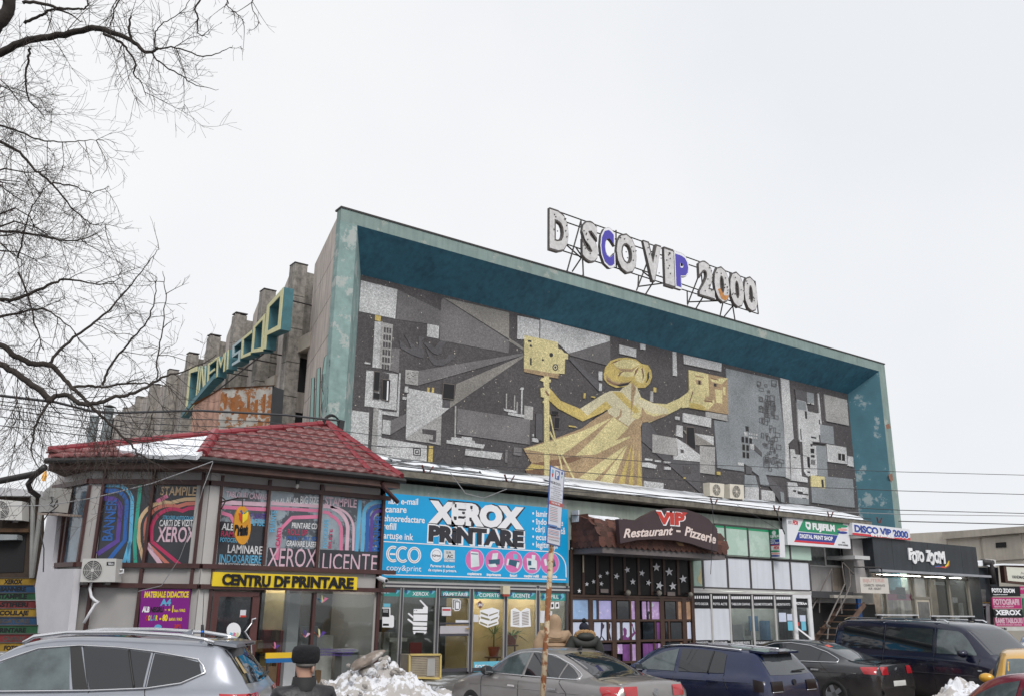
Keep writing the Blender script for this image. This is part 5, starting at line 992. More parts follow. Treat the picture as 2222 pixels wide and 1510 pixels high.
for p in (z1(985, 945), z1(728, 945)): mul(p[0], p[1], 1400, 8, B1)
# ---- printed windows
PN = M('printed window film', (.022, .025, .032), .22, .3, 1.5, .05, 1.5, spec=.6)
def glassfilm(name, c):   # film print with sky sheen
    return M(name, c, .28, .14, 3, .04, 2, spec=.6)
FB, FV, FC, FG_, FT_, FO, FRs, FP = [glassfilm(n, c) for n, c in (('blue film', (.012, .10, .36)), ('violet film', (.085, .04, .26)), ('cyan film', (.10, .38, .60)), ('green film stripe', (.02, .30, .22)), ('tan film', (.55, .38, .22)), ('coral film', (.50, .15, .11)), ('crimson film', (.42, .02, .09)), ('rose film', (.62, .17, .30)))]
FPA = glassfilm('pale pink film', (.62, .42, .50)); FWH = glassfilm('white film', (.66, .66, .68)); FSK = M('film with painted sky', (.24, .29, .33), .2, .45, 1.3, .05, 2, spec=.7, c2=(.05, .06, .075), c2t=.52, c2s=1.6)  # FSK: sky and tree reflection painted as pale and dark patches
def win(pts, pl, m=PN, sky=None):
    w_ = slab('window', pts, pl, -.06, .0, m, pav); w_['_w'] = 1; return w_
def wt(w_, k, pl, s, a, b, h, m, bold=.02, **kw): return text(s, k(*a), k(*b), h / k(0, 1)[1] * 0 + h, pl, kw.pop('off', .008), m, w_, bold=bold, **kw)
def ws(w_, k, pl, pts, wd, m, off=.004): return stroke('stripe', [k(*p) for p in pts], wd, pl, off, m, w_)
BK = B1; AK = A1
wb = win([z1(*p) for p in ((545, 408), (1045, 408), (1010, 828), (497, 828))], B1)
r_ = lambda pts, m, wd: ws(wb, z1, B1, pts, wd, m)
# nested arches, blue family
r_([(545, 412), (600, 412)] + arc(600, 500, 88, 88, -85, 0, 10) + [(678, 700), (640, 830)], FC, 8)
r_([(545, 440), (590, 440)] + arc(590, 510, 70, 70, -85, 0, 10) + [(648, 700), (590, 770), (548, 825)], FB, 9)
r_([(543, 480), (575, 480)] + arc(575, 535, 52, 55, -85, 0, 10) + [(612, 700), (505, 770)], FV, 10)
r_([(730, 408), (700, 700), (705, 828)], FG_, 8); r_([(672, 705), (668, 828)], FC, 7)
r_([(1040, 482), (960, 485), (900, 500)] + arc(860, 640, 140, 140, -78, -178, 10) + [(722, 705), (745, 800)], FT_, 8)
r_([(1036, 505), (970, 508)] + arc(880, 640, 125, 125, -70, -178, 10) + [(755, 705), (880, 828)], FO, 8)
r_([(1034, 528), (980, 532)] + arc(900, 650, 112, 115, -65, -178, 10) + [(790, 705), (940, 828)], FRs, 8)
r_([(765, 715), (790, 760), (840, 828)], FPA, 10)
text('BANNER', None, None, 0, B1, .008, FC, wb, bold=.01, quad=[z1(545, 705), z1(568, 482), z1(610, 482), z1(586, 705)]) if False else None
text('BANNER', None, None, 0, B1, .008, FB, wb, bold=.025, quad=[z1(527, 700), z1(552, 482), z1(612, 482), z1(582, 700)])
wt(wb, z1, B1, 'STAMPILE', (833, 462), (1018, 465), 19, FT_); wt(wb, z1, B1, 'STICKERE AUTOCOLANTE', (846, 588), (1025, 592), 8, FC); wt(wb, z1, B1, 'CARTI DE VIZITA', (827, 624), (1018, 624), 14, FWH); letters('XEROX', z1(813, 704), z1(1012, 706), 33, B1, .008, FPA, wb, bold=.02)
slab('stripe', [z1(808, 490), z1(868, 455), z1(876, 475), z1(820, 505)], B1, 0, .005, FP, wb)
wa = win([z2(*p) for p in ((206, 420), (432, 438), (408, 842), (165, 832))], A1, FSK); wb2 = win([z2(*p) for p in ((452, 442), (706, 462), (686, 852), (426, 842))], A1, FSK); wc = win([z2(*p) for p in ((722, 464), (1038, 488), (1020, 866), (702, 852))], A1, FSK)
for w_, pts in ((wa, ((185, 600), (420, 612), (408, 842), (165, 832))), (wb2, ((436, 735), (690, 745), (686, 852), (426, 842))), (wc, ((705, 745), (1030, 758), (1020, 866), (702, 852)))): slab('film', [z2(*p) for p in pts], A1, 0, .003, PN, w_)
T2 = lambda w_, s, a, b, h, m, **k: wt(w_, z2, A1, s, a, b, h, m, **k)
S2 = lambda w_, pts, wd, m: ws(w_, z2, A1, pts, wd, m)
S2(wa, [(198, 500), (432, 512)], 9, FPA); S2(wa, [(196, 525), (430, 538)], 8, FP); S2(wa, [(195, 555), (240, 570), (268, 620)], 8, FP); S2(wa, [(330, 560), (330, 690)], 5, FRs)
T2(wa, 'TABLOURI CANVAS', (216, 472), (428, 488), 13, FPA); T2(wa, 'PLIANTE', (345, 585), (420, 590), 13, FV); T2(wa, 'ALBUME', (194, 642), (330, 652), 15, FWH); T2(wa, 'AFISE', (338, 620), (418, 624), 15, FC); T2(wa, 'RAME', (190, 676), (272, 682), 12, FRs); T2(wa, 'FOTOCERAMICA', (186, 705), (330, 712), 9.5, FC); T2(wa, 'LAMINARE', (224, 762), (404, 770), 18, FWH); T2(wa, 'INDOSARIERE', (180, 812), (400, 818), 18, FC); T2(wa, 'SPIRA PLASTIC/SPIRA METAL/TERMOCLEI', (176, 828), (398, 836), 6, FWH)
S2(wb2, [(450, 505), (706, 520)], 8, FPA); S2(wb2, [(448, 530), (704, 545)], 7, FP); S2(wb2, [(480, 800), (500, 640), (560, 580), (700, 575)], 8, FP)
T2(wb2, 'A4,', (456, 497), (470, 499), 4.5, FWH); T2(wb2, 'A3,', (474, 499), (492, 501), 6, FWH); T2(wb2, 'A2,', (498, 500), (522, 502), 9, FWH); T2(wb2, 'A1, A0,', (528, 502), (595, 507), 13, FWH); T2(wb2, 'BIG SIZE', (602, 507), (698, 512), 17, FWH)
T2(wb2, 'PRINTARE CD', (558, 634), (690, 640), 12.5, FWH); T2(wb2, 'ROLL UP', (536, 668), (640, 674), 13, FRs); T2(wb2, 'PRINTURI 3D', (532, 696), (688, 700), 8.5, FB); T2(wb2, 'GRAVARE LASER', (530, 727), (690, 735), 12.5, FWH); letters('XEROX', z2(432, 832), z2(684, 838), 42, A1, .008, FPA, wb2, bold=.0)
text('PLIANTE', None, None, 0, A1, .008, FC, wb2, bold=.02, quad=[z2(442, 655), z2(452, 545), z2(480, 545), z2(472, 655)]); text('CARTI', None, None, 0, A1, .008, FRs, wb2, bold=.02, quad=[z2(472, 728), z2(484, 635), z2(505, 635), z2(496, 728)])
S2(wc, [(722, 520), (760, 524)] + arc(740, 640, 110, 112, -70, 0, 9) + [(845, 750)], 8, FPA); S2(wc, [(720, 550), (750, 555)] + arc(735, 650, 82, 85, -70, 0, 9) + [(815, 750)], 7, FP); S2(wc, [(760, 524), (800, 530)] + arc(780, 640, 100, 108, -70, 0, 9) + [(878, 752)], 5, FPA)
S2(wc, [(915, 490), (895, 755)], 8, FC); S2(wc, [(1036, 500), (1000, 498)] + arc(1005, 560, 70, 62, -95, -180, 8) + [(925, 756)], 8, FC); S2(wc, [(1036, 520), (1005, 520)] + arc(1010, 575, 55, 55, -95, -180, 8) + [(948, 757)], 8, FB); S2(wc, [(1034, 545), (1012, 545)] + arc(1015, 590, 40, 45, -95, -180, 8) + [(970, 757)], 7, FV)
T2(wc, 'STAMPILE', (730, 513), (895, 528), 18, FPA); letters('LICENȚE', z2(716, 848), z2(1000, 860), 37, A1, .008, FPA, wc, bold=.0)
text('FOTOGRAFII', None, None, 0, A1, .008, FC, wc, bold=.02, quad=[z2(718, 738), z2(728, 590), z2(752, 590), z2(742, 738)]); text('BILETE', None, None, 0, A1, .008, FRs, wc, bold=.02, quad=[z2(748, 740), z2(756, 640), z2(772, 640), z2(764, 740)]); text('BANNER', None, None, 0, A1, .008, FB, wc, bold=.03, quad=[z2(975, 755), z2(990, 565), z2(1028, 565), z2(1018, 755)])
wd = win([z1(*p) for p in ((378, 412), (462, 408), (400, 832), (322, 832))], C1, M('side pane with painted sky', (.10, .15, .20), .12, .5, 1.6, .1, 2, spec=.9, c2=(.25, .30, .34), c2t=.55, c2s=1.2))  # sky reflection painted into the pane colour
B = MB()
for a, b in ((355, 300), (375, 318), (466, 402)): B.bar(C1.at(*z1(a, 412), .03), C1.at(*z1(b, 832), .03), .09, .06, up=tuple(C1.n))
B.build('side_frame', MAR, pav)
slab('wall_return', [z1(*p) for p in ((305, 455), (352, 432), (298, 830), (262, 852))], C1, -.1, .02, M('dark window cheek', (.10, .095, .09), .6), pav)
# white plaster return
CW = C1.sh(.16)
slab('plaster_wall', [z1(*p) for p in ((250, 540), (300, 560), (268, 848), (388, 846), (352, 1180), (330, 1300), (180, 1300), (195, 1180), (182, 940))], CW, -.15, .0, WPL, pav)
slab('eaves_wall', [z1(*p) for p in ((245, 430), (345, 335), (470, 320), (468, 398), (355, 402), (300, 440))], C1, -.05, .012, GREYP, pav)
# ---- roof
E2 = A1.sh(.55).at(437, 990); E2.z = ze; EH = A1.sh(.55).at(803, 1027); EH.z = ze
pit = math.radians(31); n1 = V((0, -math.sin(pit), math.cos(pit)))
R1 = hit(710, 921, E2, n1); R2 = hit(467, 943, E2, n1); ER = atZ(869, 1037, ze); E3 = atZ(103, 993, ze)
n3 = (E2 - E3).cross(R2 - E3).normalized(); R3 = hit(107, 979, E2, n3)
TILE_R = M('red metal roof tile', (.165, .045, .045), .42, .2, 5, 0, c2=(.27, .14, .135), c2t=.56, c2s=5, rnd=.22); CAPR = M('red ridge cap', (.24, .03, .04), .35, .1, 3); GUT = M('black gutter', (.022, .02, .02), .4, .2); FAS = M('brown fascia board', (.11, .062, .05), .6, .3, 3)
roof = mesh('roof', [E3, E2, EH, ER, R1, R2, R3], [(1, 2, 4, 5), (2, 3, 4), (0, 1, 5, 6)], TILE_R, pav)
def tile_mesh(wd, ln):
    B = MB(); n = 6; up = []; lo = []
    for i in range(n + 1):
        u = i / n; h = .045 * math.sin(u * math.pi) ** 1.2 + .012; dip = .05 * math.sin(u * math.pi)
        up.append((u * wd - wd / 2, ln * 1.02, h * .55)); lo.append((u * wd - wd / 2, -dip * ln * 1.6, h + .022))
    B.add(up + lo + [(x, y, z - .045) for x, y, z in lo], [(i, i + 1, n + 2 + i, n + 1 + i) for i in range(n)] + [(n + 1 + i, n + 2 + i, 2 * n + 3 + i, 2 * n + 2 + i) for i in range(n)])
    me = bpy.data.meshes.new('roof_tile'); me.from_pydata([tuple(v) for v in B.v], [], B.f); me.materials.append(TILE_R)
    for p in me.polygons: p.use_smooth = True
    return me
def inside(p, poly):
    c = False
    for i in range(len(poly)):
        a, b = poly[i], poly[i - 1]
        if (a[1] > p[1]) != (b[1] > p[1]) and p[0] < (b[0] - a[0]) * (p[1] - a[1]) / (b[1] - a[1]) + a[0]: c = not c
    return c
def tiling(o, ex, poly, nn, wd, ln, keep=lambda u, v: True):
    """separate tiles over a roof plane; poly in plane coordinates"""
    me = tile_mesh(wd, ln); up = nn.cross(ex).normalized()
    if up.z < 0: up = -up
    P2 = [((p - o).dot(ex), (p - o).dot(up)) for p in poly]
    um = max(p[0] for p in P2); u0 = min(p[0] for p in P2); vm = max(p[1] for p in P2); v = 0.0; r = 0
    while v < vm:
        u = u0 + wd / 2
        while u < um:
            if inside((u, v + ln * .45), P2) and keep(u, v):
                t = bpy.data.objects.new('roof_tile', me); COL.objects.link(t); t.parent = roof
                m = Matrix((ex, up, nn)).transposed().to_4x4(); m.translation = o + ex * u + up * v + nn * random.uniform(0, .006); t.matrix_basis = m
            u += wd
        v += ln; r += 1
tiling(E2, V((1, 0, 0)), [E2, EH, R1, R2], n1, (EH - E2).length / 14.0, (R1 - EH).length / 8.6)
n2 = (ER - EH).cross(R1 - EH).normalized(); n2 = n2 if n2.z > 0 else -n2
tiling(EH, (ER - EH).normalized(), [EH, ER, R1], n2, .25, .34)
n3 = n3 if n3.z > 0 else -n3
tiling(E3, (E2 - E3).normalized(), [E3, E2, R2, R3], n3, .34, .32)
def ridge(a, b, r, n=None):
    a, b = V(a), V(b); L_ = (b - a).length; k = n or max(2, int(L_ / .42)); B = MB()
    for i in range(k):
        p = a.lerp(b, i / k) - (b - a) * (.03 / k) ; q = a.lerp(b, (i + 1.06) / k); B.tube([p, q], [r * 1.08, r * .97], 9)
    return B.build('ridge_cap', CAPR, pav, False)
up_ = V((0, 0, .04))
ridge(E2 + up_, R2 + up_, .13, 4); ridge(R2 + up_, R1 + up_, .085); ridge(EH + up_, R1 + up_, .075); ridge(ER + up_, R1 + up_, .10); ridge(R3 + up_, R2 + up_, .085)
B = MB(); ed = V((0, 0, -.07)); B.tube([E3 + ed + NB * .05, E2 + ed + V((-.03, -.07, 0)), EH + ed + V((.02, -.07, 0)), ER + ed + V((.1, -.05, 0))], .07, 8); B.build('gutter', GUT, pav)
B = MB(); q = [E3 - NB * .1, E2 - NB * .04, EH, ER]
for a, b in ((0, 1), (1, 2), (2, 3)): B.add([q[a] + V((0, 0, -.02)), q[b] + V((0, 0, -.02)), q[b] + V((0, 0, -.27)), q[a] + V((0, 0, -.27))], [(0, 1, 2, 3)])
B.build('fascia', FAS, pav)
sz = ze - .26
mesh('soffit', [V((E3.x, E3.y, sz)), V((E2.x, E2.y, sz)), V((EH.x, EH.y, sz)), V((ER.x, ER.y, sz)), V((AR.x, YS, sz)), V((AR.x, YP + .3, sz)), V((H0.x, YP + .3, sz)), V((PCO.x + .3, PCO.y + .3, sz)), V((CL.x + .3, CL.y, sz))], [(0, 1, 2, 3, 4, 5, 6, 7, 8)], FAS, pav)
B = MB(); B.tube([A1.sh(.5).at(*z2(1030, 395)), A1.sh(.45).at(*z2(1035, 420)), A1.sh(.3).at(*z2(1110, 500))], .055, 8); B.build('drainpipe', MAR, pav)
ps = MB(); us = lambda t, s: None
def lp(x, y): return hit(x, y, E2 + n3 * .11, n3)
sp_ = [(252, 968), (300, 962), (390, 951), (452, 944.5), (462, 947), (440, 978), (425, 988), (395, 985), (350, 988), (310, 984), (285, 978), (262, 976)]
sno = slab('roof_snow', [(0, 0), (1, 0), (1, 1)], A1, 0, .01, SNOW) if False else None
F_ = [lp(*p) for p in sp_]; B = MB().prism(F_, -n3 * .1); s_ = B.build('roof_snow', SNOW, None); s_['kind'] = 'stuff'; tag(s_, 'smooth snow sheet on the tiled pavilion roof below the ridge cap', 'snow')
# interior and lower windows
B = MB(); B.box((H0.x + .4, YP + 2.4, .1), (AR.x - .15, YP + 2.5, 2.8)); B.box((H0.x + .3, YP + .2, .1), (H0.x + .4, YP + 2.5, 2.8)); B.build('interior_wall', M('dim shop interior', (.10, .10, .10), .8, .4, 1.2), pav)
B = MB(); B.box((H0.x + .4, YP + .2, .1), (AR.x - .15, YP + 2.4, .2)); B.build('shop_floor', GREYIN, pav)
MB().box((A1.at(650, 1330).x + .1, YP + .9, .2), (A1.at(675, 1330).x + .1, YP + 1.1, 2.75)).build('interior_column', WPL, pav)
MB().box((A1.at(585, 1330).x + .6, YP + 1.9, .2), (A1.at(590, 1330).x + 1.05, YP + 2.0, 2.7)).build('painted_glow_panel', M('ochre painted glow', (.34, .27, .13), .7, .3, 2), pav)  # ochre colour stands in for the lit yellow area inside
MB().box((A1.at(770, 1330).x, YP + .7, .95), (A1.at(830, 1330).x, YP + 1.2, 1.02)).build('counter', WPL, pav); MB().box((A1.at(778, 1330).x, YP + .75, .2), (A1.at(820, 1330).x, YP + 1.15, .95)).build('counter', GREYIN, pav)
MB().box((A1.at(590, 1330).x + .6, YP + 1.6, 2.72), (A1.at(615, 1330).x + .9, YP + 1.75, 2.77)).build('ceiling_lamp', LIT, pav); MB().box((A1.at(700, 1330).x, YP + 1.2, 2.72), (A1.at(760, 1330).x, YP + 1.3, 2.77)).build('ceiling_lamp', LIT, pav)
for x0, y0, x1, y1, a in ((405, 972, 668, 1300, 0), (688, 975, 1010, 1300, 0)):
    ubox('shop_window', *z2(x0, y0), *z2(x1, y1), A1, -.03, -.02, GLS, pav)
B = MB(); vbar(B, *z2(682, 970), 1470, 6, A1, -.06, .05); B.build('window_post', MAR, pav)
db = MB()
for q in ((155, 962, 392, 990), (155, 990, 183, 1330), (357, 990, 394, 1330)): db.prism(U(*z2(q[0], q[1]), *z2(q[2], q[3]), A1, .06), (0, .1, 0))
dd = db.build('door', M('maroon door frame', (.085, .03, .028), .4, .15), pav); ubox('door_glass', *z2(180, 986), *z2(358, 1330), A1, -.02, .0, GLD, dd)
ubox('door_notice', *z2(292, 1060), *z2(322, 1098), A1, .0, .012, M('paper notice', (.6, .6, .6)), dd); ubox('door_notice', *z2(292, 1088), *z2(322, 1098), A1, .012, .018, RED, dd)
slab('round_sticker', ell(*z2(257, 1168), 15.5, 17.5, 20), A1, .0, .012, PRINTW, dd)
for i, m in enumerate((TURB, FP, CRM)): slab('round_sticker', [z2(232 + i * 17, 1200), z2(240 + i * 17, 1176), z2(252 + i * 16, 1180), z2(250 + i * 16, 1200)], A1, .012, .016, m, dd)
B = MB(); B.tube([A1.at(*z2(*p), .12) for p in ((372, 1105), (352, 1110), (350, 1130), (315, 1175), (345, 1222), (348, 1290))], .022, 6); B.build('door_pull', M('polished steel', (.7, .7, .72), .2, .05, metal=1), dd)
for (x0, y0, x1, y1, m) in ((425, 1284, 566, 1312, M('yellow bench paint', (.72, .46, .02), .5, .08)), (425, 1312, 566, 1338, M('blue bench paint', (.01, .12, .33), .5, .08))): pass
clutter(pav, H0.x + 1.6, AR.x - .4, YP + 1.0, YP + 2.0, .2, 16, 4)
# flower prints on the lower panes
for i, (x, y, s, ms) in enumerate(((715, 1010, 30, (FC, CRM, FP)), (628, 1190, 26, (FO, FV, FPA)), (700, 1190, 34, (FO, CRM, FV)), (470, 1250, 24, (FO, FP, FV)))):
    for k, m in enumerate(ms): slab('window_print', [z2(x, y + 14), z2(x + (k - 1) * s * .7 - 4, y - s + abs(k - 1) * 14), z2(x + (k - 1) * s + 5, y - s * .8 + abs(k - 1) * 14), z2(x + 8, y + 10)], A1, -.018, -.012 + k * .002, m, pav)
for i, s in enumerate(('FOTOGRAFII | AUTOCOLANTE', 'CD | GRAVARE LASER | BANNER', 'CARTI DE VIZITA | PLIANTE')): text(s, z2(700, 1268 + i * 14), z2(890 - i * 12, 1272 + i * 14), 3, A1, -.014, FV, pav, bold=.03)
# ---- signs and fittings on the pavilion
ys = thing('print_centre_sign', 'long yellow board with cut out black letters above the pavilion door', 'sign', A1.at(620, 1280)); YEL = M('yellow sign board', (.78, .56, .015), .5, .08, 3)
PYS = A1.sh(.17)
slab('board', [z2(*p) for p in ((152, 862), (900, 889), (897, 956), (143, 936))], PYS, -.07, 0, YEL, ys)
for s, a, b in (('CENTRU', (196, 926), (447, 938)), ('DF', (468, 937), (548, 940)), ('PRINTARE', (560, 938), (880, 948))): letters(s, z2(*a), z2(*b), 23, PYS, .03, BLACKV, ys, bold=.045, depth=.03)
pb = thing('price_board', 'purple price board with yellow lettering on the grey cladding', 'sign', B1.at(355, 1360)); PPB = B1.sh(.1); PURP = M('purple print', (.20, .006, .21), .4, .05)
slab('panel', [z1(*p) for p in ((735, 952), (990, 952), (968, 1300), (712, 1300))], PPB, -.03, 0, PURP, pb)
YP_ = M('yellow print', (.78, .60, .02), .4); PT = lambda s, a, b, h, m, **k: text(s, z1(*a), z1(*b), h, PPB, .006, m, pb, **k)
PT('MATERIALE DIDACTICE', (750, 994), (980, 994), 12.5, YP_, bold=.05); PT('A4', (832, 1036), (888, 1036), 13.5, FC, bold=.05); PT('ALB', (738, 1070), (776, 1071), 11.5, PRINTW, bold=.06); PT('NEGRU', (782, 1071), (848, 1071), 11, BLACKV, bold=.05); PT('-', (856, 1066), (864, 1066), 9, YP_); PT('- 1', (874, 1070), (900, 1070), 14, YP_, bold=.06); PT('ban / PAG', (906, 1070), (962, 1070), 6.5, YP_, bold=.03)
for i, (c, m) in enumerate(zip('COLOR', (RED, YP_, FC, FG_, YP_))): PT(c, (756 + i * 13, 1114), (767 + i * 13, 1114), 11, m, bold=.05)
PT('- 80', (828, 1116), (870, 1116), 13, YP_, bold=.06); PT('BANI / PAG', (878, 1116), (945, 1116), 6.5, YP_, bold=.03); PT('20%', (905, 1154), (940, 1154), 8, RED, bold=.05); slab('print', ell(*z1(822, 1150), 8, 6), PPB, 0, .004, FC, pb)
# oval hanging sign
PO = A1.sh(.9); ov = thing('oval_sign', 'orange oval sign with coloured printer emblem hung from an iron bracket', 'sign', PO.at(525, 1170)); ORA = M('orange sign', (.62, .27, .012), .5, .12, 3)
slab('plate', ell(*z2(302, 620), 18.5, 42, 28), PO, -.06, 0, ORA, ov)
for pts, m in ((((283, 555), (302, 562), (300, 610), (288, 590)), RED), (((303, 562), (332, 548), (328, 588), (303, 610)), YP_), (((290, 545), (298, 538), (306, 560), (300, 562)), FB), (((308, 558), (334, 538), (332, 546), (312, 562)), FG_)): slab('print', [z2(*p) for p in pts], PO, 0, .01, m, ov)
text('Print', z2(258, 668), z2(330, 666), 20, PO, .012, BLACKV, ov, bold=.1)
B = MB(); B.tube([A1.at(*z2(190, 500), .05), PO.at(*z2(285, 478)), PO.at(*z2(330, 480))], .02, 5); B.tube([PO.at(*z2(302, 480)), PO.at(*z2(302, 522))], .012, 4); B.tube([A1.at(*z2(192, 470), .05), PO.at(*z2(215, 492))], .014, 5); B.tube([A1.at(*z2(192, 535), .05), PO.at(*z2(215, 492))], .014, 5); B.build('bracket', DARKIRON, ov)
# air conditioners
def aircon(name_label, pl, q, dep, group, fan=0.33, badge=None, cream=False, grille=True):
    """outdoor unit: q = tl, tr, br, bl sight lines of its front on the plane"""
    tl, tr, br, bl = [pl.at(*p) for p in q]; t = thing('air_conditioner', name_label, 'air conditioner', (bl + br) / 2, group)
    body = M('ac enamel', (.55, .54, .52), .45, .06) if not cream else M('yellowed ac enamel', (.56, .52, .44), .5, .1)
    f = [tl, tr, br, bl]; MB().prism(f, -pl.n * dep).build('casing', body, t)
    c = tl.lerp(tr, fan).lerp(bl.lerp(br, fan), .5); ru = (tl - bl).length * .42; u = (tr - tl).normalized(); v = (tl - bl).normalized(); n = pl.n
    DK = M('fan shadow', (.05, .05, .052), .7); B = MB(); B.prism([c + n * .004 + u * ru * math.cos(a * .2618) + v * ru * math.sin(a * .2618) for a in range(24)], -n * .003); B.build('fan_opening', DK, t)
    B = MB()
    for k in range(1, 7):
        r = ru * k / 6; B.tube([c + n * .012 + (u * math.cos(a * .2618) + v * math.sin(a * .2618)) * r for a in range(25)], .006, 4)
    for a in range(8): B.tube([c + n * .01, c + n * .01 + (u * math.cos(a * .785) + v * math.sin(a * .785)) * ru], .006, 4)
    B.build('fan_grille', body, t); B = MB(); B.prism([c + n * .02 + u * ru * .2 * math.cos(a * .6283) + v * ru * .2 * math.sin(a * .6283) for a in range(10)], -n * .01); B.build('fan_hub', body, t)
    B = MB()
    for k in (.15, .8): p = bl.lerp(br, k); B.box(p + V((-.05, -.02, -.06)), p + V((.05, .3, 0)))
    B.build('foot', DARKIRON, t); return t, (tl, tr, br, bl)
PT1 = B1.sh(.45)
ac, qq = aircon('white air conditioner with a black badge and dangling white hose', PT1, [z1(430, 793), z1(605, 793), z1(598, 915), z1(416, 915)], .32, 'wall air conditioners')
slab('badge', [z1(555, 810), z1(595, 810), z1(594, 829), z1(554, 829)], PT1, 0, .006, BLACKV, ac); text('TESLA', z1(560, 825), z1(590, 825), 4.5, PT1, .008, PRINTW, ac)
B = MB(); B.tube([PT1.at(*z1(*p), -.15) for p in ((475, 915), (468, 950), (475, 990), (490, 1008), (512, 1020), (495, 1030), (470, 1070), (436, 1128))], .032, 7); B.build('drain_hose', PRINTW, ac, True)
B = MB(); B.tube([PT1.at(*z1(*p), -.2) for p in ((625, 850), (642, 850), (640, 868), (622, 872))], .02, 6); B.build('pipe_loop', PRINTW, ac)
PT2 = B1.sh(-2.6); aircon('white air conditioner with a dark diamond badge on the brown shed', PT2, [zl3(-60, 232), zl3(180, 252), zl3(180, 408), zl3(-60, 400)], .35, 'wall air conditioners', .28)
t2 = bpy.data.objects[-1] if False else None
# side mounted unit on the pavilion corner
PT3 = C1.sh(.55); sb_ = thing('air_conditioner', 'grey air conditioner seen end on with tangled black pipes', 'air conditioner', PT3.at(110, 1115), 'wall air conditioners')
B = MB().prism([PT3.at(*zl3(*p)) for p in ((382, 142), (478, 142), (440, 338), (355, 338))], -C1.n * .3); B.prism([PT3.at(*zl3(*p)) for p in ((355, 175), (382, 145), (358, 336), (318, 345))], -C1.n * .25); B.build('casing', M('grey ac enamel', (.36, .35, .33), .5, .1), sb_)
slab('valve_cover', [zl3(*p) for p in ((402, 165), (438, 165), (432, 215), (398, 218))], PT3, 0, .03, M('grey ac enamel', (.36, .35, .33)), sb_)
B = MB(); B.tube([PT3.at(*zl3(*p), .05) for p in ((420, 215), (430, 255), (405, 280), (440, 300), (470, 240), (475, 290), (440, 320), (400, 345), (350, 420), (335, 520), (360, 640), (355, 830))], .014, 5); B.build('pipes', WIRE, sb_)
MB().prism([PT3.at(*zl3(*p)) for p in ((305, 345), (480, 350), (475, 368), (310, 362))], -C1.n * .5).build('shelf', M('shelf board', (.35, .28, .24), .7), sb_)
# old window unit on the pavement
PW = PY(YS - 1.0); wu = thing('window_air_conditioner', 'old yellow framed window air conditioner standing by the shop door', 'air conditioner', PW.at(912, 1470))
q = [c7(430, 1130), c7(855, 1128), c7(848, 1455), c7(425, 1440)]; f = [PW.at(*p) for p in q]; MB().prism([p + V((0, .03, 0)) for p in f], (0, .45, 0)).build('casing', M('beige ac housing', (.30, .26, .21), .6, .2, 4), wu)
YFR = M('yellowed frame', (.55, .42, .15), .5, .15, 5)
B = MB()
for i in range(4): B.bar(f[i], f[(i + 1) % 4], .05, .06, up=(0, 1, 0))
B.build('outer_frame', YFR, wu)
for i in range(11): ubox('slat', *c7(465, 1165 + i * 24), *c7(672, 1174 + i * 24), PW, -.03, -.01, M('cream slat', (.42, .36, .27), .5), wu)
for i in range(11): ubox('slat', *c7(790, 1172 + i * 23), *c7(835, 1181 + i * 23), PW, -.03, -.01, MATS['cream slat'], wu)
ubox('cover_plate', *c7(678, 1185), *c7(785, 1420), PW, -.03, .0, M('grey cover', (.36, .35, .34), .5), wu)
ubox('backing', *c7(445, 1150), *c7(840, 1430), PW, -.035, -.032, VOID, wu)
# two units on the ledge before the mosaic
for i, (q, l) in enumerate(((((1066, 135), (1160, 145), (1158, 234), (1070, 222)), 'cream air conditioner on the snowy ledge, beside the fallen stone panel'), (((1195, 145), (1285, 152), (1287, 246), (1198, 238)), 'cream air conditioner with rusty fan on the snowy ledge above the green panels'))):
    pu = PY(YM - 1.55); aircon(l, pu, [z4(*p) for p in q], .35, 'ledge air conditioners', .45, cream=True)
# small fittings
p = A1.at(*z2(590, 385), .25); t = thing('bulb_lamp', 'bare hanging bulb lamp under the pavilion eaves', 'lamp', p); B = MB().tube([p + V((0, 0, .22)), p], .015, 5); B.tube([p, p - V((0, 0, .1))], [.05, .045], 8); B.build('holder', GUT, t); B = MB().tube([p - V((0, 0, .1)), p - V((0, 0, .15)), p - V((0, 0, .2))], [.03, .05, .02], 8); B.build('bulb', M('glass bulb', (.6, .6, .55), .2), t)
p = A1.at(*z2(1030, 902), .3); t = thing('security_camera', 'small white security camera at the pavilion corner', 'camera', p); B = MB().tube([p + V((-.02, .1, .03)), p + V((.02, -.16, -.03))], .06, 10); B.build('housing', WHITE, t); MB().tube([p + V((0, .06, 0)), p + V((0, .3, .05))], .03, 6).build('arm', WHITE, t); MB().tube([p + V((.022, -.161, -.03)), p + V((.024, -.175, -.032))], .04, 10).build('lens', BLACKV, t)
ubox('grille', *z2(733, 415), *z2(866, 452), A1, .0, .03, M('vent slats', (.42, .34, .32), .6), pav)
p = C1.at(*z1(232, 360), .3); t = thing('wall_lamp', 'small amber lit lamp under the eaves at the pavilion end', 'lamp', p); MB().tube([p + V((0, 0, .1)), p + V((0, 0, -.02)), p + V((0, 0, -.14))], [.03, .06, .04], 8).build('shade', M('lit amber glass', (.8, .42, .10), .3, emit=.25), t)
# bench by the pavilion windows
PBN = A1.sh(.9); bn = thing('street_bench', 'yellow and blue painted bench before the pavilion window', 'bench', PBN.at(600, 1460))
ubox('board', *z2(425, 1284), *z2(640, 1313), PBN, -.05, 0, M('yellow bench paint', (.72, .46, .02), .5, .08), bn); ubox('board', *z2(426, 1313), *z2(640, 1336), PBN, -.05, -.004, M('blue bench paint', (.01, .12, .33), .5, .08), bn)
for x in (432, 600): ubox('leg', *z2(x, 1336), *z2(x + 8, 1420), PBN, -.06, -.01, DARKIRON, bn)
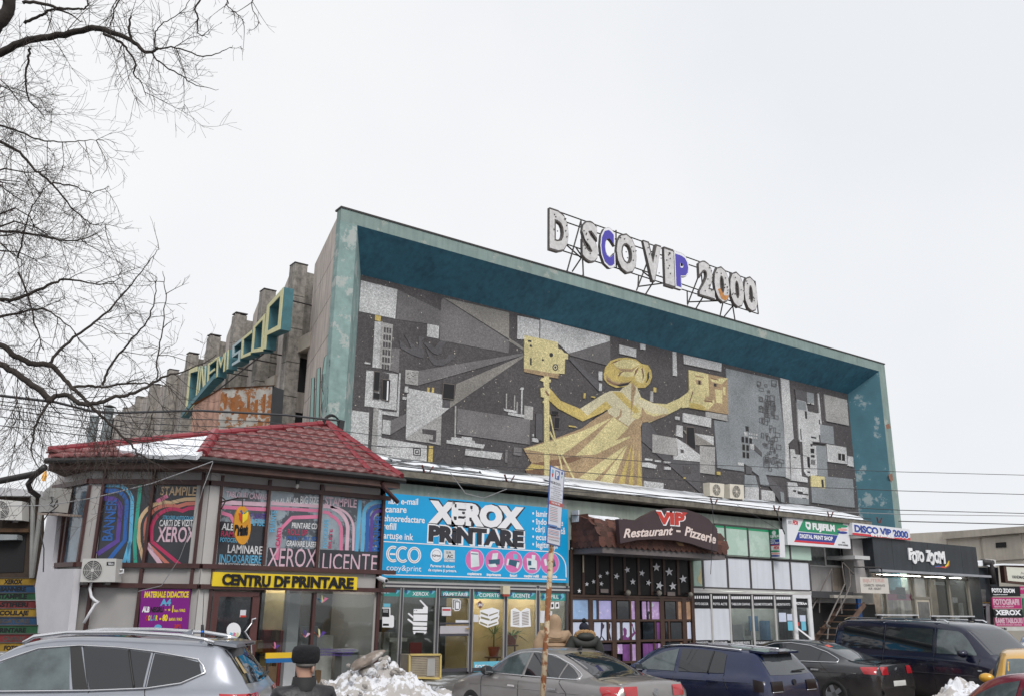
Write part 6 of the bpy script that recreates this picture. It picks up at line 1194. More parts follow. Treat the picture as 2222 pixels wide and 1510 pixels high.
# ---- far left: brown shed, coloured steps
BRS = M('dark brown shed boards', (.045, .028, .018), .7, .4, 3, .2, 10)
PSH = B1.sh(-3.0); sh_ = thing('brown_shed', 'dark brown open shed above the painted steps', 'shed', PSH.at(20, 1250))
slab('back_wall', [zl3(*p) for p in ((-400, 195), (330, 205), (330, 900), (-400, 900))], PSH, -.2, 0, BRS, sh_); slab('opening', [zl3(*p) for p in ((-400, 510), (215, 520), (190, 830), (-400, 850))], PSH, 0, .02, VOID, sh_)
slab('shelf', [zl3(*p) for p in ((-400, 515), (140, 525), (138, 565), (-400, 580))], PSH, .02, .3, M('grey sheet', (.25, .27, .28), .4, .2), sh_); slab('beam', [zl3(*p) for p in ((-400, 465), (235, 475), (235, 505), (-400, 500))], PSH, 0, .15, M('brown beam', (.09, .045, .02), .7), sh_)
slab('roof_edge', [zl3(*p) for p in ((-400, 100), (330, 165), (330, 210), (-400, 200))], PSH, -.6, .3, M('snowy roof edge', (.5, .5, .52), .7, .2), sh_)
for x0, x1 in ((272, 258), (345, 262)): B = MB(); B.tube([PSH.at(*zl3(x0, 215), .5), PSH.at(*zl3(x1, 880), .5)], .055, 8); B.build('steel_post', M('galvanised pipe', (.26, .26, .25), .5, .15), sh_)
stp = thing('painted_steps', 'flight of steps with yellow, blue, green and red lettered risers', 'stairs', B1.sh(-.2).at(40, 1420))
RC = [M('riser ' + n, c, .7, .35, 3, .2, 12) for n, c in (('yellow', (.30, .18, .015)), ('blue', (.012, .055, .13)), ('green', (.015, .085, .035)), ('red', (.15, .018, .02)))]
rz = [(880, 940), (940, 1000), (1003, 1060), (1066, 1126), (1131, 1195), (1200, 1262), (1268, 1336), (1340, 1406), (1412, 1482)]
SDK = M('step tread', (.07, .06, .055), .8, .3, 3)
for i, (y0, y1) in enumerate(rz):
    pl = B1.sh(-2.6 + i * .3); x1 = 284 + i * 3
    r0 = slab('riser', [zl3(*p) for p in ((-400, y0), (x1, y0), (x1, y1), (-400, y1))], pl, -.3, 0, RC[i % 4], stp)
    slab('tread', [zl3(*p) for p in ((-400, y0 - 4), (x1, y0 - 4), (x1, y0 + 3), (-400, y0 + 3))], pl, -.3, .02, SDK, r0)
    s = ('XEROX', 'BANNERE', 'STAMPILE', 'PLASTIFIERI', 'COLILAJE', 'LEGATORIE', 'PRINTARE', 'CANVAS', 'FOTO')[i]; e = (180, 210, 218, 228, 232, 240, 210, 200, 150)[i]
    text(s, zl3(e - len(s) * 30, y1 - 12), zl3(e, y1 - 12), 9.5, pl, .004, BLACKV if i not in (5, 7) else SDK, r0, bold=.05)
B = MB(); B.tube([B1.sh(.2).at(*zl3(-300, 110)), B1.sh(.2).at(*zl3(0, 85)), B1.sh(.3).at(*zl3(300, 25)), B1.sh(.4).at(*zl3(370, -30))], .075, 8); B.tube([B1.sh(.3).at(*zl3(290, 30)), B1.sh(0).at(*zl3(230, 110)), B1.sh(-.2).at(*zl3(250, 165)), B1.sh(-.4).at(*zl3(320, 215))], .06, 8)
tag(B.build('drain_pipe', GUT, None, True), 'black drain pipe leading off the pavilion gutter over the shed', 'pipe')
# ---- rusty cabin on the roofs, pipes, cable coil
PR_ = Pl(atD(540, 900, 27.5), NB); rc_ = thing('rusty_cabin', 'rust streaked sheet metal cabin behind the red tiled roof', 'cabin', PR_.at(520, 945))
RUST = M('rusting white sheet', (.40, .38, .35), .7, .2, 2, .2, 10, streak=.2, c2=(.24, .095, .03), c2t=.50, c2s=3); RUS2 = M('flaking salmon sheet', (.46, .27, .20), .8, .3, 5, .4, 8, streak=.3)
slab('front_sheet', [e5(*p) for p in ((445, 992), (938, 962), (905, 1450), (405, 1450))], PR_, -.05, 0, RUST, rc_)
for x in (540, 745): slab('sheet_seam', [e5(x, 988), e5(x + 6, 988), e5(x - 22, 1450), e5(x - 28, 1450)], PR_, 0, .015, RUST, rc_)
slab('sheet_seam', [e5(430, 1298), e5(915, 1300), e5(914, 1306), e5(430, 1304)], PR_, 0, .015, RUST, rc_)
for i in range(6): slab('rust_streak', [e5(470 + i * 75, 1040 + (i * 37) % 90), e5(500 + i * 75, 1030 + (i * 37) % 90), e5(495 + i * 74, 1180 + (i * 53) % 120), e5(468 + i * 74, 1190 + (i * 53) % 90)], PR_, 0, .003 + i * .0003, M('rust', (.25, .085, .02), .8, .5, 6), rc_)
a = [PR_.at(*e5(445, 992)), PR_.at(*e5(405, 1450))]; bk = V((-.35, 1.6, -.35)); mesh('side_sheet', [a[0], a[1], a[1] + bk, a[0] + bk], [(0, 1, 2, 3)], RUS2, rc_); b_ = [PR_.at(*e5(938, 962)), PR_.at(*e5(905, 1450))]; mesh('side_sheet', [b_[0], b_[1], b_[1] + V((.5, .3, 0)), b_[0] + V((.5, .3, 0))], [(0, 1, 2, 3)], M('dark cabin void', (.06, .06, .065), .7), rc_)  # second sheet paints the dark of the void beside the cabin
mesh('roof_sheet', [a[0] + V((0, -.1, .02)), b_[0] + V((.05, -.1, .02)), b_[0] + V((.3, 1.8, -.1)), a[0] + bk + V((-.1, 0, .05))], [(0, 1, 2, 3)], M('rust', (.25, .085, .02)), rc_)
for px0, y0, px1, y1, l, cap in ((206, 902, 190, 985, 'plain galvanised flue pipe beyond the pavilion roof', 0), (237.5, 886, 222, 985, 'taller flue pipe with a small rain cap beyond the roof', 1)):
    a, b = atD(px0, y0, 29), atD(px0, y0, 29); b = V((a.x, a.y, a.z - 3.0)); t = thing('flue_pipe', l, 'pipe', b, 'flue pipes'); MB().tube([b, a], .14, 12).build('pipe', M('galvanised flue', (.22, .25, .26), .45, .25, 3), t)
    MB().tube([a - V((0, 0, .12)), a - V((0, 0, .06))], .155, 12).build('collar', MATS['galvanised flue'], t)
    if cap: MB().tube([a + V((0, 0, .06)), a + V((0, 0, .12))], [.2, .05], 12).build('rain_cap', DARKIRON, t)
p = A1.sh(-1.8).at(738, 945); t = thing('cable_post', 'short black cable post with looped wires behind the roof peak', 'post', V((p.x, p.y, p.z - .6))); q_ = A1.sh(-1.8)
MB().bar(q_.at(733, 960), q_.at(741, 912), .14, .14).build('post', WIRE, t); B = MB()
for k in range(4): B.tube([q_.at(700 + k, 912)] + [q_.at(*p_) for p_ in arc(718 + k, 915 + k * 3, 15 + k, 16 + k * 2, -170, 10 + k * 10, 8)] + [q_.at(742 + k * 2, 935 + k * 5)], .022, 5)
B.build('wire_loops', WIRE, t)
# ================================================================ kiosk, boards and buildings on the far side
YK = YS - .4
PK = PY(YK); KG = M('charcoal cladding', (.026, .032, .04), .5, .2, 1.5, streak=.25); KB = M('bronze shop frame', (.20, .185, .155), .45, .1)
ki = thing('photo_kiosk', 'dark clad photo kiosk with white lettered fascia and glazed front', 'kiosk', PK.at(2010, 1440))
kf = [PK.at(1893, 1171.5), PK.at(2117.5, 1186), PK.at(2120, 1247)]; kx0, kx1, kz1, kz0 = kf[0].x, kf[1].x, kf[1].z, kf[2].z
w_ = (kx1 - kx0) / 6
for i in range(6): MB().box((kx0 + w_ * i + .008, YK, kz0), (kx0 + w_ * (i + 1) - .008, YK + .2, kz1)).build('cladding_panel', KG, ki)
MB().box((kx0, YK + .02, kz0), (kx0 + .2, YK + 4.5, kz1)).build('side_cladding', KG, ki)
MB().box((kx0 + .1, YK + .1, kz1 - .1), (kx1, YK + 4.5, kz1 - .02)).build('flat_roof', ROOFING, ki); MB().box((kx1 - .05, YK + .02, .1), (kx1, YK + 4.5, kz1 - .1)).build('side_cladding', KG, ki)
MB().box((kx0 - .3, YK - .35, kz0 - .1), (kx1 + .45, YK + .1, kz0)).build('canopy_strip', M('grey canopy strip', (.30, .31, .34), .5, .1), ki)
kt = lambda x, y: zr(x, y)
FZ = M('white raised lettering', (.80, .80, .82), .4)
for s, x0, x1, y, h in (('F', 168, 212, 562, 23), ('O', 206, 262, 604, 24), ('T', 250, 288, 575, 20), ('O', 280, 335, 588, 20), ('Z', 360, 414, 580, 22), ('O', 400, 450, 618, 24), ('O', 448, 504, 600, 22), ('M', 496, 566, 604, 24)):
    text(s, kt(x0, y), kt(x1, y + 2), h, PK, .06, FZ, ki, bold=.06, depth=.05)
stroke('swoosh', [kt(450, 650), kt(500, 648), kt(560, 655), kt(595, 630), kt(605, 580)], [2, 3, 4, 5, 1], PK, .02, M('rainbow swoosh red', (.5, .08, .06), .4), ki); stroke('swoosh', [kt(560, 645), kt(585, 625), kt(598, 582)], [3, 4, 1], PK, .025, YP_, ki); stroke('swoosh', [kt(445, 648), kt(490, 642), kt(520, 650)], [1, 3, 1], PK, .025, FB, ki)
B = MB()
for x in (0, 205, 375, 592, 800): vbar(B, *kt(x - 100 if x == 0 else x, 760), 1470, 3.5, PK.sh(-.3), 0, .1)
hbar(B, *kt(-180, 742), kt(800, 775)[0], 4, PK.sh(-.3), 0, .1); hbar(B, *kt(210, 985), kt(400, 985)[0], 5, PK.sh(-.3), 0, .1)
B.build('glazing_frame', KB, ki)
ubox('door', *kt(225, 995), *kt(400, 1560), PK.sh(-.3), -.02, .06, M('cream door', (.42, .38, .31), .5), ki); ubox('door_pane', *kt(258, 1030), *kt(378, 1560), PK.sh(-.3), .06, .07, M('dim door glass', (.10, .10, .095), .1, .4, 2), ki)
for x0, x1 in ((-170, 195), (210, 372), (380, 588), (598, 795)): ubox('shop_pane', *kt(x0, 765), *kt(x1, 1560), PK.sh(-.3), .0, .01, GLS, ki)
MB().box((kx0 + .3, YK + 2.2, .1), (kx1 - .1, YK + 2.3, kz0)).build('interior_wall', M('kiosk interior', (.24, .21, .185), .8, .5, 1.2), ki)
for x0, y0, x1, y1, m in ((440, 810, 550, 845, PRINTW), (600, 805, 680, 840, PRINTW), (-100, 940, 190, 1010, M('magenta board', (.38, .02, .12), .5)), (20, 870, 120, 1000, VOID), (610, 1040, 750, 1180, GREYIN), (640, 980, 690, 1300, WPL)): ubox('display', *kt(x0, y0), *kt(x1, y1), PK.sh(-.9), 0, .03, m, ki)  # the two white panels near the top stand in for lit ceiling lamps
for x_ in (.25, .45, .7, .88): MB().box((kx0 + (kx1 - kx0) * x_, YK + .9, kz0 - .16), (kx0 + (kx1 - kx0) * x_ + 1.1, YK + 1.35, kz0 - .12)).build('ceiling_lamp', M('kiosk lamp diffuser', (1, .95, .85), .4, 0, emit=15), ki)
clutter(ki, kx0 + .4, kx1 - .5, YK + 1.2, YK + 2.0, .14, 18, 9)
# next shop along, receding
sk = thing('corner_shop', 'low dark shop with a white framed window beside the kiosk', 'shop', (kx1 + 2, YK + 3, 0)); PX1 = Pl((kx1 + .45, YK + .2, 0), (-.25, -.97, 0)).sh(-2.2)
slab('wall', [kt(*p) for p in ((800, 650), (1135, 655), (1150, 860), (1070, 870), (1110, 1600), (800, 1600))], PX1, -.3, 0, KG, sk)
for q in ((835, 1050, 1040, 1075), (1010, 1050, 1042, 1300), (835, 1050, 850, 1300)): slab('window_frame', [kt(q[0], q[1]), kt(q[2], q[1] + 3), kt(q[2] + 12, q[3]), kt(q[0] + 8, q[3])], PX1, 0, .08, PRINTW, sk)
slab('pane', [kt(850, 1075), kt(1012, 1075), kt(1030, 1300), kt(860, 1300)], PX1, 0, .03, GLD, sk); slab('pane', [kt(860, 890), kt(1000, 895), kt(1006, 1035), kt(866, 1030)], PX1, 0, .03, M('dim display window', (.12, .12, .12), .3, .5, 4), sk); slab('trim', [kt(855, 1030), kt(1050, 1036), kt(1050, 1046), kt(855, 1040)], PX1, 0, .05, M('amber trim', (.4, .25, .06), .5), sk)
B = MB(); B.tube([PX1.at(*kt(*p), .3) for p in ((960, 600), (1040, 600), (1060, 660), (1085, 840))], .16, 8); B.build('snowy_duct', DARKIRON, sk, True)
t = thing('air_conditioner', 'white air conditioner on the low roof beside the kiosk', 'air conditioner', PX1.at(*kt(1085, 640)), None); slab('casing', [kt(*p) for p in ((1000, 560), (1110, 572), (1118, 650), (1008, 640))], PX1.sh(-.4), -.4, 0, M('ac enamel', (.55, .54, .52)), t); slab('fan_opening', ell(*kt(1075, 605), 5, 6, 12), PX1.sh(-.4), 0, .01, M('fan shadow', (.05, .05, .052)), t)
s_ = slab('duct_snow', [kt(*p) for p in ((920, 600), (960, 578), (1050, 590), (1072, 630), (1040, 648), (1000, 625), (945, 640), (918, 635))], PX1.sh(.35), -.3, 0, SNOW); s_['kind'] = 'stuff'; tag(s_, 'lump of snow on the roof duct beside the kiosk', 'snow')
# boards column
PBD = Pl(PX1.at(*kt(1230, 1080), .9), (-.3, -.95, 0)); MAG = M('magenta print', (.42, .018, .14), .4, .1)
def board(q, m, label, txt):
    t = thing('advert_board', label, 'sign', PBD.at(*kt((q[0][0] + q[1][0]) / 2, q[2][1])), 'stacked advert boards'); slab('panel', [kt(*p) for p in q], PBD, -.06, 0, m, t)
    for s, a, b, h, mm in txt: text(s, kt(*a), kt(*b), h, PBD, .008, mm, t, bold=.05)
board([(1058, 860), (1365, 862), (1382, 970), (1065, 972)], BLACKV, 'black board with crooked white lettering on top of the stack', [('FOTO ZOOM', (1070, 925), (1320, 930), 8.5, PRINTW), ('fotografie si rame tablouri', (1085, 955), (1240, 955), 2, PRINTW)])
board([(1066, 984), (1388, 984), (1398, 1104), (1078, 1104)], MAG, 'magenta board with pale photography lettering, upper one of two', [('FOTOGRAFII', (1088, 1060), (1370, 1062), 12, FPA), ('BULETIN, VIZA, PASAPORT', (1098, 1090), (1310, 1090), 3.2, FPA)])
board([(1082, 1112), (1400, 1112), (1410, 1204), (1100, 1204)], BLACKV, 'black board with large white letters and an arrow line', [('XEROX', (1110, 1172), (1390, 1172), 10.5, PRINTW), ('<', (1112, 1206), (1125, 1206), 3, PRINTW)])
board([(1100, 1206), (1410, 1206), (1420, 1298), (1110, 1298)], MAG, 'magenta board with pale picture frame lettering, lower one of two', [('RAME TABLOURI', (1112, 1262), (1405, 1262), 10.5, FPA), ('FOTO PE PANZA CANVAS', (1125, 1288), (1395, 1288), 2.6, FPA)])
board([(1118, 1304), (1420, 1304), (1424, 1345), (1124, 1345)], M('pale board', (.5, .5, .48), .5), 'pale board half buried in the snow heap', [('ZIDURI', (1135, 1338), (1230, 1338), 5, BLACKV)])
slab_ = board([(1372, 862), (1470, 862), (1480, 945), (1382, 945)], MAG, 'magenta board cut off at the picture edge beside the black one', [('FOTO', (1385, 900), (1440, 900), 4, FPA)])
board([(1404, 990), (1490, 990), (1510, 1200), (1420, 1200)], M('green board', (.01, .25, .12), .4), 'green board behind the black and magenta stack', [])
# hand made shop sign
PH = Pl(PX1.at(*kt(1300, 730), .6), (-.35, -.94, 0)); hs = thing('shop_sign', 'cream shop sign in a thick brown frame above the advert boards', 'sign', PH.at(*kt(1300, 830)))
slab('sign_frame', [kt(*p) for p in ((1195, 625), (1600, 640), (1610, 860), (1218, 820))], PH, -.3, 0, M('brown sign frame', (.075, .035, .025), .6), hs); slab('panel', [kt(*p) for p in ((1225, 648), (1600, 665), (1600, 830), (1245, 800))], PH, 0, .02, M('cream sign panel', (.66, .66, .58), .5, .04), hs); text('HANDMADE SHOP', kt(1292, 772), kt(1520, 785), 6.5, PH, .026, INK, hs, bold=.03); stroke('print', [kt(1385, 730), kt(1395, 705), kt(1410, 730), kt(1419, 712)], 1.2, PH, .026, INK, hs)
s_ = slab('sign_snow', [kt(*p) for p in ((1130, 632), (1200, 612), (1600, 622), (1600, 640), (1195, 630))], PH, -.4, .1, SNOW); s_['kind'] = 'stuff'; tag(s_, 'strip of snow along the top of the brown framed shop sign', 'snow')
# pale concrete hall far behind
XH = 58.0; PHL = PX(XH); FARC = M('pale far concrete', (.62, .575, .50), .9, .1, .3, .3, 8, streak=.06); FARD = M('patched far concrete', (.48, .44, .38), .9, .2, .5, .3, 8, streak=.1)
hl = thing('concrete_hall', 'long pale concrete hall beyond the kiosk under the wires', 'building', (XH, 50, 0))
a, b = PHL.at(1972, 1160), PHL.at(2260, 1137); zt_ = (a.z + b.z) / 2; MB().box((XH, b.y - 12, -.3), (XH + 20, a.y + 30, zt_)).build('wall', FARC, hl)
slab('roof_band', [kt(*p) for p in ((520, 268), (1500, 198), (1500, 268), (545, 345))], PHL, 0, .35, FARD, hl)
slab('wall_panel', [kt(*p) for p in ((960, 330), (1380, 300), (1420, 560), (985, 590))], PHL, 0, .12, FARD, hl); slab('window', [kt(*p) for p in ((1108, 385), (1222, 378), (1225, 434), (1112, 440))], PHL, .12, .16, VOID, hl)
for x in (570, 930): slab('panel_joint', [kt(x, 350 - (x - 570) * .07), kt(x + 8, 350 - (x - 570) * .07), kt(x + 30, 620), kt(x + 20, 620)], PHL, 0, .05, FARD, hl)
# ================================================================ cars
from mathutils.bvhtree import BVHTree
def paint(name, c, metal=0.4, r=.32, dirt=0.45):
    m = M(name, c, r, .06, 1.5, metal=metal, coat=.7, low=dirt)
    return m
CHROME = M('chrome trim', (.78, .78, .80), .16, .03, metal=1); TYRE = M('tyre rubber', (.018, .018, .018), .85, .2); RIM = M('alloy rim', (.42, .43, .45), .3, .1, metal=.8); CGL = M('tinted car glass', (.012, .014, .017), .04, .1, 1, spec=.9); CGR = M('grey car glass', (.05, .055, .062), .04, .2, 1, spec=1.0)
CGF = M('clear car glass over pale cabin', (.085, .11, .115), .04, .5, 2.2, spec=.9); TAIL = M('red tail lamp', (.42, .012, .02), .15, .15, 6, coat=1); TAILD = M('smoked tail lamp', (.016, .010, .011), .3, .2, spec=.3); HEADL = M('head lamp', (.55, .57, .6), .1, .2, 8, coat=1); PLAST = M('black plastic trim', (.02, .02, .021), .55, .1); PLATE = M('number plate', (.7, .7, .68), .5)
def catmull(keys, x):
    n = len(keys); i = 0
    while i < n - 2 and x > keys[i + 1][0]: i += 1
    a, b = keys[i], keys[i + 1]; t = (x - a[0]) / (b[0] - a[0]); p0 = keys[max(i - 1, 0)]; p3 = keys[min(i + 2, n - 1)]
    o = []
    for k in range(1, len(a)):
        m0 = (b[k] - p0[k]) / max(b[0] - p0[0], 1e-6) * (b[0] - a[0]); m1 = (p3[k] - a[k]) / max(p3[0] - a[0], 1e-6) * (b[0] - a[0])
        if (b[k] - a[k]) * (a[k] - p0[k]) <= 0: m0 = 0
        if (p3[k] - b[k]) * (b[k] - a[k]) <= 0: m1 = 0
        h = t * t * (3 - 2 * t); o.append(a[k] * (1 - h) + b[k] * h + m0 * (t ** 3 - 2 * t * t + t) + m1 * (t ** 3 - t * t))
    return o
class Car:
    def __init__(s, name, label, cat, loc, a, keys, mat, group='parked cars'):
        s.t = thing(name, label, cat, loc, group, rz=math.radians(a)); s.mat = mat
        xs = []; n = 64
        for i in range(len(keys) - 1):
            k = max(2, int((keys[i + 1][0] - keys[i][0]) / .09)); xs += [keys[i][0] + (keys[i + 1][0] - keys[i][0]) * j / k for j in range(k)]
        xs.append(keys[-1][0]); vs = []; m = 0
        for x in xs:
            zt, zb, wr, wb, wm, zs = catmull(keys, x); zt = max(zt, zb + .015); zm = zs + (zb - zs) * .5
            half = [(0, zt), (wr * .5, zt - .006), (wr * .82, zt - .022), (wr * .95, zt - .04 - .012 * (zt > zb + .2)), (wr, zt - .06 - .02 * (zt > zb + .2)) if zt > zb + .14 else (wr, zt - .018),
                    None, None, (wb, zb), (wb + (wm - wb) * .75, zb - .035), (wm, zb - .11), (wm + .012, zm + .06), (wm + .005, zm - .06), (wm - .012, zs + .16), (wm - .04, zs + .04), (wm - .12, zs), (0, zs)]
            if zt <= zb + .14: half[4] = (wr, max(zt - .03, zb + .004))
            p, q = half[4], half[7]; half[5] = (p[0] + (q[0] - p[0]) * .33 + .012 * (zt > zb + .2), p[1] + (q[1] - p[1]) * .33); half[6] = (p[0] + (q[0] - p[0]) * .68 + .012 * (zt > zb + .2), p[1] + (q[1] - p[1]) * .68)
            ringv = [V((x, y, z)) for y, z in half] + [V((x, -y, z)) for y, z in half[-2:0:-1]]; m = len(ringv); vs += ringv
        fs = [(i * m + k, i * m + (k + 1) % m, (i + 1) * m + (k + 1) % m, (i + 1) * m + k) for i in range(len(xs) - 1) for k in range(m)]
        fs += [tuple(range(m)), tuple((len(xs) - 1) * m + k for k in range(m - 1, -1, -1))]
        B = MB(); B.add(vs, fs); s.body = B.build('body', mat, s.t, True); s.bvh = BVHTree.FromPolygons([tuple(v) for v in vs], fs)
        s.L = (keys[0][0], keys[-1][0])
    def cast(s, o, d):
        h = s.bvh.ray_cast(V(o), V(d)); return h[0] if h[0] is not None else None
    def P(s, side, a, b):
        if side in ('L', 'R'):
            sg = 1 if side == 'L' else -1; p = s.cast((a, sg * 3, b), (0, -sg, 0)); return (p or V((a, sg * .8, b))), V((0, sg, 0))
        if side == 'T': p = s.cast((a, b, 4), (0, 0, -1)); return (p or V((a, b, 1))), V((0, 0, 1))
        sg = 1 if side == 'F' else -1; p = s.cast((sg * 5, a, b), (-sg, 0, 0)); return (p or V((s.L[1] if sg > 0 else s.L[0], a, b))), V((sg, 0, 0))
    def decal(s, name, side, top, bot, mat, off=.006, rows=4, parent=None, n=10):
        def res(pl):
            if len(pl) >= n: return pl
            o = []
            for i in range(n + 1):
                t = i / n * (len(pl) - 1); k = min(int(t), len(pl) - 2); f = t - k; o.append((pl[k][0] + (pl[k + 1][0] - pl[k][0]) * f, pl[k][1] + (pl[k + 1][1] - pl[k][1]) * f))
            return o
        top, bot = res(top), res(bot); c = len(top); vs = []
        for r in range(rows + 1):
            for i in range(c):
                a = top[i][0] + (bot[i][0] - top[i][0]) * r / rows; b = top[i][1] + (bot[i][1] - top[i][1]) * r / rows; p, d = s.P(side, a, b); vs.append(p + d * off)
        fs = [(r * c + i, r * c + i + 1, (r + 1) * c + i + 1, (r + 1) * c + i) for r in range(rows) for i in range(c - 1)]
        return MB().add(vs, fs).build(name, mat, parent or s.t, True)
    def line(s, name, side, pts, r, mat, off=.004, parent=None, n=8):
        P = []
        for i in range(len(pts) - 1):
            for k in range(n): t = k / n; a = pts[i][0] + (pts[i + 1][0] - pts[i][0]) * t; b = pts[i][1] + (pts[i + 1][1] - pts[i][1]) * t; p, d = s.P(side, a, b); P.append(p + d * off)
        p, d = s.P(side, *pts[-1]); P.append(p + d * off)
        return MB().tube(P, r, 5).build(name, mat, parent or s.t, True)
    def wheels(s, xf, xr, r, y):
        for x in (xf, xr):
            for sg in (1, -1):
                w_ = MB(); pr = [(r * .62, .1), (r * .9, .11), (r, .07), (r, -.07), (r * .9, -.11), (r * .62, -.1)]; n = 24; vs = []
                for k in range(n):
                    c_, s_ = math.cos(k * 2 * math.pi / n), math.sin(k * 2 * math.pi / n); vs += [V((x + q * c_, sg * y + o, r + q * s_)) for q, o in pr]
                w_.add(vs, [(k * 6 + j, k * 6 + (j + 1) % 6, ((k + 1) % n) * 6 + (j + 1) % 6, ((k + 1) % n) * 6 + j) for k in range(n) for j in range(6)]); wo = w_.build('wheel', TYRE, s.t, True)
                rm = MB(); yy = sg * (y + .085)
                for k in range(5):
                    a = k * 1.2566; rm.bar((x, yy, r), (x + r * .62 * math.cos(a), yy, r + r * .62 * math.sin(a)), .09, .03, up=(0, 1, 0))
                rm.tube([(x + r * .62 * math.cos(k * .2618), yy - sg * .01, r + r * .62 * math.sin(k * .2618)) for k in range(25)], .018, 4); rm.tube([(x, yy - sg * .12, r), (x, yy + sg * .01, r)], .05, 8); rm.build('rim', RIM, wo)
                MB().prism([(x + r * .61 * math.cos(k * .2618), sg * (y + .03), r + r * .61 * math.sin(k * .2618)) for k in range(24)], (0, -sg * .02, 0)).build('brake_disc', PLAST, wo)
                p, d = s.P('L' if sg > 0 else 'R', x, r * 1.1)
                MB().prism([(x + r * 1.17 * math.cos(k * .2618), p.y + sg * .004, max(r * 1.03 + r * 1.17 * math.sin(k * .2618), .2)) for k in range(24)], (0, -sg * .25, 0)).build('wheel_arch', PLAST, s.t)
    def mirror(s, x, z, y, m, both=True, mb=None):
        for sg in (1, -1):
            bm = bmesh.new(); bmesh.ops.create_uvsphere(bm, u_segments=12, v_segments=8, radius=1); me = bpy.data.meshes.new('mirror'); bm.to_mesh(me); bm.free()
            me.transform(Matrix.Translation((x, sg * (y + .1), z)) @ Matrix.Diagonal((.09, .13, .085, 1))); o = finish('mirror', me, m, s.t, True)
            MB().prism([(x - .06, sg * (y + .02), z - .05), (x - .06, sg * (y + .19), z - .05), (x - .06, sg * (y + .19), z + .06), (x - .06, sg * (y + .02), z + .06)], (-.03, 0, 0)).build('mirror_glass', CGR, o)
    def handle(s, side, x, z, m):
        p, d = s.P(side, x, z); MB().bar(p + d * .02 + V((-.1, 0, 0)), p + d * .02 + V((.1, 0, 0)), .03, .03, up=tuple(d)).build('door_handle', m, s.t)
    def gaps(s, side, lines):
        for l in lines: s.line('door_gap', side, l, .006, PLAST, off=.001)
SEDAN = [(-2.40, .62, .56, .50, .60, .66, .34), (-2.36, .96, .80, .62, .68, .74, .28), (-2.26, 1.005, .91, .66, .76, .83, .24), (-1.80, 1.04, .95, .67, .82, .90, .2), (-1.60, 1.075, .965, .63, .82, .915, .2), (-1.1, 1.26, .97, .585, .82, .92, .2), (-.7, 1.37, .965, .575, .82, .92, .2), (-.25, 1.42, .955, .575, .82, .92, .2), (.25, 1.415, .94, .575, .82, .92, .2), (.7, 1.345, .925, .59, .82, .92, .2), (1.4, .985, .90, .66, .82, .92, .2), (1.7, .92, .85, .70, .81, .91, .2), (2.1, .82, .74, .62, .75, .86, .22), (2.33, .68, .6, .5, .64, .75, .26), (2.40, .55, .5, .4, .55, .64, .32)]
HATCH = [(-2.10, .60, .54, .60, .68, .72, .34), (-2.07, .92, .80, .66, .74, .80, .28), (-2.0, 1.06, .95, .66, .78, .84, .25), (-1.86, 1.24, 1.0, .64, .79, .865, .22), (-1.72, 1.38, 1.0, .61, .79, .87, .2), (-1.62, 1.425, 1.0, .60, .79, .875, .2), (-1.0, 1.46, .985, .60, .79, .89, .2), (-.3, 1.485, .97, .60, .80, .895, .2), (.3, 1.46, .955, .60, .80, .895, .2), (.75, 1.35, .94, .61, .80, .895, .2), (1.35, 1.0, .92, .66, .80, .89, .2), (1.6, .93, .86, .68, .79, .88, .2), (1.9, .84, .76, .62, .74, .84, .22), (2.05, .7, .62, .52, .66, .76, .26), (2.10, .56, .5, .44, .58, .66, .32)]
SUV = [(-2.38, .62, .56, .62, .72, .78, .4), (-2.35, .98, .86, .68, .78, .85, .34), (-2.26, 1.14, 1.04, .68, .82, .89, .3), (-2.05, 1.42, 1.10, .65, .83, .91, .27), (-1.86, 1.62, 1.10, .62, .83, .92, .26), (-1.72, 1.665, 1.10, .61, .83, .925, .26), (-1.0, 1.70, 1.09, .62, .84, .93, .26), (-.2, 1.72, 1.06, .62, .84, .935, .26), (.35, 1.69, 1.04, .62, .84, .935, .26), (.8, 1.56, 1.02, .63, .84, .935, .26), (1.4, 1.12, .99, .68, .84, .93, .26), (1.65, 1.06, .96, .72, .84, .92, .26), (2.1, .98, .86, .68, .78, .88, .28), (2.32, .82, .7, .56, .68, .78, .32), (2.38, .64, .56, .46, .58, .68, .4)]
VAN = [(-2.6, .62, .56, .74, .78, .82, .36), (-2.57, 1.2, 1.05, .76, .84, .88, .32), (-2.5, 1.7, 1.14, .74, .88, .92, .28), (-2.38, 1.86, 1.16, .72, .89, .94, .25), (-2.0, 1.9, 1.16, .72, .89, .95, .22), (0, 1.91, 1.16, .73, .90, .955, .22), (.95, 1.88, 1.15, .73, .90, .955, .22), (1.3, 1.76, 1.14, .73, .90, .955, .22), (1.95, 1.2, 1.06, .76, .89, .95, .22), (2.1, 1.12, 1.0, .76, .88, .94, .22), (2.42, .98, .86, .70, .82, .88, .25), (2.56, .8, .68, .58, .70, .78, .3), (2.6, .6, .54, .5, .62, .7, .36)]
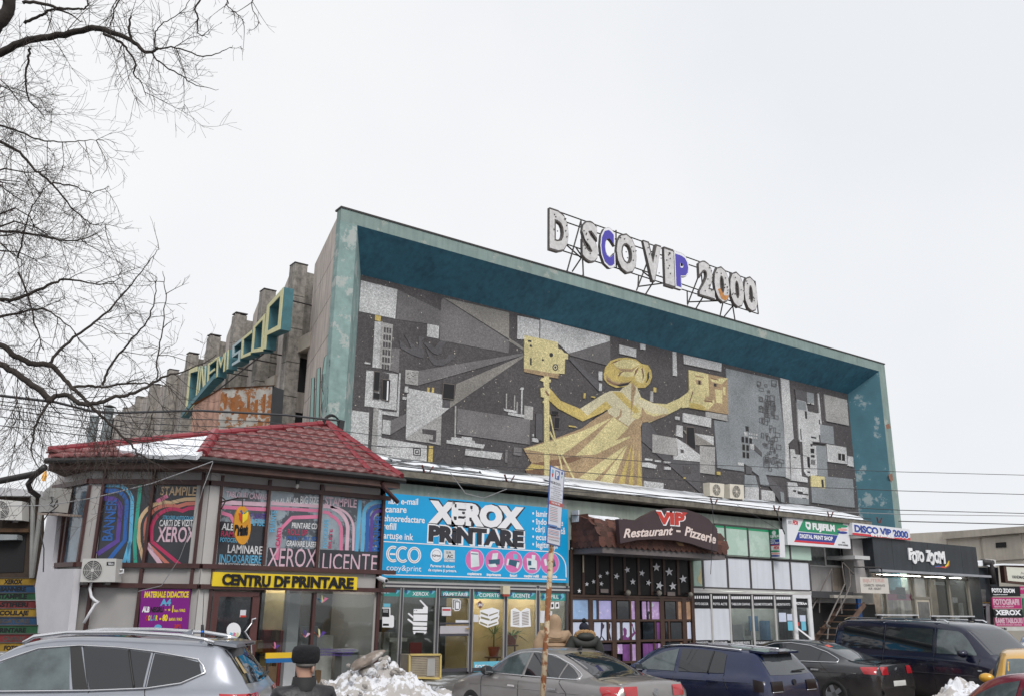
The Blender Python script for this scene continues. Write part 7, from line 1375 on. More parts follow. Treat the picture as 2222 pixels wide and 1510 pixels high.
def sedanparts(c, glass_f, glass_r, chrome, lamp, lx=(-2.36, -1.98)):
    up = [(1.12, .985), (.75, 1.22), (.35, 1.335), (-.1, 1.365), (-.6, 1.325), (-1.05, 1.2), (-1.38, 1.06)]; lo = [(1.12, .955), (.6, .965), (.2, .97), (-.2, .975), (-.6, .982), (-1.05, .99), (-1.38, 1.0)]
    for sd in 'LR':
        c.decal('side_window', sd, [(1.08, .99), (.75, 1.2), (.38, 1.31), (.06, 1.345)], [(1.06, .965), (.72, .968), (.38, .97), (.06, .972)], glass_f)
        c.decal('side_window', sd, [(.0, 1.348), (-.35, 1.345), (-.7, 1.285), (-.92, 1.22)], [(-.02, .974), (-.35, .98), (-.7, .986), (-.92, .99)], CGL); c.decal('quarter_window', sd, [(-.96, 1.21), (-1.15, 1.135), (-1.33, 1.045)], [(-.96, .992), (-1.15, .997), (-1.32, 1.005)], CGL)
        if chrome: c.line('window_trim', sd, up + [(-1.4, 1.02)] + lo[::-1], .011, CHROME, .008, n=4)
        c.handle(sd, .18, .80, CHROME if chrome else c.mat); c.handle(sd, -.92, .83, CHROME if chrome else c.mat)
        c.gaps(sd, [[(1.15, .93), (1.1, .5), (1.02, .3)], [(.03, .96), (.0, .3)], [(-1.0, .97), (-1.25, .8), (-1.35, .55)]])
        c.decal('tail_lamp', sd, [(lx[0] + .06, .955), (lx[1], .94)], [(lx[0] + .04, .80), (lx[1] - .1, .80)], lamp, .01)
        c.line('crease', sd, [(1.5, .74), (-1.9, .80)], .008, c.mat, .0)
    c.decal('windscreen', 'T', [(.74, -.5), (.78, 0), (.74, .5)], [(1.38, -.62), (1.46, 0), (1.38, .62)], CGR)
    c.decal('rear_window', 'T', [(-.72, -.49), (-.66, 0), (-.72, .49)], [(-1.66, -.58), (-1.74, 0), (-1.66, .58)], glass_r, rows=8)
    for y0, y1 in ((.40, .66), (-.66, -.40)): c.decal('tail_lamp', 'B', [(y0, .955), (y1, .955)], [(y0, .79), (y1, .79)], lamp, .012)
    c.line('boot_edge', 'T', [(-2.22, -.66), (-2.3, 0), (-2.22, .66)], .014, c.mat, .0); c.gaps('T', [[(-1.78, -.62), (-1.84, 0), (-1.78, .62)]])
    c.decal('number_plate', 'B', [(-.26, .66), (.26, .66)], [(-.26, .55), (.26, .55)], PLATE, .012); c.decal('head_lamp', 'F', [(.35, .7), (.62, .7)], [(.35, .6), (.6, .6)], HEADL, .02); c.decal('head_lamp', 'F', [(-.62, .7), (-.35, .7)], [(-.6, .6), (-.35, .6)], HEADL, .02)
    MB().prism([(-.62, -.012, 1.40), (-.5, -.012, 1.405), (-.62, -.012, 1.475)], (0, .024, 0)).build('roof_aerial', PLAST, c.t)
    c.mirror(.98, 1.0, .80, PLAST if glass_f is CGF else c.mat); c.wheels(1.42, -1.35, .33, .83)
def place(px, py, z): p = atZ(px, py, z); return V((p.x, p.y, 0))
# grey saloon
GREYC = paint('warm grey metallic paint', (.27, .255, .25), .5, .34)
def badge(c, y, z, r, m, n=14): p, d = c.P('B', y, z); MB().prism([p + d * .02 + V((0, r * math.cos(k * 2 * math.pi / n), r * math.sin(k * 2 * math.pi / n))) for k in range(n)], -d * .03).build('badge', m, c.t)
c = Car('parked_car', 'grey metallic saloon with chrome window trim behind the parking sign post', 'car', place(1213, 1404, 1.42), 91, SEDAN, GREYC); sedanparts(c, CGF, CGL, True, TAIL); badge(c, 0, .86, .055, CHROME)
# dark saloon with lip spoiler
c = Car('parked_car', 'black saloon with red tail lamps and boot spoiler beside the blue hatchback', 'car', place(1738, 1385, 1.44) , 93, SEDAN, paint('black blue paint', (.012, .013, .018), .3, .2)); sedanparts(c, CGL, CGR, True, TAIL); badge(c, 0, .88, .05, CHROME)
c.decal('boot_spoiler', 'T', [(-2.06, -.6), (-2.1, 0), (-2.06, .6)], [(-2.27, -.6), (-2.33, 0), (-2.27, .6)], c.mat, .055, 2); c.decal('rear_sticker', 'T', [(-.85, .36), (-.85, .2)], [(-.98, .38), (-.98, .2)], M('red sticker', (.6, .08, .05), .5), .012, 1)
# blue hatchback
c = Car('parked_car', 'dark blue hatchback with roof rails and smoked tail lamps', 'car', place(1520, 1393, 1.485), 93, HATCH, paint('deep blue pearl paint', (.006, .014, .060), .3, .18, .3))
for sd in 'LR':
    c.decal('side_window', sd, [(1.02, 1.0), (.75, 1.17), (.4, 1.31), (.02, 1.385)], [(1.0, .97), (.7, .975), (.35, .98), (.02, .985)], CGF); c.decal('side_window', sd, [(-.06, 1.39), (-.5, 1.395), (-.95, 1.37), (-1.12, 1.33)], [(-.08, .988), (-.5, .995), (-.95, 1.005), (-1.15, 1.02)], CGL)
    c.line('window_post', sd, [(-.82, 1.38), (-.78, 1.0)], .014, PLAST, .01); c.handle(sd, .12, .83, c.mat); c.handle(sd, -.95, .87, c.mat); c.gaps(sd, [[(1.0, .92), (1.02, .4)], [(-.02, .97), (-.03, .3)], [(-1.15, 1.0), (-1.3, .75)]])
    c.line('roof_rail', 'T', [(.45, .58 if sd == 'L' else -.58), (-1.4, .57 if sd == 'L' else -.57)], .016, CHROME, .03); c.decal('tail_lamp', sd, [(-2.02, .93), (-1.82, .96)], [(-2.03, .76), (-1.86, .76)], TAILD, .012)
    c.line('shoulder_line', sd, [(1.4, .82), (-1.95, .90)], .008, c.mat)
for y0, y1 in ((.36, .68), (-.68, -.36)): c.decal('tail_lamp', 'B', [(y0, .93), (y1, .93)], [(y0, .76), (y1, .76)], TAILD, .014); c.line('lamp_edge', 'B', [(y0, .755), (y1, .755)], .007, CHROME, .014)
c.decal('rear_window', 'B', [(-.55, 1.35), (0, 1.37), (.55, 1.35)], [(-.6, 1.03), (0, 1.02), (.6, 1.03)], CGR); c.decal('windscreen', 'T', [(.72, -.52), (.76, 0), (.72, .52)], [(1.3, -.6), (1.4, 0), (1.3, .6)], CGR)
MB().prism([(-1.55, -.56, 1.432), (-1.55, .56, 1.432), (-1.86, .52, 1.405), (-1.9, 0, 1.41), (-1.86, -.52, 1.405)], (0, 0, -.035)).build('roof_spoiler', c.mat, c.t); MB().bar((-1.89, -.15, 1.39), (-1.89, .15, 1.39), .02, .025).build('brake_light', TAILD, c.t)
p, d = c.P('B', -.05, 1.08); MB().bar(p + d * .03, p + d * .03 + V((.0, -.38, .02)), .025, .02).build('rear_wiper', PLAST, c.t); badge(c, 0, .9, .05, PLAST); c.decal('number_plate', 'B', [(-.26, .62), (.26, .62)], [(-.26, .52), (.26, .52)], PLATE, .02)
c.mirror(.92, 1.0, .78, c.mat); c.wheels(1.32, -1.28, .32, .80)
# silver SUV, nearest
c = Car('parked_car', 'silver blue estate SUV with chrome roof rails and a small roof aerial', 'car', place(203, 1374, 1.72), 147, SUV, paint('silver blue metallic paint', (.33, .345, .385), .6, .3))
for sd in 'LR':
    c.decal('side_window', sd, [(1.2, 1.10), (.85, 1.38), (.4, 1.545), (.02, 1.585)], [(1.18, 1.075), (.8, 1.08), (.4, 1.09), (-.12, 1.10)], CGF); c.decal('window_pillar', sd, [(.02, 1.59), (-.12, 1.588)], [(-.16, 1.10), (-.34, 1.105)], PLAST, .007)
    c.decal('side_window', sd, [(-.14, 1.585), (-.6, 1.565), (-1.0, 1.525)], [(-.36, 1.105), (-.7, 1.115), (-1.0, 1.13)], CGL); c.line('window_post', sd, [(-.72, 1.555), (-.90, 1.12)], .014, PLAST, .01); c.decal('quarter_window', sd, [(-1.05, 1.518), (-1.4, 1.47), (-1.62, 1.42)], [(-1.05, 1.135), (-1.35, 1.165), (-1.68, 1.28)], CGL)
    c.line('window_trim', sd, [(1.24, 1.085), (.85, 1.40), (.4, 1.565), (-.1, 1.605), (-.6, 1.585), (-1.05, 1.54), (-1.6, 1.455), (-1.68, 1.38), (-1.72, 1.30), (-1.45, 1.18), (-1.05, 1.12), (-.4, 1.09), (.4, 1.075), (1.2, 1.06)], .014, CHROME, .01, n=5)
    y = .60 if sd == 'L' else -.60
    MB().tube([(.62, y, 1.62), (.5, y, 1.70), (.1, y, 1.755), (-.6, y, 1.765), (-1.3, y, 1.735), (-1.62, y, 1.69), (-1.75, y, 1.65)], .026, 8).build('roof_rail', CHROME, c.t, True); c.handle(sd, .05, .93, c.mat); c.handle(sd, -1.0, .97, c.mat); c.gaps(sd, [[(1.2, 1.04), (1.15, .4)], [(-.14, 1.6), (-.36, 1.07), (-.4, .4)], [(-1.03, 1.54), (-1.03, 1.1), (-1.15, .9), (-1.3, .8)]]); c.decal('tail_lamp', sd, [(-2.32, 1.06), (-1.95, 1.07)], [(-2.33, .93), (-2.0, .94)], TAIL, .012)
    c.line('shoulder_line', sd, [(1.7, .90), (-2.0, 1.0)], .008, c.mat)
c.decal('rear_window', 'B', [(-.56, 1.56), (0, 1.575), (.56, 1.56)], [(-.64, 1.17), (0, 1.15), (.64, 1.17)], CGL, rows=6); c.decal('windscreen', 'T', [(.78, -.54), (.83, 0), (.78, .54)], [(1.38, -.64), (1.46, 0), (1.38, .64)], CGR)
MB().prism([(-1.66, -.58, 1.68), (-1.66, .58, 1.68), (-2.03, .55, 1.63), (-2.08, 0, 1.635), (-2.03, -.55, 1.63)], (0, 0, -.04)).build('roof_spoiler', c.mat, c.t); MB().bar((-2.07, -.2, 1.615), (-2.07, .2, 1.615), .02, .02).build('brake_light', TAILD, c.t)
for y0, y1 in ((.45, .74), (-.74, -.45)): c.decal('tail_lamp', 'B', [(y0, 1.06), (y1, 1.06)], [(y0, .93), (y1, .93)], TAIL, .014)
MB().tube([(-1.52, .3, 1.66), (-1.52, .3, 1.70)], [.06, .05], 10).build('aerial_foot', PLAST, c.t); MB().tube([(-1.52, .3, 1.70), (-1.5, .3, 1.86)], [.026, .018], 8).build('aerial_base', PLAST, c.t); MB().tube([(-1.5, .3, 1.86), (-1.47, .28, 2.28)], .004, 4).build('aerial', PLAST, c.t); MB().tube([(-1.512, .3265, 1.765), (-1.51, .3265, 1.785)], .016, 8).build('aerial_light', M('blue jewel', (.02, .2, .8), .2), c.t)
MB().prism([(-1.3, -.03, 1.70), (-1.1, -.02, 1.712), (-1.3, -.012, 1.79)], (0, .05, 0)).build('shark_fin', c.mat, c.t); c.decal('sunroof', 'T', [(.3, -.42), (.3, .42)], [(-.75, -.42), (-.75, .42)], CGL, .006)
c.decal('window_sticker', 'B', [(.42, 1.48), (.5, 1.46)], [(.42, 1.28), (.54, 1.28)], M('tan sticker', (.4, .3, .15), .6), .012, 2, n=3); p, d = c.P('B', -.1, 1.2); MB().bar(p + d * .03, p + d * .03 + V((0, -.42, .03)), .03, .025).build('rear_wiper', PLAST, c.t)
c.mirror(1.05, 1.12, .84, c.mat); c.wheels(1.42, -1.4, .36, .85); c.decal('number_plate', 'B', [(-.26, .86), (.26, .86)], [(-.26, .75), (.26, .75)], PLATE, .02)
for q in (.0,): MB().bar((.95, -.3, 1.42), (.95, -.02, 1.42), .02, .1).build('rear_view_mirror', PLAST, c.t)
# navy van
NAVY = paint('navy van paint', (.010, .012, .035), .35, .2, .75)
a_ = 260; rd = V((math.cos(math.radians(a_)), math.sin(math.radians(a_)), 0)); pv = atD(2092, 1412, 19.6); pv.z = 0
c = Car('parked_van', 'navy blue passenger van with silver roof bars facing the street', 'van', pv - rd * 1.35 + V((-rd.y, rd.x, 0)) * .9, a_, VAN, NAVY)
for sd in 'LR':
    c.decal('side_window', sd, [(1.62, 1.24), (1.4, 1.52), (1.2, 1.70), (.62, 1.735)], [(1.62, 1.21), (1.4, 1.21), (1.1, 1.21), (.62, 1.21)], CGF); c.decal('side_window', sd, [(.5, 1.74), (-.85, 1.745)], [(.5, 1.22), (-.85, 1.22)], CGL); c.decal('side_window', sd, [(-.92, 1.745), (-2.2, 1.73)], [(-.92, 1.22), (-2.25, 1.22)], CGL)
    y = .66 if sd == 'L' else -.66; MB().tube([(.85, y, 1.88), (.75, y, 1.93), (-2.1, y, 1.935), (-2.25, y, 1.88)], .022, 6).build('roof_rail', CHROME, c.t); c.handle(sd, .55, 1.02, c.mat); c.handle(sd, .25, 1.03, c.mat); c.gaps(sd, [[(.56, 1.8), (.56, .35)], [(-.88, 1.8), (-.88, .35)], [(1.7, 1.15), (1.66, .4)]]); c.line('rub_strip', sd, [(1.6, .78), (-2.4, .74)], .01, c.mat); c.decal('side_lamp', sd, [(1.78, .92), (1.68, .92)], [(1.78, .89), (1.68, .89)], HEADL, .01, 1, n=2)
for x in (.45, -1.15):
    MB().bar((x, -.74, 2.02), (x, .74, 2.02), .07, .03).build('roof_bar', CHROME, c.t)
    for y in (.64, -.64): MB().box((x - .05, y - .04, 1.93), (x + .05, y + .04, 2.01)).build('bar_foot', PLAST, c.t)
c.decal('windscreen', 'T', [(1.28, -.66), (1.34, 0), (1.28, .66)], [(1.86, -.72), (1.98, 0), (1.86, .72)], CGR, rows=8)
for y in (-.3, .35): p, d = c.P('T', 1.93, y); MB().bar(p + V((.0, 0, .03)), p + V((-.05, .5, .08)), .025, .02).build('wiper', PLAST, c.t)
c.decal('head_lamp', 'F', [(.5, .86), (.78, .86)], [(.5, .7), (.76, .7)], HEADL, .03); c.decal('head_lamp', 'F', [(-.78, .86), (-.5, .86)], [(-.76, .7), (-.5, .7)], HEADL, .03); c.decal('radiator_grille', 'F', [(-.45, .82), (.45, .82)], [(-.45, .62), (.45, .62)], PLAST, .02); c.mirror(1.42, 1.24, .93, NAVY); c.wheels(1.62, -1.6, .34, .86)
# yellow car, only its near corner in the picture
a_ = 206; rd = V((math.cos(math.radians(a_)), math.sin(math.radians(a_)), 0)); pv = atD(2134, 1457, 16.0); pv.z = 0
YEC = paint('taxi yellow paint', (.62, .33, .02), .1, .3)
def hatchplain(c):
    for sd in 'LR':
        c.decal('side_window', sd, [(1.02, 1.0), (.75, 1.17), (.4, 1.31), (.02, 1.385)], [(1.0, .97), (.7, .975), (.35, .98), (.02, .985)], CGF); c.decal('side_window', sd, [(-.06, 1.39), (-.5, 1.395), (-.95, 1.37), (-1.12, 1.33)], [(-.08, .988), (-.5, .995), (-.95, 1.005), (-1.15, 1.02)], CGR)
        c.decal('tail_lamp', sd, [(-2.02, .93), (-1.82, .96)], [(-2.03, .76), (-1.86, .76)], TAIL, .012); c.handle(sd, .12, .83, c.mat)
    c.decal('rear_window', 'B', [(-.55, 1.35), (0, 1.37), (.55, 1.35)], [(-.6, 1.03), (0, 1.02), (.6, 1.03)], CGR); c.decal('windscreen', 'T', [(.74, -.52), (.78, 0), (.74, .52)], [(1.3, -.6), (1.4, 0), (1.3, .6)], CGF, rows=8); c.decal('head_lamp', 'F', [(.35, .74), (.62, .74)], [(.35, .62), (.6, .62)], HEADL, .02); c.decal('head_lamp', 'F', [(-.62, .74), (-.35, .74)], [(-.6, .62), (-.35, .62)], HEADL, .02); c.decal('number_plate', 'B', [(-.26, .62), (.26, .62)], [(-.26, .52), (.26, .52)], PLATE, .02)
    c.mirror(.92, 1.0, .78, c.mat); c.wheels(1.32, -1.28, .32, .80)
c = Car('parked_car', 'yellow car whose mirror and windscreen edge show beside the red car', 'car', pv - rd * .92 + V((-rd.y, rd.x, 0)) * .92, a_, HATCH, YEC); hatchplain(c)
pv = atD(2318, 1474, 10.6); pv.z = 0
c = Car('parked_car', 'dark red car at the picture edge, only its roof showing', 'car', pv, 62, HATCH, paint('dark red paint', (.22, .012, .035), .3, .25)); hatchplain(c); c.decal('brake_light', 'B', [(-.15, 1.405), (.15, 1.405)], [(-.15, 1.385), (.15, 1.385)], TAIL, .012, 1)
pv = atD(2275, 1420, 27); pv.z = 0
c = Car('parked_car', 'pale blue car mostly hidden behind the navy van', 'car', pv, 200, HATCH, paint('pale blue paint', (.25, .32, .48), .4, .3)); hatchplain(c)
# ================================================================ snow heaps
from mathutils import noise as mn
DSNOW = M('dirty ploughed snow', (.72, .73, .77), .75, .10, 3, .8, 7, c2=(.43, .405, .385), c2t=.50, c2s=4.2); ICE = M('grey brown ice lump', (.33, .30, .275), .7, .35, 6, .8, 14, c2=(.66, .67, .70), c2t=.53, c2s=5)
HEAPS = []
def heap(label, c, rx, ry, h, rot, seed, skew=0.0, n=70, rough=.22):
    vs = []; ca, sa = math.cos(rot), math.sin(rot)
    for j in range(n + 1):
        for i in range(n + 1):
            u, v = i / n * 2 - 1, j / n * 2 - 1; r = math.sqrt((u + skew * v * 0) ** 2 + v * v); e = max(0, 1 - r) ** .75 if r < 1 else 0
            x, y = u * rx, v * ry; p = V((x * 1.3 + seed, y * 1.3, 0)); z = h * e * (1 + .18 * mn.noise(p))
            if e > 0: z += rough * e ** .4 * (mn.noise(p * 2.2) * .5 + abs(mn.noise(p * 4.5)) * .55 + abs(mn.noise(p * 9)) * .3 + mn.noise(p * 18) * .1)
            vs.append(c + V((x * ca - y * sa, x * sa + y * ca, z - .03)))
    fs = [(j * (n + 1) + i, j * (n + 1) + i + 1, (j + 1) * (n + 1) + i + 1, (j + 1) * (n + 1) + i) for j in range(n) for i in range(n)]
    t = thing('snow_heap', label, 'snow heap', c); o = mesh('snow', vs, fs, DSNOW, t, True); o['kind'] = 'stuff'; HEAPS.append(t); return lambda x, y: (lambda hs: max(hs) if hs else 0)([v.z for v in vs if abs(v.x - x) < .12 and abs(v.y - y) < .12])
def lump(c, r, seed, t, mat=ICE, st=(1, 1, 1), name='ice_lump'):
    bm = bmesh.new(); bmesh.ops.create_icosphere(bm, subdivisions=3, radius=r); rr = random.Random(seed); q = V((rr.random() * 50, rr.random() * 50, 0)); rot = Matrix.Rotation(rr.random() * 3, 3, V((rr.random(), rr.random(), rr.random() + .1)))
    for v in bm.verts: v.co = rot @ V((v.co.x * st[0], v.co.y * st[1], v.co.z * st[2])) * (1 + .55 * mn.noise(v.co / r * .9 + q) + .25 * mn.noise(v.co / r * 2.2 + q) + .1 * mn.noise(v.co / r * 5 + q))
    me = bpy.data.meshes.new(name); bm.to_mesh(me); bm.free(); me.transform(Matrix.Translation(c)); finish(name, me, mat, t, False)
hc = atD(815, 1440, 16.6); hc.z = 0
hz = heap('tall dirty ploughed snow heap before the print shop windows', hc, 2.0, 1.35, 1.02, -.62, 3, rough=.34, n=96)
hc2 = atD(935, 1500, 16.0); hc2.z = 0; heap('low spreading snow at the foot of the shop pavement', hc2, 1.6, 1.0, .42, -.6, 9)
hc3 = atD(1000, 1490, 18.5); hc3.z = .1; heap('white snow bank on the pavement by the glass door', hc3, 1.3, .6, .35, -.5, 14, n=40)
rl = random.Random(11)
for i in range(34):
    a, r = rl.random() * 6.28, math.sqrt(rl.random()) * .85; x, y = hc.x + r * 1.55 * math.cos(a), hc.y + r * 1.1 * math.sin(a)
    lump(V((x, y, hz(x, y) + .0)), .04 + .10 * rl.random() ** 2, i, HEAPS[0], st=(1.2, .9, .7))
p0, p1 = atD(768, 1445, 16.3), atD(832, 1413, 16.3); d = (p1 - p0).normalized()
bm = bmesh.new(); bmesh.ops.create_icosphere(bm, subdivisions=3, radius=1)
sdv = FWD.cross(d).normalized(); M3 = Matrix((d * ((p1 - p0).length * .6), FWD * .22, sdv * .085)).transposed()
for v in bm.verts:
    w0 = 1.0 + .25 * v.co.x * -1; v.co = M3 @ V((v.co.x, v.co.y * w0, v.co.z * w0)) * (1 + .12 * mn.noise(v.co * 1.7) + .05 * mn.noise(v.co * 5))
me = bpy.data.meshes.new('ice_slab'); bm.to_mesh(me); bm.free(); me.transform(Matrix.Translation((p0 + p1) / 2)); tag(finish('ice_slab', me, M('dirty frozen slab', (.26, .21, .175), .6, .35, 5, .8, 8, c2=(.46, .43, .40), c2t=.52, c2s=4), None, True), 'long brownish ice slab jutting up from the top of the snow heap', 'ice')
hc4 = atD(2082, 1500, 14.6); hc4.z = 0; heap('grey crusted snow heap between the black saloon and red car', hc4, 1.05, .75, 1.12, -.6, 21, rough=.3)
for i in range(10):
    a, r = rl.random() * 6.28, rl.random() * .5; lump(V((hc4.x + r * math.cos(a), hc4.y + r * math.sin(a), .95 - r * .7)), .05 + .05 * rl.random(), 60 + i, HEAPS[-1])
hc5 = atD(2225, 1400, 26.5); hc5.z = .1; heap('dirty snow heap under the advert boards', hc5, 2.2, 1.2, 1.2, -.5, 31, n=40)
# ================================================================ parking sign
PP0 = atD(1205, 1160, 12.8); PPN = Pl(PP0, (.56, -.83, 0)); ps_ = thing('parking_sign', 'tall paid parking sign on a rusty leaning post before the grey saloon', 'sign', V((atD(1177, 1510, 12.8).x, atD(1177, 1510, 12.8).y, 0)))
RPO = M('rusty peeling post', (.50, .40, .27), .75, .25, 8, .3, 20, c2=(.24, .085, .03), c2t=.52, c2s=6)
pt, pbm = PPN.at(1207, 1012, -.05), PPN.at(1178, 1500, -.05); dd_ = (pbm - pt); kk = (pt.z) / (pt.z - pbm.z); MB().tube([pt, pt + dd_ * kk * .5, pt + dd_ * kk], .04, 10).build('post', RPO, ps_, True)
SBL = M('sign blue', (.03, .085, .30), .4, .05); SWH = M('sign white', (.68, .69, .76), .4, .04)
slab('panel', [(1195, 1009), (1225.5, 1021), (1217.5, 1147), (1188.5, 1139.5)], PPN, -.015, 0, SBL, ps_); slab('panel', [(1188.5, 1141), (1217, 1148), (1215.5, 1186), (1187, 1178)], PPN, -.015, 0, SBL, ps_)
slab('face', [(1196.3, 1012), (1224, 1023), (1216.5, 1145), (1190, 1138)], PPN, 0, .004, SWH, ps_); slab('face', [(1189.5, 1144), (1216, 1150), (1214.5, 1183), (1188.3, 1176)], PPN, 0, .004, SWH, ps_)
slab('print', [(1206, 1019), (1215, 1022), (1213.5, 1041), (1204.5, 1038)], PPN, .004, .007, SBL, ps_); text('P', (1206.8, 1035.5), (1212.5, 1037.5), 14, PPN, .01, PRINTW, ps_, bold=.05)
slab('print', [(1198, 1017), (1202, 1018.5), (1201.5, 1026), (1198, 1025)], PPN, .004, .007, FC, ps_); slab('print', [(1198, 1026), (1201.5, 1027), (1200, 1034), (1198, 1033)], PPN, .004, .007, RED, ps_); slab('print', ell(1220, 1026, 2, 3.5, 10), PPN, .004, .007, SBL, ps_); slab('print', [(1217.5, 1031), (1219, 1035), (1222, 1030), (1219, 1037)], PPN, .004, .007, FG_, ps_)
text('PARCARE CU PLATA', (1195, 1047), (1216.5, 1054), 6, PPN, .006, INK, ps_, bold=.01)
for i, (s, x0, x1) in enumerate((('PROGRAM PARCARE', 1200, 1217), ('LUNI-DUMINICA 8:00-18:00', 1194.5, 1221), ('TAXE PARCARE', 1201, 1215), ('2,5 RON / ORA PARCARE', 1196, 1219), ('TAXE PARCARE', 1200, 1214), ('12 RON / ZI PARCARE', 1195, 1219), ('ABONAMENT PARCARE, VALABIL', 1193, 1219), ('IN ZONA CENTRALA', 1193, 1218))): text(s, (x0, 1053.5 + i * 4.6 + (x0 - 1195) * .3), (x1, 1053.5 + i * 4.6 + (x1 - 1195) * .3), 2.3, PPN, .006, INK, ps_, bold=.0)
slab('print', [(1192, 1084.5), (1221.3, 1092.5), (1221, 1100), (1191.6, 1092)], PPN, .004, .007, RED, ps_); text('PARCARE SMS', (1197, 1091), (1215, 1096), 4.2, PPN, .01, PRINTW, ps_, bold=.03)
for i in range(9): y = 1098 + i * 3.7; stroke('print', [(1193, y), (1205, y + 3), (1210, y + 4.2)], .8, PPN, .006, RED if i % 2 else INK, ps_)
slab('print', [(1189.5, 1135.5), (1209, 1140), (1209, 1143.8), (1189.5, 1139)], PPN, .004, .007, M('sign mid blue', (.08, .2, .5), .4), ps_)
for i in range(4): stroke('print', [(1190, 1147.5 + i * 3), (1213, 1153 + i * 3)], .9, PPN, .006, (RED, SBL, RED, SBL)[i], ps_)
text('ATENTIE: BLOCARE AUTOVEHICUL', (1188.8, 1164), (1214.5, 1169.5), 4, PPN, .006, RED, ps_, bold=.0); text('TAXA BLOCARE DEBLOCARE', (1190, 1170), (1213, 1175), 3, PPN, .006, INK, ps_, bold=.0)
# ================================================================ people
SKIN = M('skin', (.52, .30, .22), .5, .08, 4); TRO = M('dark trousers', (.025, .025, .03), .8, .15); SHOE = M('black shoes', (.015, .014, .014), .5, .1)
def skinned(verts, edges, radii, root=0, sub=2):
    me = bpy.data.meshes.new('body'); me.from_pydata(verts, edges, []); o = bpy.data.objects.new('body', me); COL.objects.link(o)
    m = o.modifiers.new('skin', 'SKIN'); m.use_smooth_shade = True; m.use_x_symmetry = False
    for i, r in enumerate(radii): sv = me.skin_vertices[0].data[i]; sv.radius = (r, r); sv.use_root = i == root
    o.modifiers.new('sub', 'SUBSURF').levels = sub
    return o
def figure_body(h, arms):
    s = h / 1.75
    J = {'pel': (0, 0, .95), 'bel': (0, .01, 1.08), 'che': (0, 0, 1.28), 'neb': (0, 0, 1.44), 'nec': (0, .015, 1.50), 'hea': (0, .03, 1.60), 'hcr': (0, .03, 1.69)}
    R = {'pel': .14, 'bel': .13, 'che': .145, 'neb': .075, 'nec': .056, 'hea': .088, 'hcr': .072}
    E = [('pel', 'bel'), ('bel', 'che'), ('che', 'neb'), ('neb', 'nec'), ('nec', 'hea'), ('hea', 'hcr')]
    for k, sg in (('l', 1), ('r', -1)):
        hand = arms[k]
        J.update({k + 'sh': (sg * .185, 0, 1.40), k + 'el': (sg * .25, -.02, 1.12), k + 'wr': (sg * hand[0], hand[1], hand[2]), k + 'pa': (sg * hand[0] * .98, hand[1] + .03, hand[2] - .08), k + 'hip': (sg * .095, 0, .90), k + 'kn': (sg * .105, .02, .50), k + 'an': (sg * .11, -.02, .09), k + 'to': (sg * .125, .15, .04)})
        R.update({k + 'sh': .07, k + 'el': .045, k + 'wr': .032, k + 'pa': .036, k + 'hip': .095, k + 'kn': .06, k + 'an': .045, k + 'to': .04})
        E += [('che', k + 'sh'), (k + 'sh', k + 'el'), (k + 'el', k + 'wr'), (k + 'wr', k + 'pa'), ('pel', k + 'hip'), (k + 'hip', k + 'kn'), (k + 'kn', k + 'an'), (k + 'an', k + 'to')]
        for q in range(5):
            a = (q - 1.5) * .018; nm = k + 'f%d' % q; ln = (.075, .085, .08, .065, .05)[q]; pa = J[k + 'pa']
            if q == 4: J[nm] = (pa[0] - sg * .0, pa[1] + .055, pa[2] - .02); R[nm] = .011; E.append((k + 'wr', nm))
            else: J[nm] = (pa[0] - sg * .012, pa[1] + a, pa[2] - ln); R[nm] = .0095; E.append((k + 'pa', nm))
    N = list(J); return [tuple(c * s for c in J[n]) for n in N], [(N.index(a), N.index(b)) for a, b in E], [R[n] * s for n in N], N
def jacket(h, arms, puff, length=.72):
    s = h / 1.75
    J = {'hem': (0, .0, length), 'wai': (0, .0, 1.02), 'che': (0, 0, 1.27), 'sho': (0, 0, 1.40), 'col': (0, .01, 1.475)}
    R = {'hem': .20 + puff, 'wai': .175 + puff, 'che': .19 + puff, 'sho': .13 + puff * .6, 'col': .085 + puff * .3}
    E = [('hem', 'wai'), ('wai', 'che'), ('che', 'sho'), ('sho', 'col')]
    for k, sg in (('l', 1), ('r', -1)):
        hd = arms[k]
        J.update({k + 's': (sg * (.19 + puff * .5), 0, 1.385), k + 'u': (sg * (.235 + puff), -.01, 1.25), k + 'e': (sg * (.265 + puff), -.025, 1.10), k + 'w': (sg * hd[0], hd[1], hd[2] + .02)}); R.update({k + 's': .085 + puff * .7, k + 'u': .08 + puff * .6, k + 'e': .068 + puff * .5, k + 'w': .05 + puff * .3})
        E += [('sho', k + 's'), (k + 's', k + 'u'), (k + 'u', k + 'e'), (k + 'e', k + 'w')]
    N = list(J); return [tuple(c * s for c in J[n]) for n in N], [(N.index(a), N.index(b)) for a, b in E], [R[n] * s for n in N]
ARM = {'l': (.27, .05, .87), 'r': (.27, .08, .87)}; ARM2 = {'l': (.16, .26, 1.02), 'r': (.16, .26, 1.02)}
specs = [('person', 'man in a black leather jacket and tall black fur hat walking away', atD(663, 1450, 7.6), 80, 1.78, ARM, .015, M('black leather', (.017, .016, .019), .45, .35, 5, .9, 9), .70),
         ('person', 'person in a puffy beige hooded coat on the shop pavement', atD(1203, 1400, 18.3), 62, 1.76, ARM2, .095, M('beige quilted coat', (.36, .245, .155), .75, .16, 5, .6, 7), .62),
         ('person', 'person in a dark quilted coat with fur hood and bobble hat', atD(1268, 1400, 18.2), 66, 1.64, ARM2, .10, M('dark olive quilted coat', (.020, .022, .018), .6, .2, 3, .25, 6), .60)]
raw = []
for sp in specs:
    v, e, r, N_ = figure_body(sp[4], sp[5]); b = skinned(v, e, r); v, e, r = jacket(sp[4], sp[5], sp[6], sp[8]); j = skinned(v, e, r); raw.append((b, j))
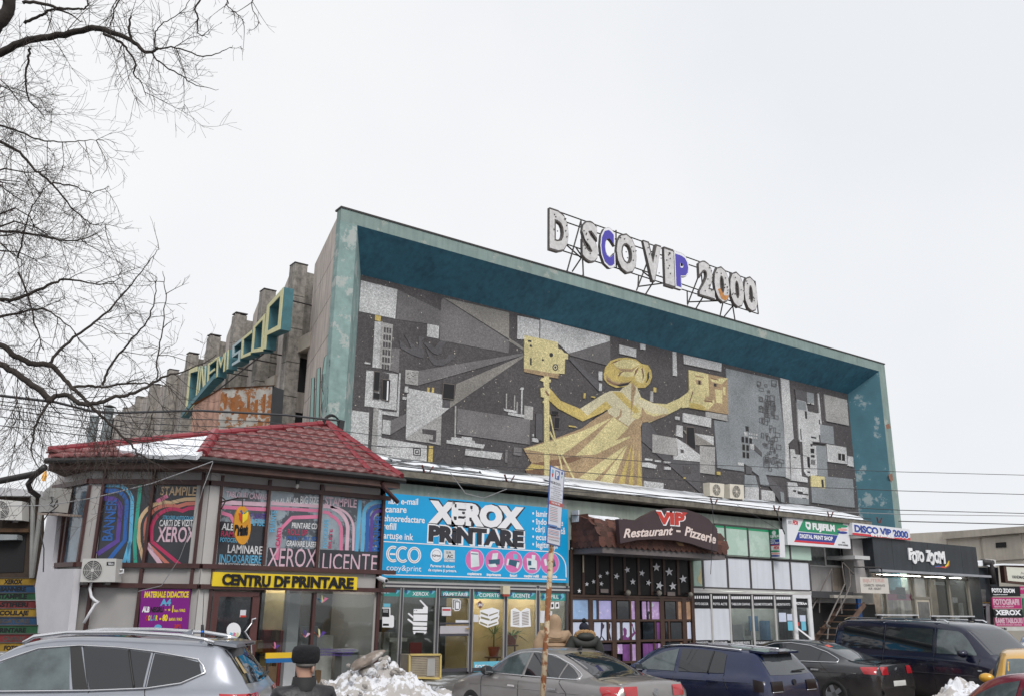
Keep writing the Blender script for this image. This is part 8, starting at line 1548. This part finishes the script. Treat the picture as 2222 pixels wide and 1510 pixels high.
dg = bpy.context.evaluated_depsgraph_get()
PEOPLE = []
for (b, j), sp in zip(raw, specs):
    loc = sp[2].copy(); loc.z = 0 if sp[4] == 1.78 else .14
    t = thing(sp[0], sp[1], 'person', loc, rz=math.radians(sp[3] - 90))
    out = []
    for o, nm in ((b, 'body'), (j, 'jacket')):
        me = bpy.data.meshes.new_from_object(o.evaluated_get(dg)); me.name = nm
        for v in me.vertices: v.co.y *= .86 if nm == 'body' else .78
        me.materials.clear(); n = finish(nm, me, None, t, True); out.append(n)
    for o in (b, j): bpy.data.objects.remove(o)
    s = sp[4] / 1.75; me = out[0].data
    for m in (SKIN, TRO, SHOE): me.materials.append(m)
    for p in me.polygons: p.material_index = 2 if p.center.z < .1 * s else (1 if p.center.z < 1.02 * s and abs(p.center.x) < .22 * s else 0)
    out[1].data.materials.append(sp[7]); PEOPLE.append((t, s))
def ellipsoid(name, c, r, m, t, n=16, f=None):
    bm = bmesh.new(); bmesh.ops.create_uvsphere(bm, u_segments=n, v_segments=n * 3 // 4, radius=1); 
    for v in bm.verts:
        k = f(v.co) if f else 1; v.co = V((c[0] + v.co.x * r[0] * k, c[1] + v.co.y * r[1] * k, c[2] + v.co.z * r[2] * k))
    me = bpy.data.meshes.new(name); bm.to_mesh(me); bm.free(); return finish(name, me, m, t, True)
def face(t, s, yaw):
    P = lambda x, y, z: V((x * math.cos(yaw) - y * math.sin(yaw), x * math.sin(yaw) + y * math.cos(yaw) + .025, z)) * s
    ellipsoid('nose', P(0, .105, 1.60), (.014 * s, .022 * s, .022 * s), SKIN, t, 10)
    for sg in (1, -1): ellipsoid('ear', P(sg * .085, .0, 1.60), (.014 * s, .028 * s, .036 * s), SKIN, t, 10); ellipsoid('eye', P(sg * .032, .082, 1.625), (.013 * s, .008 * s, .007 * s), M('eye', (.05, .04, .03), .2), t, 8)
    ellipsoid('mouth', P(0, .085, 1.555), (.024 * s, .01 * s, .006 * s), M('lips', (.35, .12, .1), .5), t, 8)
FURB = M('black fur', (.008, .008, .010), .95, .5, 30, .4, 60); HAIRG = M('grey hair', (.18, .17, .16), .8, .3, 20)
t, s = PEOPLE[0]; face(t, s, -.95)
hat = MB(); rings = [(0.0, .104), (.03, .118), (.10, .116), (.128, .100), (.142, .06), (.145, .0)]; n = 24; vs = []
for z, r in rings: vs += [V((r * 1.0 * math.cos(k * 2 * math.pi / n), .02 + r * 1.12 * math.sin(k * 2 * math.pi / n), 1.645 + z)) * s for k in range(n)]
hat.add(vs, [(i * n + k, i * n + (k + 1) % n, (i + 1) * n + (k + 1) % n, (i + 1) * n + k) for i in range(len(rings) - 1) for k in range(n)]); hat.build('hat', FURB, t, True)
ellipsoid('hat_flap', V((.075, .12, 1.655)) * s, (.055 * s, .045 * s, .036 * s), FURB, t); ellipsoid('hair', V((0, .0, 1.635)) * s, (.0865 * s, .092 * s, .034 * s), HAIRG, t)
JM = specs[0][7]; col = MB(); vs = []
for z, r in ((1.43, .112), (1.53, .098), (1.535, .088), (1.44, .09)): vs += [V((r * math.cos(k * .3927), .012 + r * .95 * math.sin(k * .3927), z)) * s for k in range(16)]
col.add(vs, [(i * 16 + k, i * 16 + (k + 1) % 16, (i + 1) * 16 + (k + 1) % 16, (i + 1) * 16 + k) for i in range(3) for k in range(16)]); jb_ = BVHTree.FromPolygons([v.co.copy() for v in t.children[1].data.vertices], [tuple(p.vertices) for p in t.children[1].data.polygons])
def seam(pts):
    P = []
    for x, z in pts:
        h = jb_.ray_cast(V((x, -2, z)), V((0, 1, 0)))[0]
        if h is not None: P.append(h + V((0, -.002, 0)))
    MB().tube(P, .0045, 5).build('seam', M('seam leather', (.008, .008, .009), .5), t, True)
seam([(-.24 + .02 * k, 1.335 - .02 * abs(k - 12) / 12) for k in range(25)]); seam([(.0, 1.34 - .03 * k) for k in range(18)]); seam([(-.115, 1.33 - .03 * k) for k in range(14)]); seam([(.115, 1.33 - .03 * k) for k in range(14)])
col.build('collar', M('black collar', (.012, .012, .013), .7), t, True)
# beige coat hood
t, s = PEOPLE[1]; face(t, s, 0); BG = specs[1][7]
B = MB(); vs = []; RG = ((1.36, .235, .19, -.02), (1.42, .20, .175, -.03), (1.46, .160, .155, -.035), (1.50, .132, .140, -.03), (1.54, .130, .146, -.02), (1.60, .140, .158, -.01), (1.67, .143, .16, -.01), (1.73, .128, .148, -.02), (1.775, .098, .118, -.035), (1.805, .055, .07, -.05), (1.815, .01, .02, -.055))
for z, a_, b__, o_ in RG: vs += [V((a_ * math.cos(k * .2618) * (1 + .03 * math.sin(k * 2.1 + z * 40)), o_ + b__ * math.sin(k * .2618), z + .008 * math.sin(k * 1.3))) * s for k in range(24)]
B.add(vs, [(i * 24 + k, i * 24 + (k + 1) % 24, (i + 1) * 24 + (k + 1) % 24, (i + 1) * 24 + k) for i in range(len(RG) - 1) for k in range(24)]); B.add(vs[-24:], [tuple(range(24))]); B.build('hood', BG, t, True)
for z in (1.33, 1.2, 1.07, .94): 
    B = MB(); r = .268 if z < 1.3 else .25; B.tube([V((r * math.cos(k * .2618), r * .8 * math.sin(k * .2618), z)) * s for k in range(25)], .009 * s, 4); B.build('quilt_seam', M('beige seam', (.28, .18, .10), .8), t)
# dark coat, fur hood, bobble hat
t, s = PEOPLE[2]; face(t, s, 0); FUR = M('tan fur trim', (.36, .215, .10), .95, .5, 40, 1.0, 60)
ellipsoid('hat', V((0, .02, 1.68)) * s, (.108 * s, .115 * s, .115 * s), M('navy knit', (.012, .014, .028), .9, .2, 30, .5, 80), t); ellipsoid('bobble', V((0, .0, 1.83)) * s, (.052 * s,) * 3, FURB, t, 14, lambda v: 1 + .12 * mn.noise(v * 6))
B = MB(); P_ = [V((.205 * math.cos(math.pi * k / 24), -.05 - .05 * math.sin(math.pi * k / 24), 1.505 + .095 * math.sin(math.pi * k / 24))) * s for k in range(25)]
B.tube([p + V((random.uniform(-.008, .008),) * 3) for p in P_], [(.048 + random.uniform(-.010, .010)) * s for _ in P_], 9)
B.build('fur_trim', FUR, t, True); ellipsoid('hood', V((0, -.10, 1.49)) * s, (.21 * s, .13 * s, .10 * s), specs[2][7], t)
# ================================================================ bare tree
BARK = M('dark bark', (.045, .037, .032), .95, .4, 6, .8, 14); TWIG = M('twig bark', (.055, .042, .036), .9, .3, 5)
rt = random.Random(42)
base = atD(-300, 1500, 12.5); base.z = 0
tree = thing('bare_tree', 'large leafless tree reaching drooping branches in from the picture edge', 'tree', base)
LIMBS = [([(-300, 900, 12.5), (-230, 500, 12.4), (-120, 220, 12.3), (-30, 80, 12.2), (15, 25, 12.2), (28, -40, 12.2), (60, -160, 12)], [75, 62, 42, 28, 20, 17, 12]),
 ([(-230, 500, 12.4), (-130, 230, 12.6), (-50, 135, 12.8), (0, 116, 12.8), (60, 88, 12.8), (140, 76, 12.7), (200, 62, 12.6), (240, 70, 12.5), (285, 88, 12.4), (318, 114, 12.3), (342, 106, 12.3)], [30, 20, 15, 13.5, 12, 11, 10, 9, 7, 5.5, 4]),
 ([(-290, 950, 12.5), (-180, 820, 12.3), (-80, 730, 12.1), (0, 748, 12), (33, 771, 12), (70, 789, 12), (106, 791, 12), (131, 812, 12), (156, 840, 12), (195, 876, 11.9), (236, 918, 11.8), (278, 958, 11.8), (303, 986, 11.8), (345, 1010, 11.8)], [26, 18, 13, 9, 9, 9, 9, 7, 6, 5, 4, 3.4, 2.6, 1.5]),
 ([(-290, 1000, 12.5), (-150, 850, 11.8), (-60, 770, 11.6), (0, 790, 11.5), (50, 818, 11.5), (95, 854, 11.5), (106, 869, 11.5), (122, 858, 11.5), (145, 857, 11.5), (178, 876, 11.5), (209, 874, 11.6), (250, 860, 11.7), (292, 851, 11.8), (334, 829, 12), (361, 815, 12.1), (420, 798, 12.2), (470, 770, 12.3)], [28, 20, 14, 9.5, 9.5, 9.5, 9, 7.5, 7, 7, 6.5, 5.6, 5, 4.4, 3.5, 2, 1.2]),
 ([(156, 840, 12), (190, 836, 12.1), (222, 839, 12.2), (278, 830, 12.4), (334, 832, 12.5), (372, 838, 12.6)], [5, 4.6, 4.2, 3.4, 2.2, 1]),
 ([(222, 837, 12.2), (236, 801, 12.2), (278, 746, 12.2), (320, 696, 12.2), (336, 643, 12.2), (340, 600, 12.2)], [4, 3.6, 3, 2.4, 1.7, .8]),
 ([(341, 822, 12), (342, 773, 12.1), (352, 720, 12.1), (359, 640, 12.2), (352, 590, 12.2)], [2.6, 2.4, 2, 1.5, .8]),
 ([(106, 790, 12), (139, 751, 12.1), (195, 707, 12.2), (236, 673, 12.3), (267, 640, 12.4), (315, 580, 12.5), (345, 540, 12.5)], [5, 4.4, 3.8, 3.2, 2.5, 1.6, .8]),
 ([(106, 869, 11.5), (85, 905, 11.4), (72, 945, 11.4), (68, 985, 11.3), (90, 1020, 11.3)], [5, 4, 3, 2.2, 1]),
 ([(-60, 640, 12.3), (0, 651, 12.2), (40, 648, 12.2), (106, 620, 12.3), (150, 606, 12.4), (215, 618, 12.5), (262, 604, 12.5)], [9, 6, 5.4, 4.4, 3.4, 2, 1]),
 ([(-60, 520, 12.6), (0, 503, 12.5), (60, 507, 12.5), (127, 520, 12.5), (174, 521, 12.5), (222, 500, 12.5)], [7, 4.5, 4, 3, 2, 1]),
 ([(-30, 300, 12.8), (32, 324, 12.7), (68, 362, 12.7), (95, 384, 12.6), (127, 416, 12.6), (174, 469, 12.6), (201, 486, 12.6), (232, 489, 12.6)], [6, 5, 4.4, 4, 3.2, 2.4, 1.6, .8]),
 ([(-30, 270, 12.6), (30, 282, 12.6), (85, 303, 12.6), (135, 308, 12.6), (180, 306, 12.5), (222, 304, 12.5)], [4, 3.2, 2.6, 2, 1.5, .8]),
 ([(113, 395, 12.6), (160, 405, 12.6), (200, 418, 12.6), (240, 405, 12.6)], [3, 2.4, 1.7, .8]),
 ([(65, 105, 12.8), (60, 140, 12.8), (56, 182, 12.8), (65, 220, 12.8), (90, 245, 12.8), (98, 262, 12.8)], [4.5, 3.6, 3, 2.4, 1.7, .8]),
 ([(285, 88, 12.4), (281, 60, 12.4), (283, 36, 12.4)], [4.5, 4, 3]), ([(225, 74, 12.5), (260, 92, 12.4), (272, 104, 12.4), (293, 136, 12.3), (290, 163, 12.3), (303, 175, 12.3), (316, 208, 12.3)], [5, 4.4, 4, 3, 2.5, 2, 1]),
 ([(330, 118, 12.3), (345, 135, 12.3), (385, 160, 12.3), (425, 185, 12.3), (474, 195, 12.3)], [3, 2.6, 2.1, 1.5, .6]), ([(340, 108, 12.3), (380, 104, 12.3), (440, 122, 12.3), (482, 112, 12.3), (506, 100, 12.3)], [3, 2.4, 2, 1.4, .6]), ([(335, 104, 12.3), (338, 70, 12.3), (355, 50, 12.3), (395, 25, 12.3), (420, -10, 12.3)], [2.6, 2.2, 1.8, 1.5, 1]),
 ([(50, 5, 12.2), (90, 8, 12.2), (130, 18, 12.2), (170, 20, 12.2), (188, 16, 12.2), (188, -15, 12.2)], [6, 5, 4.4, 3.6, 3, 2.2]), ([(52, 52, 12.4), (85, 35, 12.4), (115, 22, 12.3), (150, 30, 12.3), (180, 50, 12.3)], [6, 5, 4, 2.6, 1.2]),
 ([(420, -30, 12.2), (424, 20, 12.2), (429, 45, 12.2), (430, 72, 12.2), (452, 82, 12.2)], [3.4, 3, 2.6, 2, .8]), ([(470, -20, 12.2), (495, 15, 12.2), (520, 35, 12.2), (530, 52, 12.2)], [2.4, 1.8, 1.4, .7]), ([(525, -20, 12.2), (545, 15, 12.2), (566, 55, 12.2)], [2.2, 1.6, .7]), ([(250, -20, 12.2), (248, 20, 12.2), (238, 60, 12.2)], [3, 2.4, 1.6]),
 ([(40, 560, 12.5), (55, 490, 12.5), (75, 440, 12.6), (105, 400, 12.6)], [3, 2.4, 1.8, 1]), ([(38, 590, 12.4), (60, 640, 12.3), (75, 700, 12.2), (95, 760, 12.1)], [3.5, 3, 2.4, 1.4]), ([(-20, 690, 12.2), (40, 680, 12.2), (90, 672, 12.3), (140, 700, 12.3), (190, 760, 12.3)], [5, 4, 3.2, 2.2, 1])]
TP = [(28, -40), (-30, 80), (-120, 220), (-175, 350), (-230, 500), (-270, 700), (-295, 900)]
def ontrunk(y):
    for (xa, ya), (xb, yb_) in zip(TP, TP[1:]):
        if ya <= y <= yb_: return (xa + (xb - xa) * (y - ya) / (yb_ - ya), y, 12.4)
    return (28, -40, 12.2) if y < -40 else (-295, 900, 12.45)
for l_ in LIMBS[4:]:
    (x_, y_, d__), r_ = l_[0][0], l_[1][0]
    if x_ <= 0: q_ = ontrunk(y_ + 60); l_[0][:0] = [q_, ((q_[0] + x_) / 2, (q_[1] + y_) / 2 - 12, 12.45)]; l_[1][:0] = [r_ * 1.7, r_ * 1.3]
    elif y_ < 0: q_ = (44, -100, 12.1); l_[0][:0] = [q_, (q_[0] + (x_ - q_[0]) * .5, -120 - x_ * .1, 12.2)]; l_[1][:0] = [r_ * 2.2, r_ * 1.5]
TB, BB = MB(), MB(); TW = MB(); CH = []
def smooth3(pts, rad, k=5):
    P = [atD(*p) for p in pts]; n = len(P); o = []; r = []
    for i in range(n - 1):
        a, b, c_, d = P[max(i - 1, 0)], P[i], P[i + 1], P[min(i + 2, n - 1)]
        for j in range(k):
            t = j / k; o.append(.5 * ((2 * b) + (c_ - a) * t + (2 * a - 5 * b + 4 * c_ - d) * t * t + (3 * b - a - 3 * c_ + d) * t ** 3)); r.append(rad[i] + (rad[i + 1] - rad[i]) * t)
    o.append(P[-1]); r.append(rad[-1]); return o, r
def rv(s): return V((rt.uniform(-s, s), rt.uniform(-s, s), rt.uniform(-s, s)))
def twig(p, d, ln, r, lvl, droop):
    n = 5 if lvl < 2 else 4; pts = [p]; rad = [r]; d = d.normalized(); cur = rv(.25)
    for i in range(n):
        d = (d + cur * .35 + rv(.16) + V((0, 0, droop * (.28 if i < n - 2 else -.25)))).normalized(); p = p + d * ln / n; pts.append(p); rad.append(max(r * (1 - (i + 1) / n * .72), .002))
    TW.tube(pts, rad, 3, False)
    if lvl < 2:
        m = int((6.5 if lvl == 0 else 3.2) * (ln / .8) + rt.random() * 2)
        for q in range(m):
            k = rt.randint(1, n); dd = (pts[k] - pts[k - 1]).normalized(); sd = dd.cross(rv(1)).normalized(); twig(pts[k - 1].lerp(pts[k], rt.random()), dd * .8 + sd * .75, ln * rt.uniform(.3, .6), max(r * .55, .002), lvl + 1, droop * .7)
for li, (pts, rad) in enumerate(LIMBS):
    o, r = smooth3(pts, rad); rm = [q * 12.3 / 1914 * .66 for q, p in zip(r, o)]
    o2 = [p + rv(.012) for p in o]; (TB if rad[0] > 40 else BB).tube(o2, rm, 9 if rad[0] > 12 else 6)
    tot = sum((o[i + 1] - o[i]).length for i in range(len(o) - 1)); cnt = int(tot * (6.6 if rad[0] < 40 else 2) * (.45 if pts[-1][0] > 350 and pts[-1][1] < 100 else 1)); TL = .6 if pts[-1][0] > 350 and pts[-1][1] < 100 else 1
    for q in range(cnt):
        i = rt.randint(1, len(o) - 2); dd = (o[i + 1] - o[i - 1]).normalized(); sd = dd.cross(rv(1)).normalized()
        thick = rm[i] > .03; droop = -.35 if o[i].z < 6.2 else rt.choice((-.5, -.1, .15))
        twig(o[i].lerp(o[i + 1], rt.random()), dd * rt.uniform(.3, .9) + sd * .9 + V((0, 0, -.25)), rt.uniform(.3, .95) * (1.2 if thick else .95) * TL, rt.uniform(.0036, .0075), 0 if rt.random() < .62 else 1, droop)
# extra dense sprays near the picture edge, hung from short spurs on the limbs
for q in range(20):
    px, py = rt.uniform(-80, 130), rt.uniform(120, 700); p = atD(px, py, rt.uniform(11.8, 13)); p2 = atD(px - rt.uniform(40, 130), py + rt.uniform(-60, 30), 12.4)
    q_ = atD(*ontrunk(py + 90)); BB.tube([q_, q_.lerp(p2, .5) + V((0, 0, .08)), p2, p2.lerp(p, .5) + rv(.06), p], [.03, .02, .012, .009, .006], 5); d = (p - p2).normalized()
    for z in range(5): twig(p2.lerp(p, rt.uniform(.3, 1)), d + rv(.8), rt.uniform(.4, 1.1), rt.uniform(.003, .006), 0, rt.choice((-.3, 0, .2)))
for q in range(40):   # drooping sprays over the pavilion roof
    px, py = rt.choice(((rt.uniform(0, 120), rt.uniform(830, 900)), (rt.uniform(180, 340), rt.uniform(870, 1000)))); twig(atD(px, py, rt.uniform(11.4, 12)), V((rt.uniform(-.2, .5), rt.uniform(-.3, .3), -1)), rt.uniform(.5, 1.1), rt.uniform(.004, .007), 0, -.1)
p = base; TB.tube([base + V((0, 0, -.2)), base + V((.02, 0, 1.2)), atD(-310, 1100, 12.5), atD(-300, 900, 12.5)], [.34, .29, .26, .24], 12)
TB.build('trunk', BARK, tree, True); b_ = BB.build('branches', BARK, tree, True); tw = TW.build('twigs', TWIG, tree, False); tw['kind'] = 'stuff'; b_['kind'] = 'stuff'
# far trees beyond the concrete hall
def fartree(p, h, seed, label):
    r = random.Random(seed); t = thing('bare_tree', label, 'tree', p, 'bare trees beyond the hall'); B = MB(); K = MB()
    def br(a, d, ln, rr, lv):
        b = a + d * ln; K.tube([a, b], [rr, rr * .7], 4 if lv else 6, False)
        if lv < 5:
            for q in range(3 if lv else 5): br(a.lerp(b, r.uniform(.5, 1)), (d + V((r.uniform(-.7, .7), r.uniform(-.7, .7), r.uniform(-.1, .5)))).normalized(), ln * r.uniform(.55, .75), rr * .55, lv + 1)
    K = B; B.tube([p, p + V((0, 0, h * .3))], [h * .022, h * .018], 7); B.build('trunk', BARK, t); K = MB(); br(p + V((0, 0, h * .28)), V((0, 0, 1)), h * .24, h * .014, 1); k = K.build('branches', TWIG, t); k['kind'] = 'stuff'
for px, py, d_, h, s_, l in ((2235, 1320, 80, 13, 1, 'tall bare tree over the far roof at the picture edge'), (2195, 1320, 85, 9.6, 2, 'shorter bare tree over the far roof'), (2003, 1320, 95, 9.5, 3, 'small faint bare tree beside the club sign'), (2118, 1320, 90, 10, 4, 'little dark treetop midway along the far roof')):
    p = atD(px, py, d_); p.z = 0; fartree(p, h, s_, l)
# ================================================================ wires
W_ = lambda px, d, l, r=.007, sag=0.0, m=None: cable(px, d, r, m or M('weathered cable', (.05, .05, .055), .6), l, 'cable', 'overhead cables', sag)
W_([(700, 962), (1100, 979), (1480, 1006), (1955, 1023), (2260, 1031)], [19, 19, 19.5, 20, 21], 'thin cable crossing the golden figure and the right pillar, topmost')
W_([(860, 1000), (1100, 1012), (1560, 1047), (1950, 1064), (2260, 1073)], [19, 19, 19.5, 20, 21], 'thin cable crossing the hem of the golden skirt', .008)
W_([(1180, 1062), (1560, 1083), (1840, 1100), (1955, 1106), (2260, 1114)], [19, 19, 20, 20, 21], 'dark cable over the mosaic foot ending beyond the club sign', .009)
W_([(1700, 1105), (1955, 1115), (2260, 1119)], [20, 20, 21], 'fainter cable just under the dark one', .008, 0, WIREG); W_([(1950, 1130), (2260, 1138)], [21, 22], 'lowest of the cables in front of the far roof', .012)
W_([(-40, 853), (120, 872), (200, 892), (260, 895), (430, 890), (620, 900), (735, 912)], [15, 16, 17, 17.5, 19, 21, 22.5], 'thick dark cable bundle running to the looped post', .026)
for i, (y0, y1, y2) in enumerate(((865, 905, 928), (872, 918, 952), (880, 930, 968), (898, 945, 985), (918, 958, 1005))): W_([(-40, y0), (300, y1), (560, y1 + 8 + i * 3), (850, y2 + 20)], [14, 16, 18, 21], ('upper', 'second', 'third', 'fourth', 'lowest')[i] + ' thin cable of the fan strung over the red tiled roof', .008)
W_([(-30, 1097), (100, 1096), (200, 1080), (330, 1048), (430, 1012), (462, 1000)], [18, 18.5, 18.5, 19, 19.2, 19.4], 'pale sagging cable from the shed to the pavilion eaves', .011, 0, WIREG)
W_([(462, 1002), (440, 1060), (420, 1130), (390, 1210), (350, 1270), (300, 1282)], [19.3, 19, 19, 19, 19, 19], 'pale cable hanging down across the printed panes', .008, 0, WIREG)
W_([(975, 1022), (1010, 1070), (1050, 1080), (1100, 1060)], [21.4, 21.4, 21.4, 21.4], 'pale cable drooping on the green wall above the billboard', .010, 0, WIREG)
W_([(985, 1040), (1050, 1055), (1120, 1062), (1190, 1060)], [23.5, 24.5, 25.5, 26.5], 'thin dark cable draped below the mossy ledge', .008)
W_([(1545, 1090), (1548, 1130), (1542, 1245)], [27.5, 27.4, 27.4], 'black loose cable hanging over the white enamel panels', .010)
W_([(1684, 1105), (1692, 1130), (1703, 1158)], [28, 28, 28], 'thick black cable bending down beside the light box sign', .02)
W_([(1600, 1095), (1650, 1125), (1690, 1148)], [27.5, 28, 28.4], 'thin cable sloping over the flaking green wall', .007)
# ================================================================ across the street, seen only in reflections
hb = heap('long snow bank across the street behind the viewer', V((0, -9, 0)), 14, 1.6, 1.1, 0.0, 51, n=60)
tm = [c for c in tree.children]
for i, (x, y, a, l) in enumerate(((-9, -14, 1.2, 'bare tree across the street near the far end of the bank'), (1, -13, 2.6, 'bare tree across the street opposite the pavilion'), (11, -15, 4.0, 'bare tree across the street opposite the entrance'), (20, -13, 5.1, 'bare tree across the street opposite the kiosk'))):
    r_ = tree.copy(); COL.objects.link(r_); r_.location = (x, y, 0); r_.rotation_euler = (0, 0, a); r_['label'] = l; r_['group'] = 'bare trees across the street'
    for ch in tm: k = ch.copy(); COL.objects.link(k); k.parent = r_
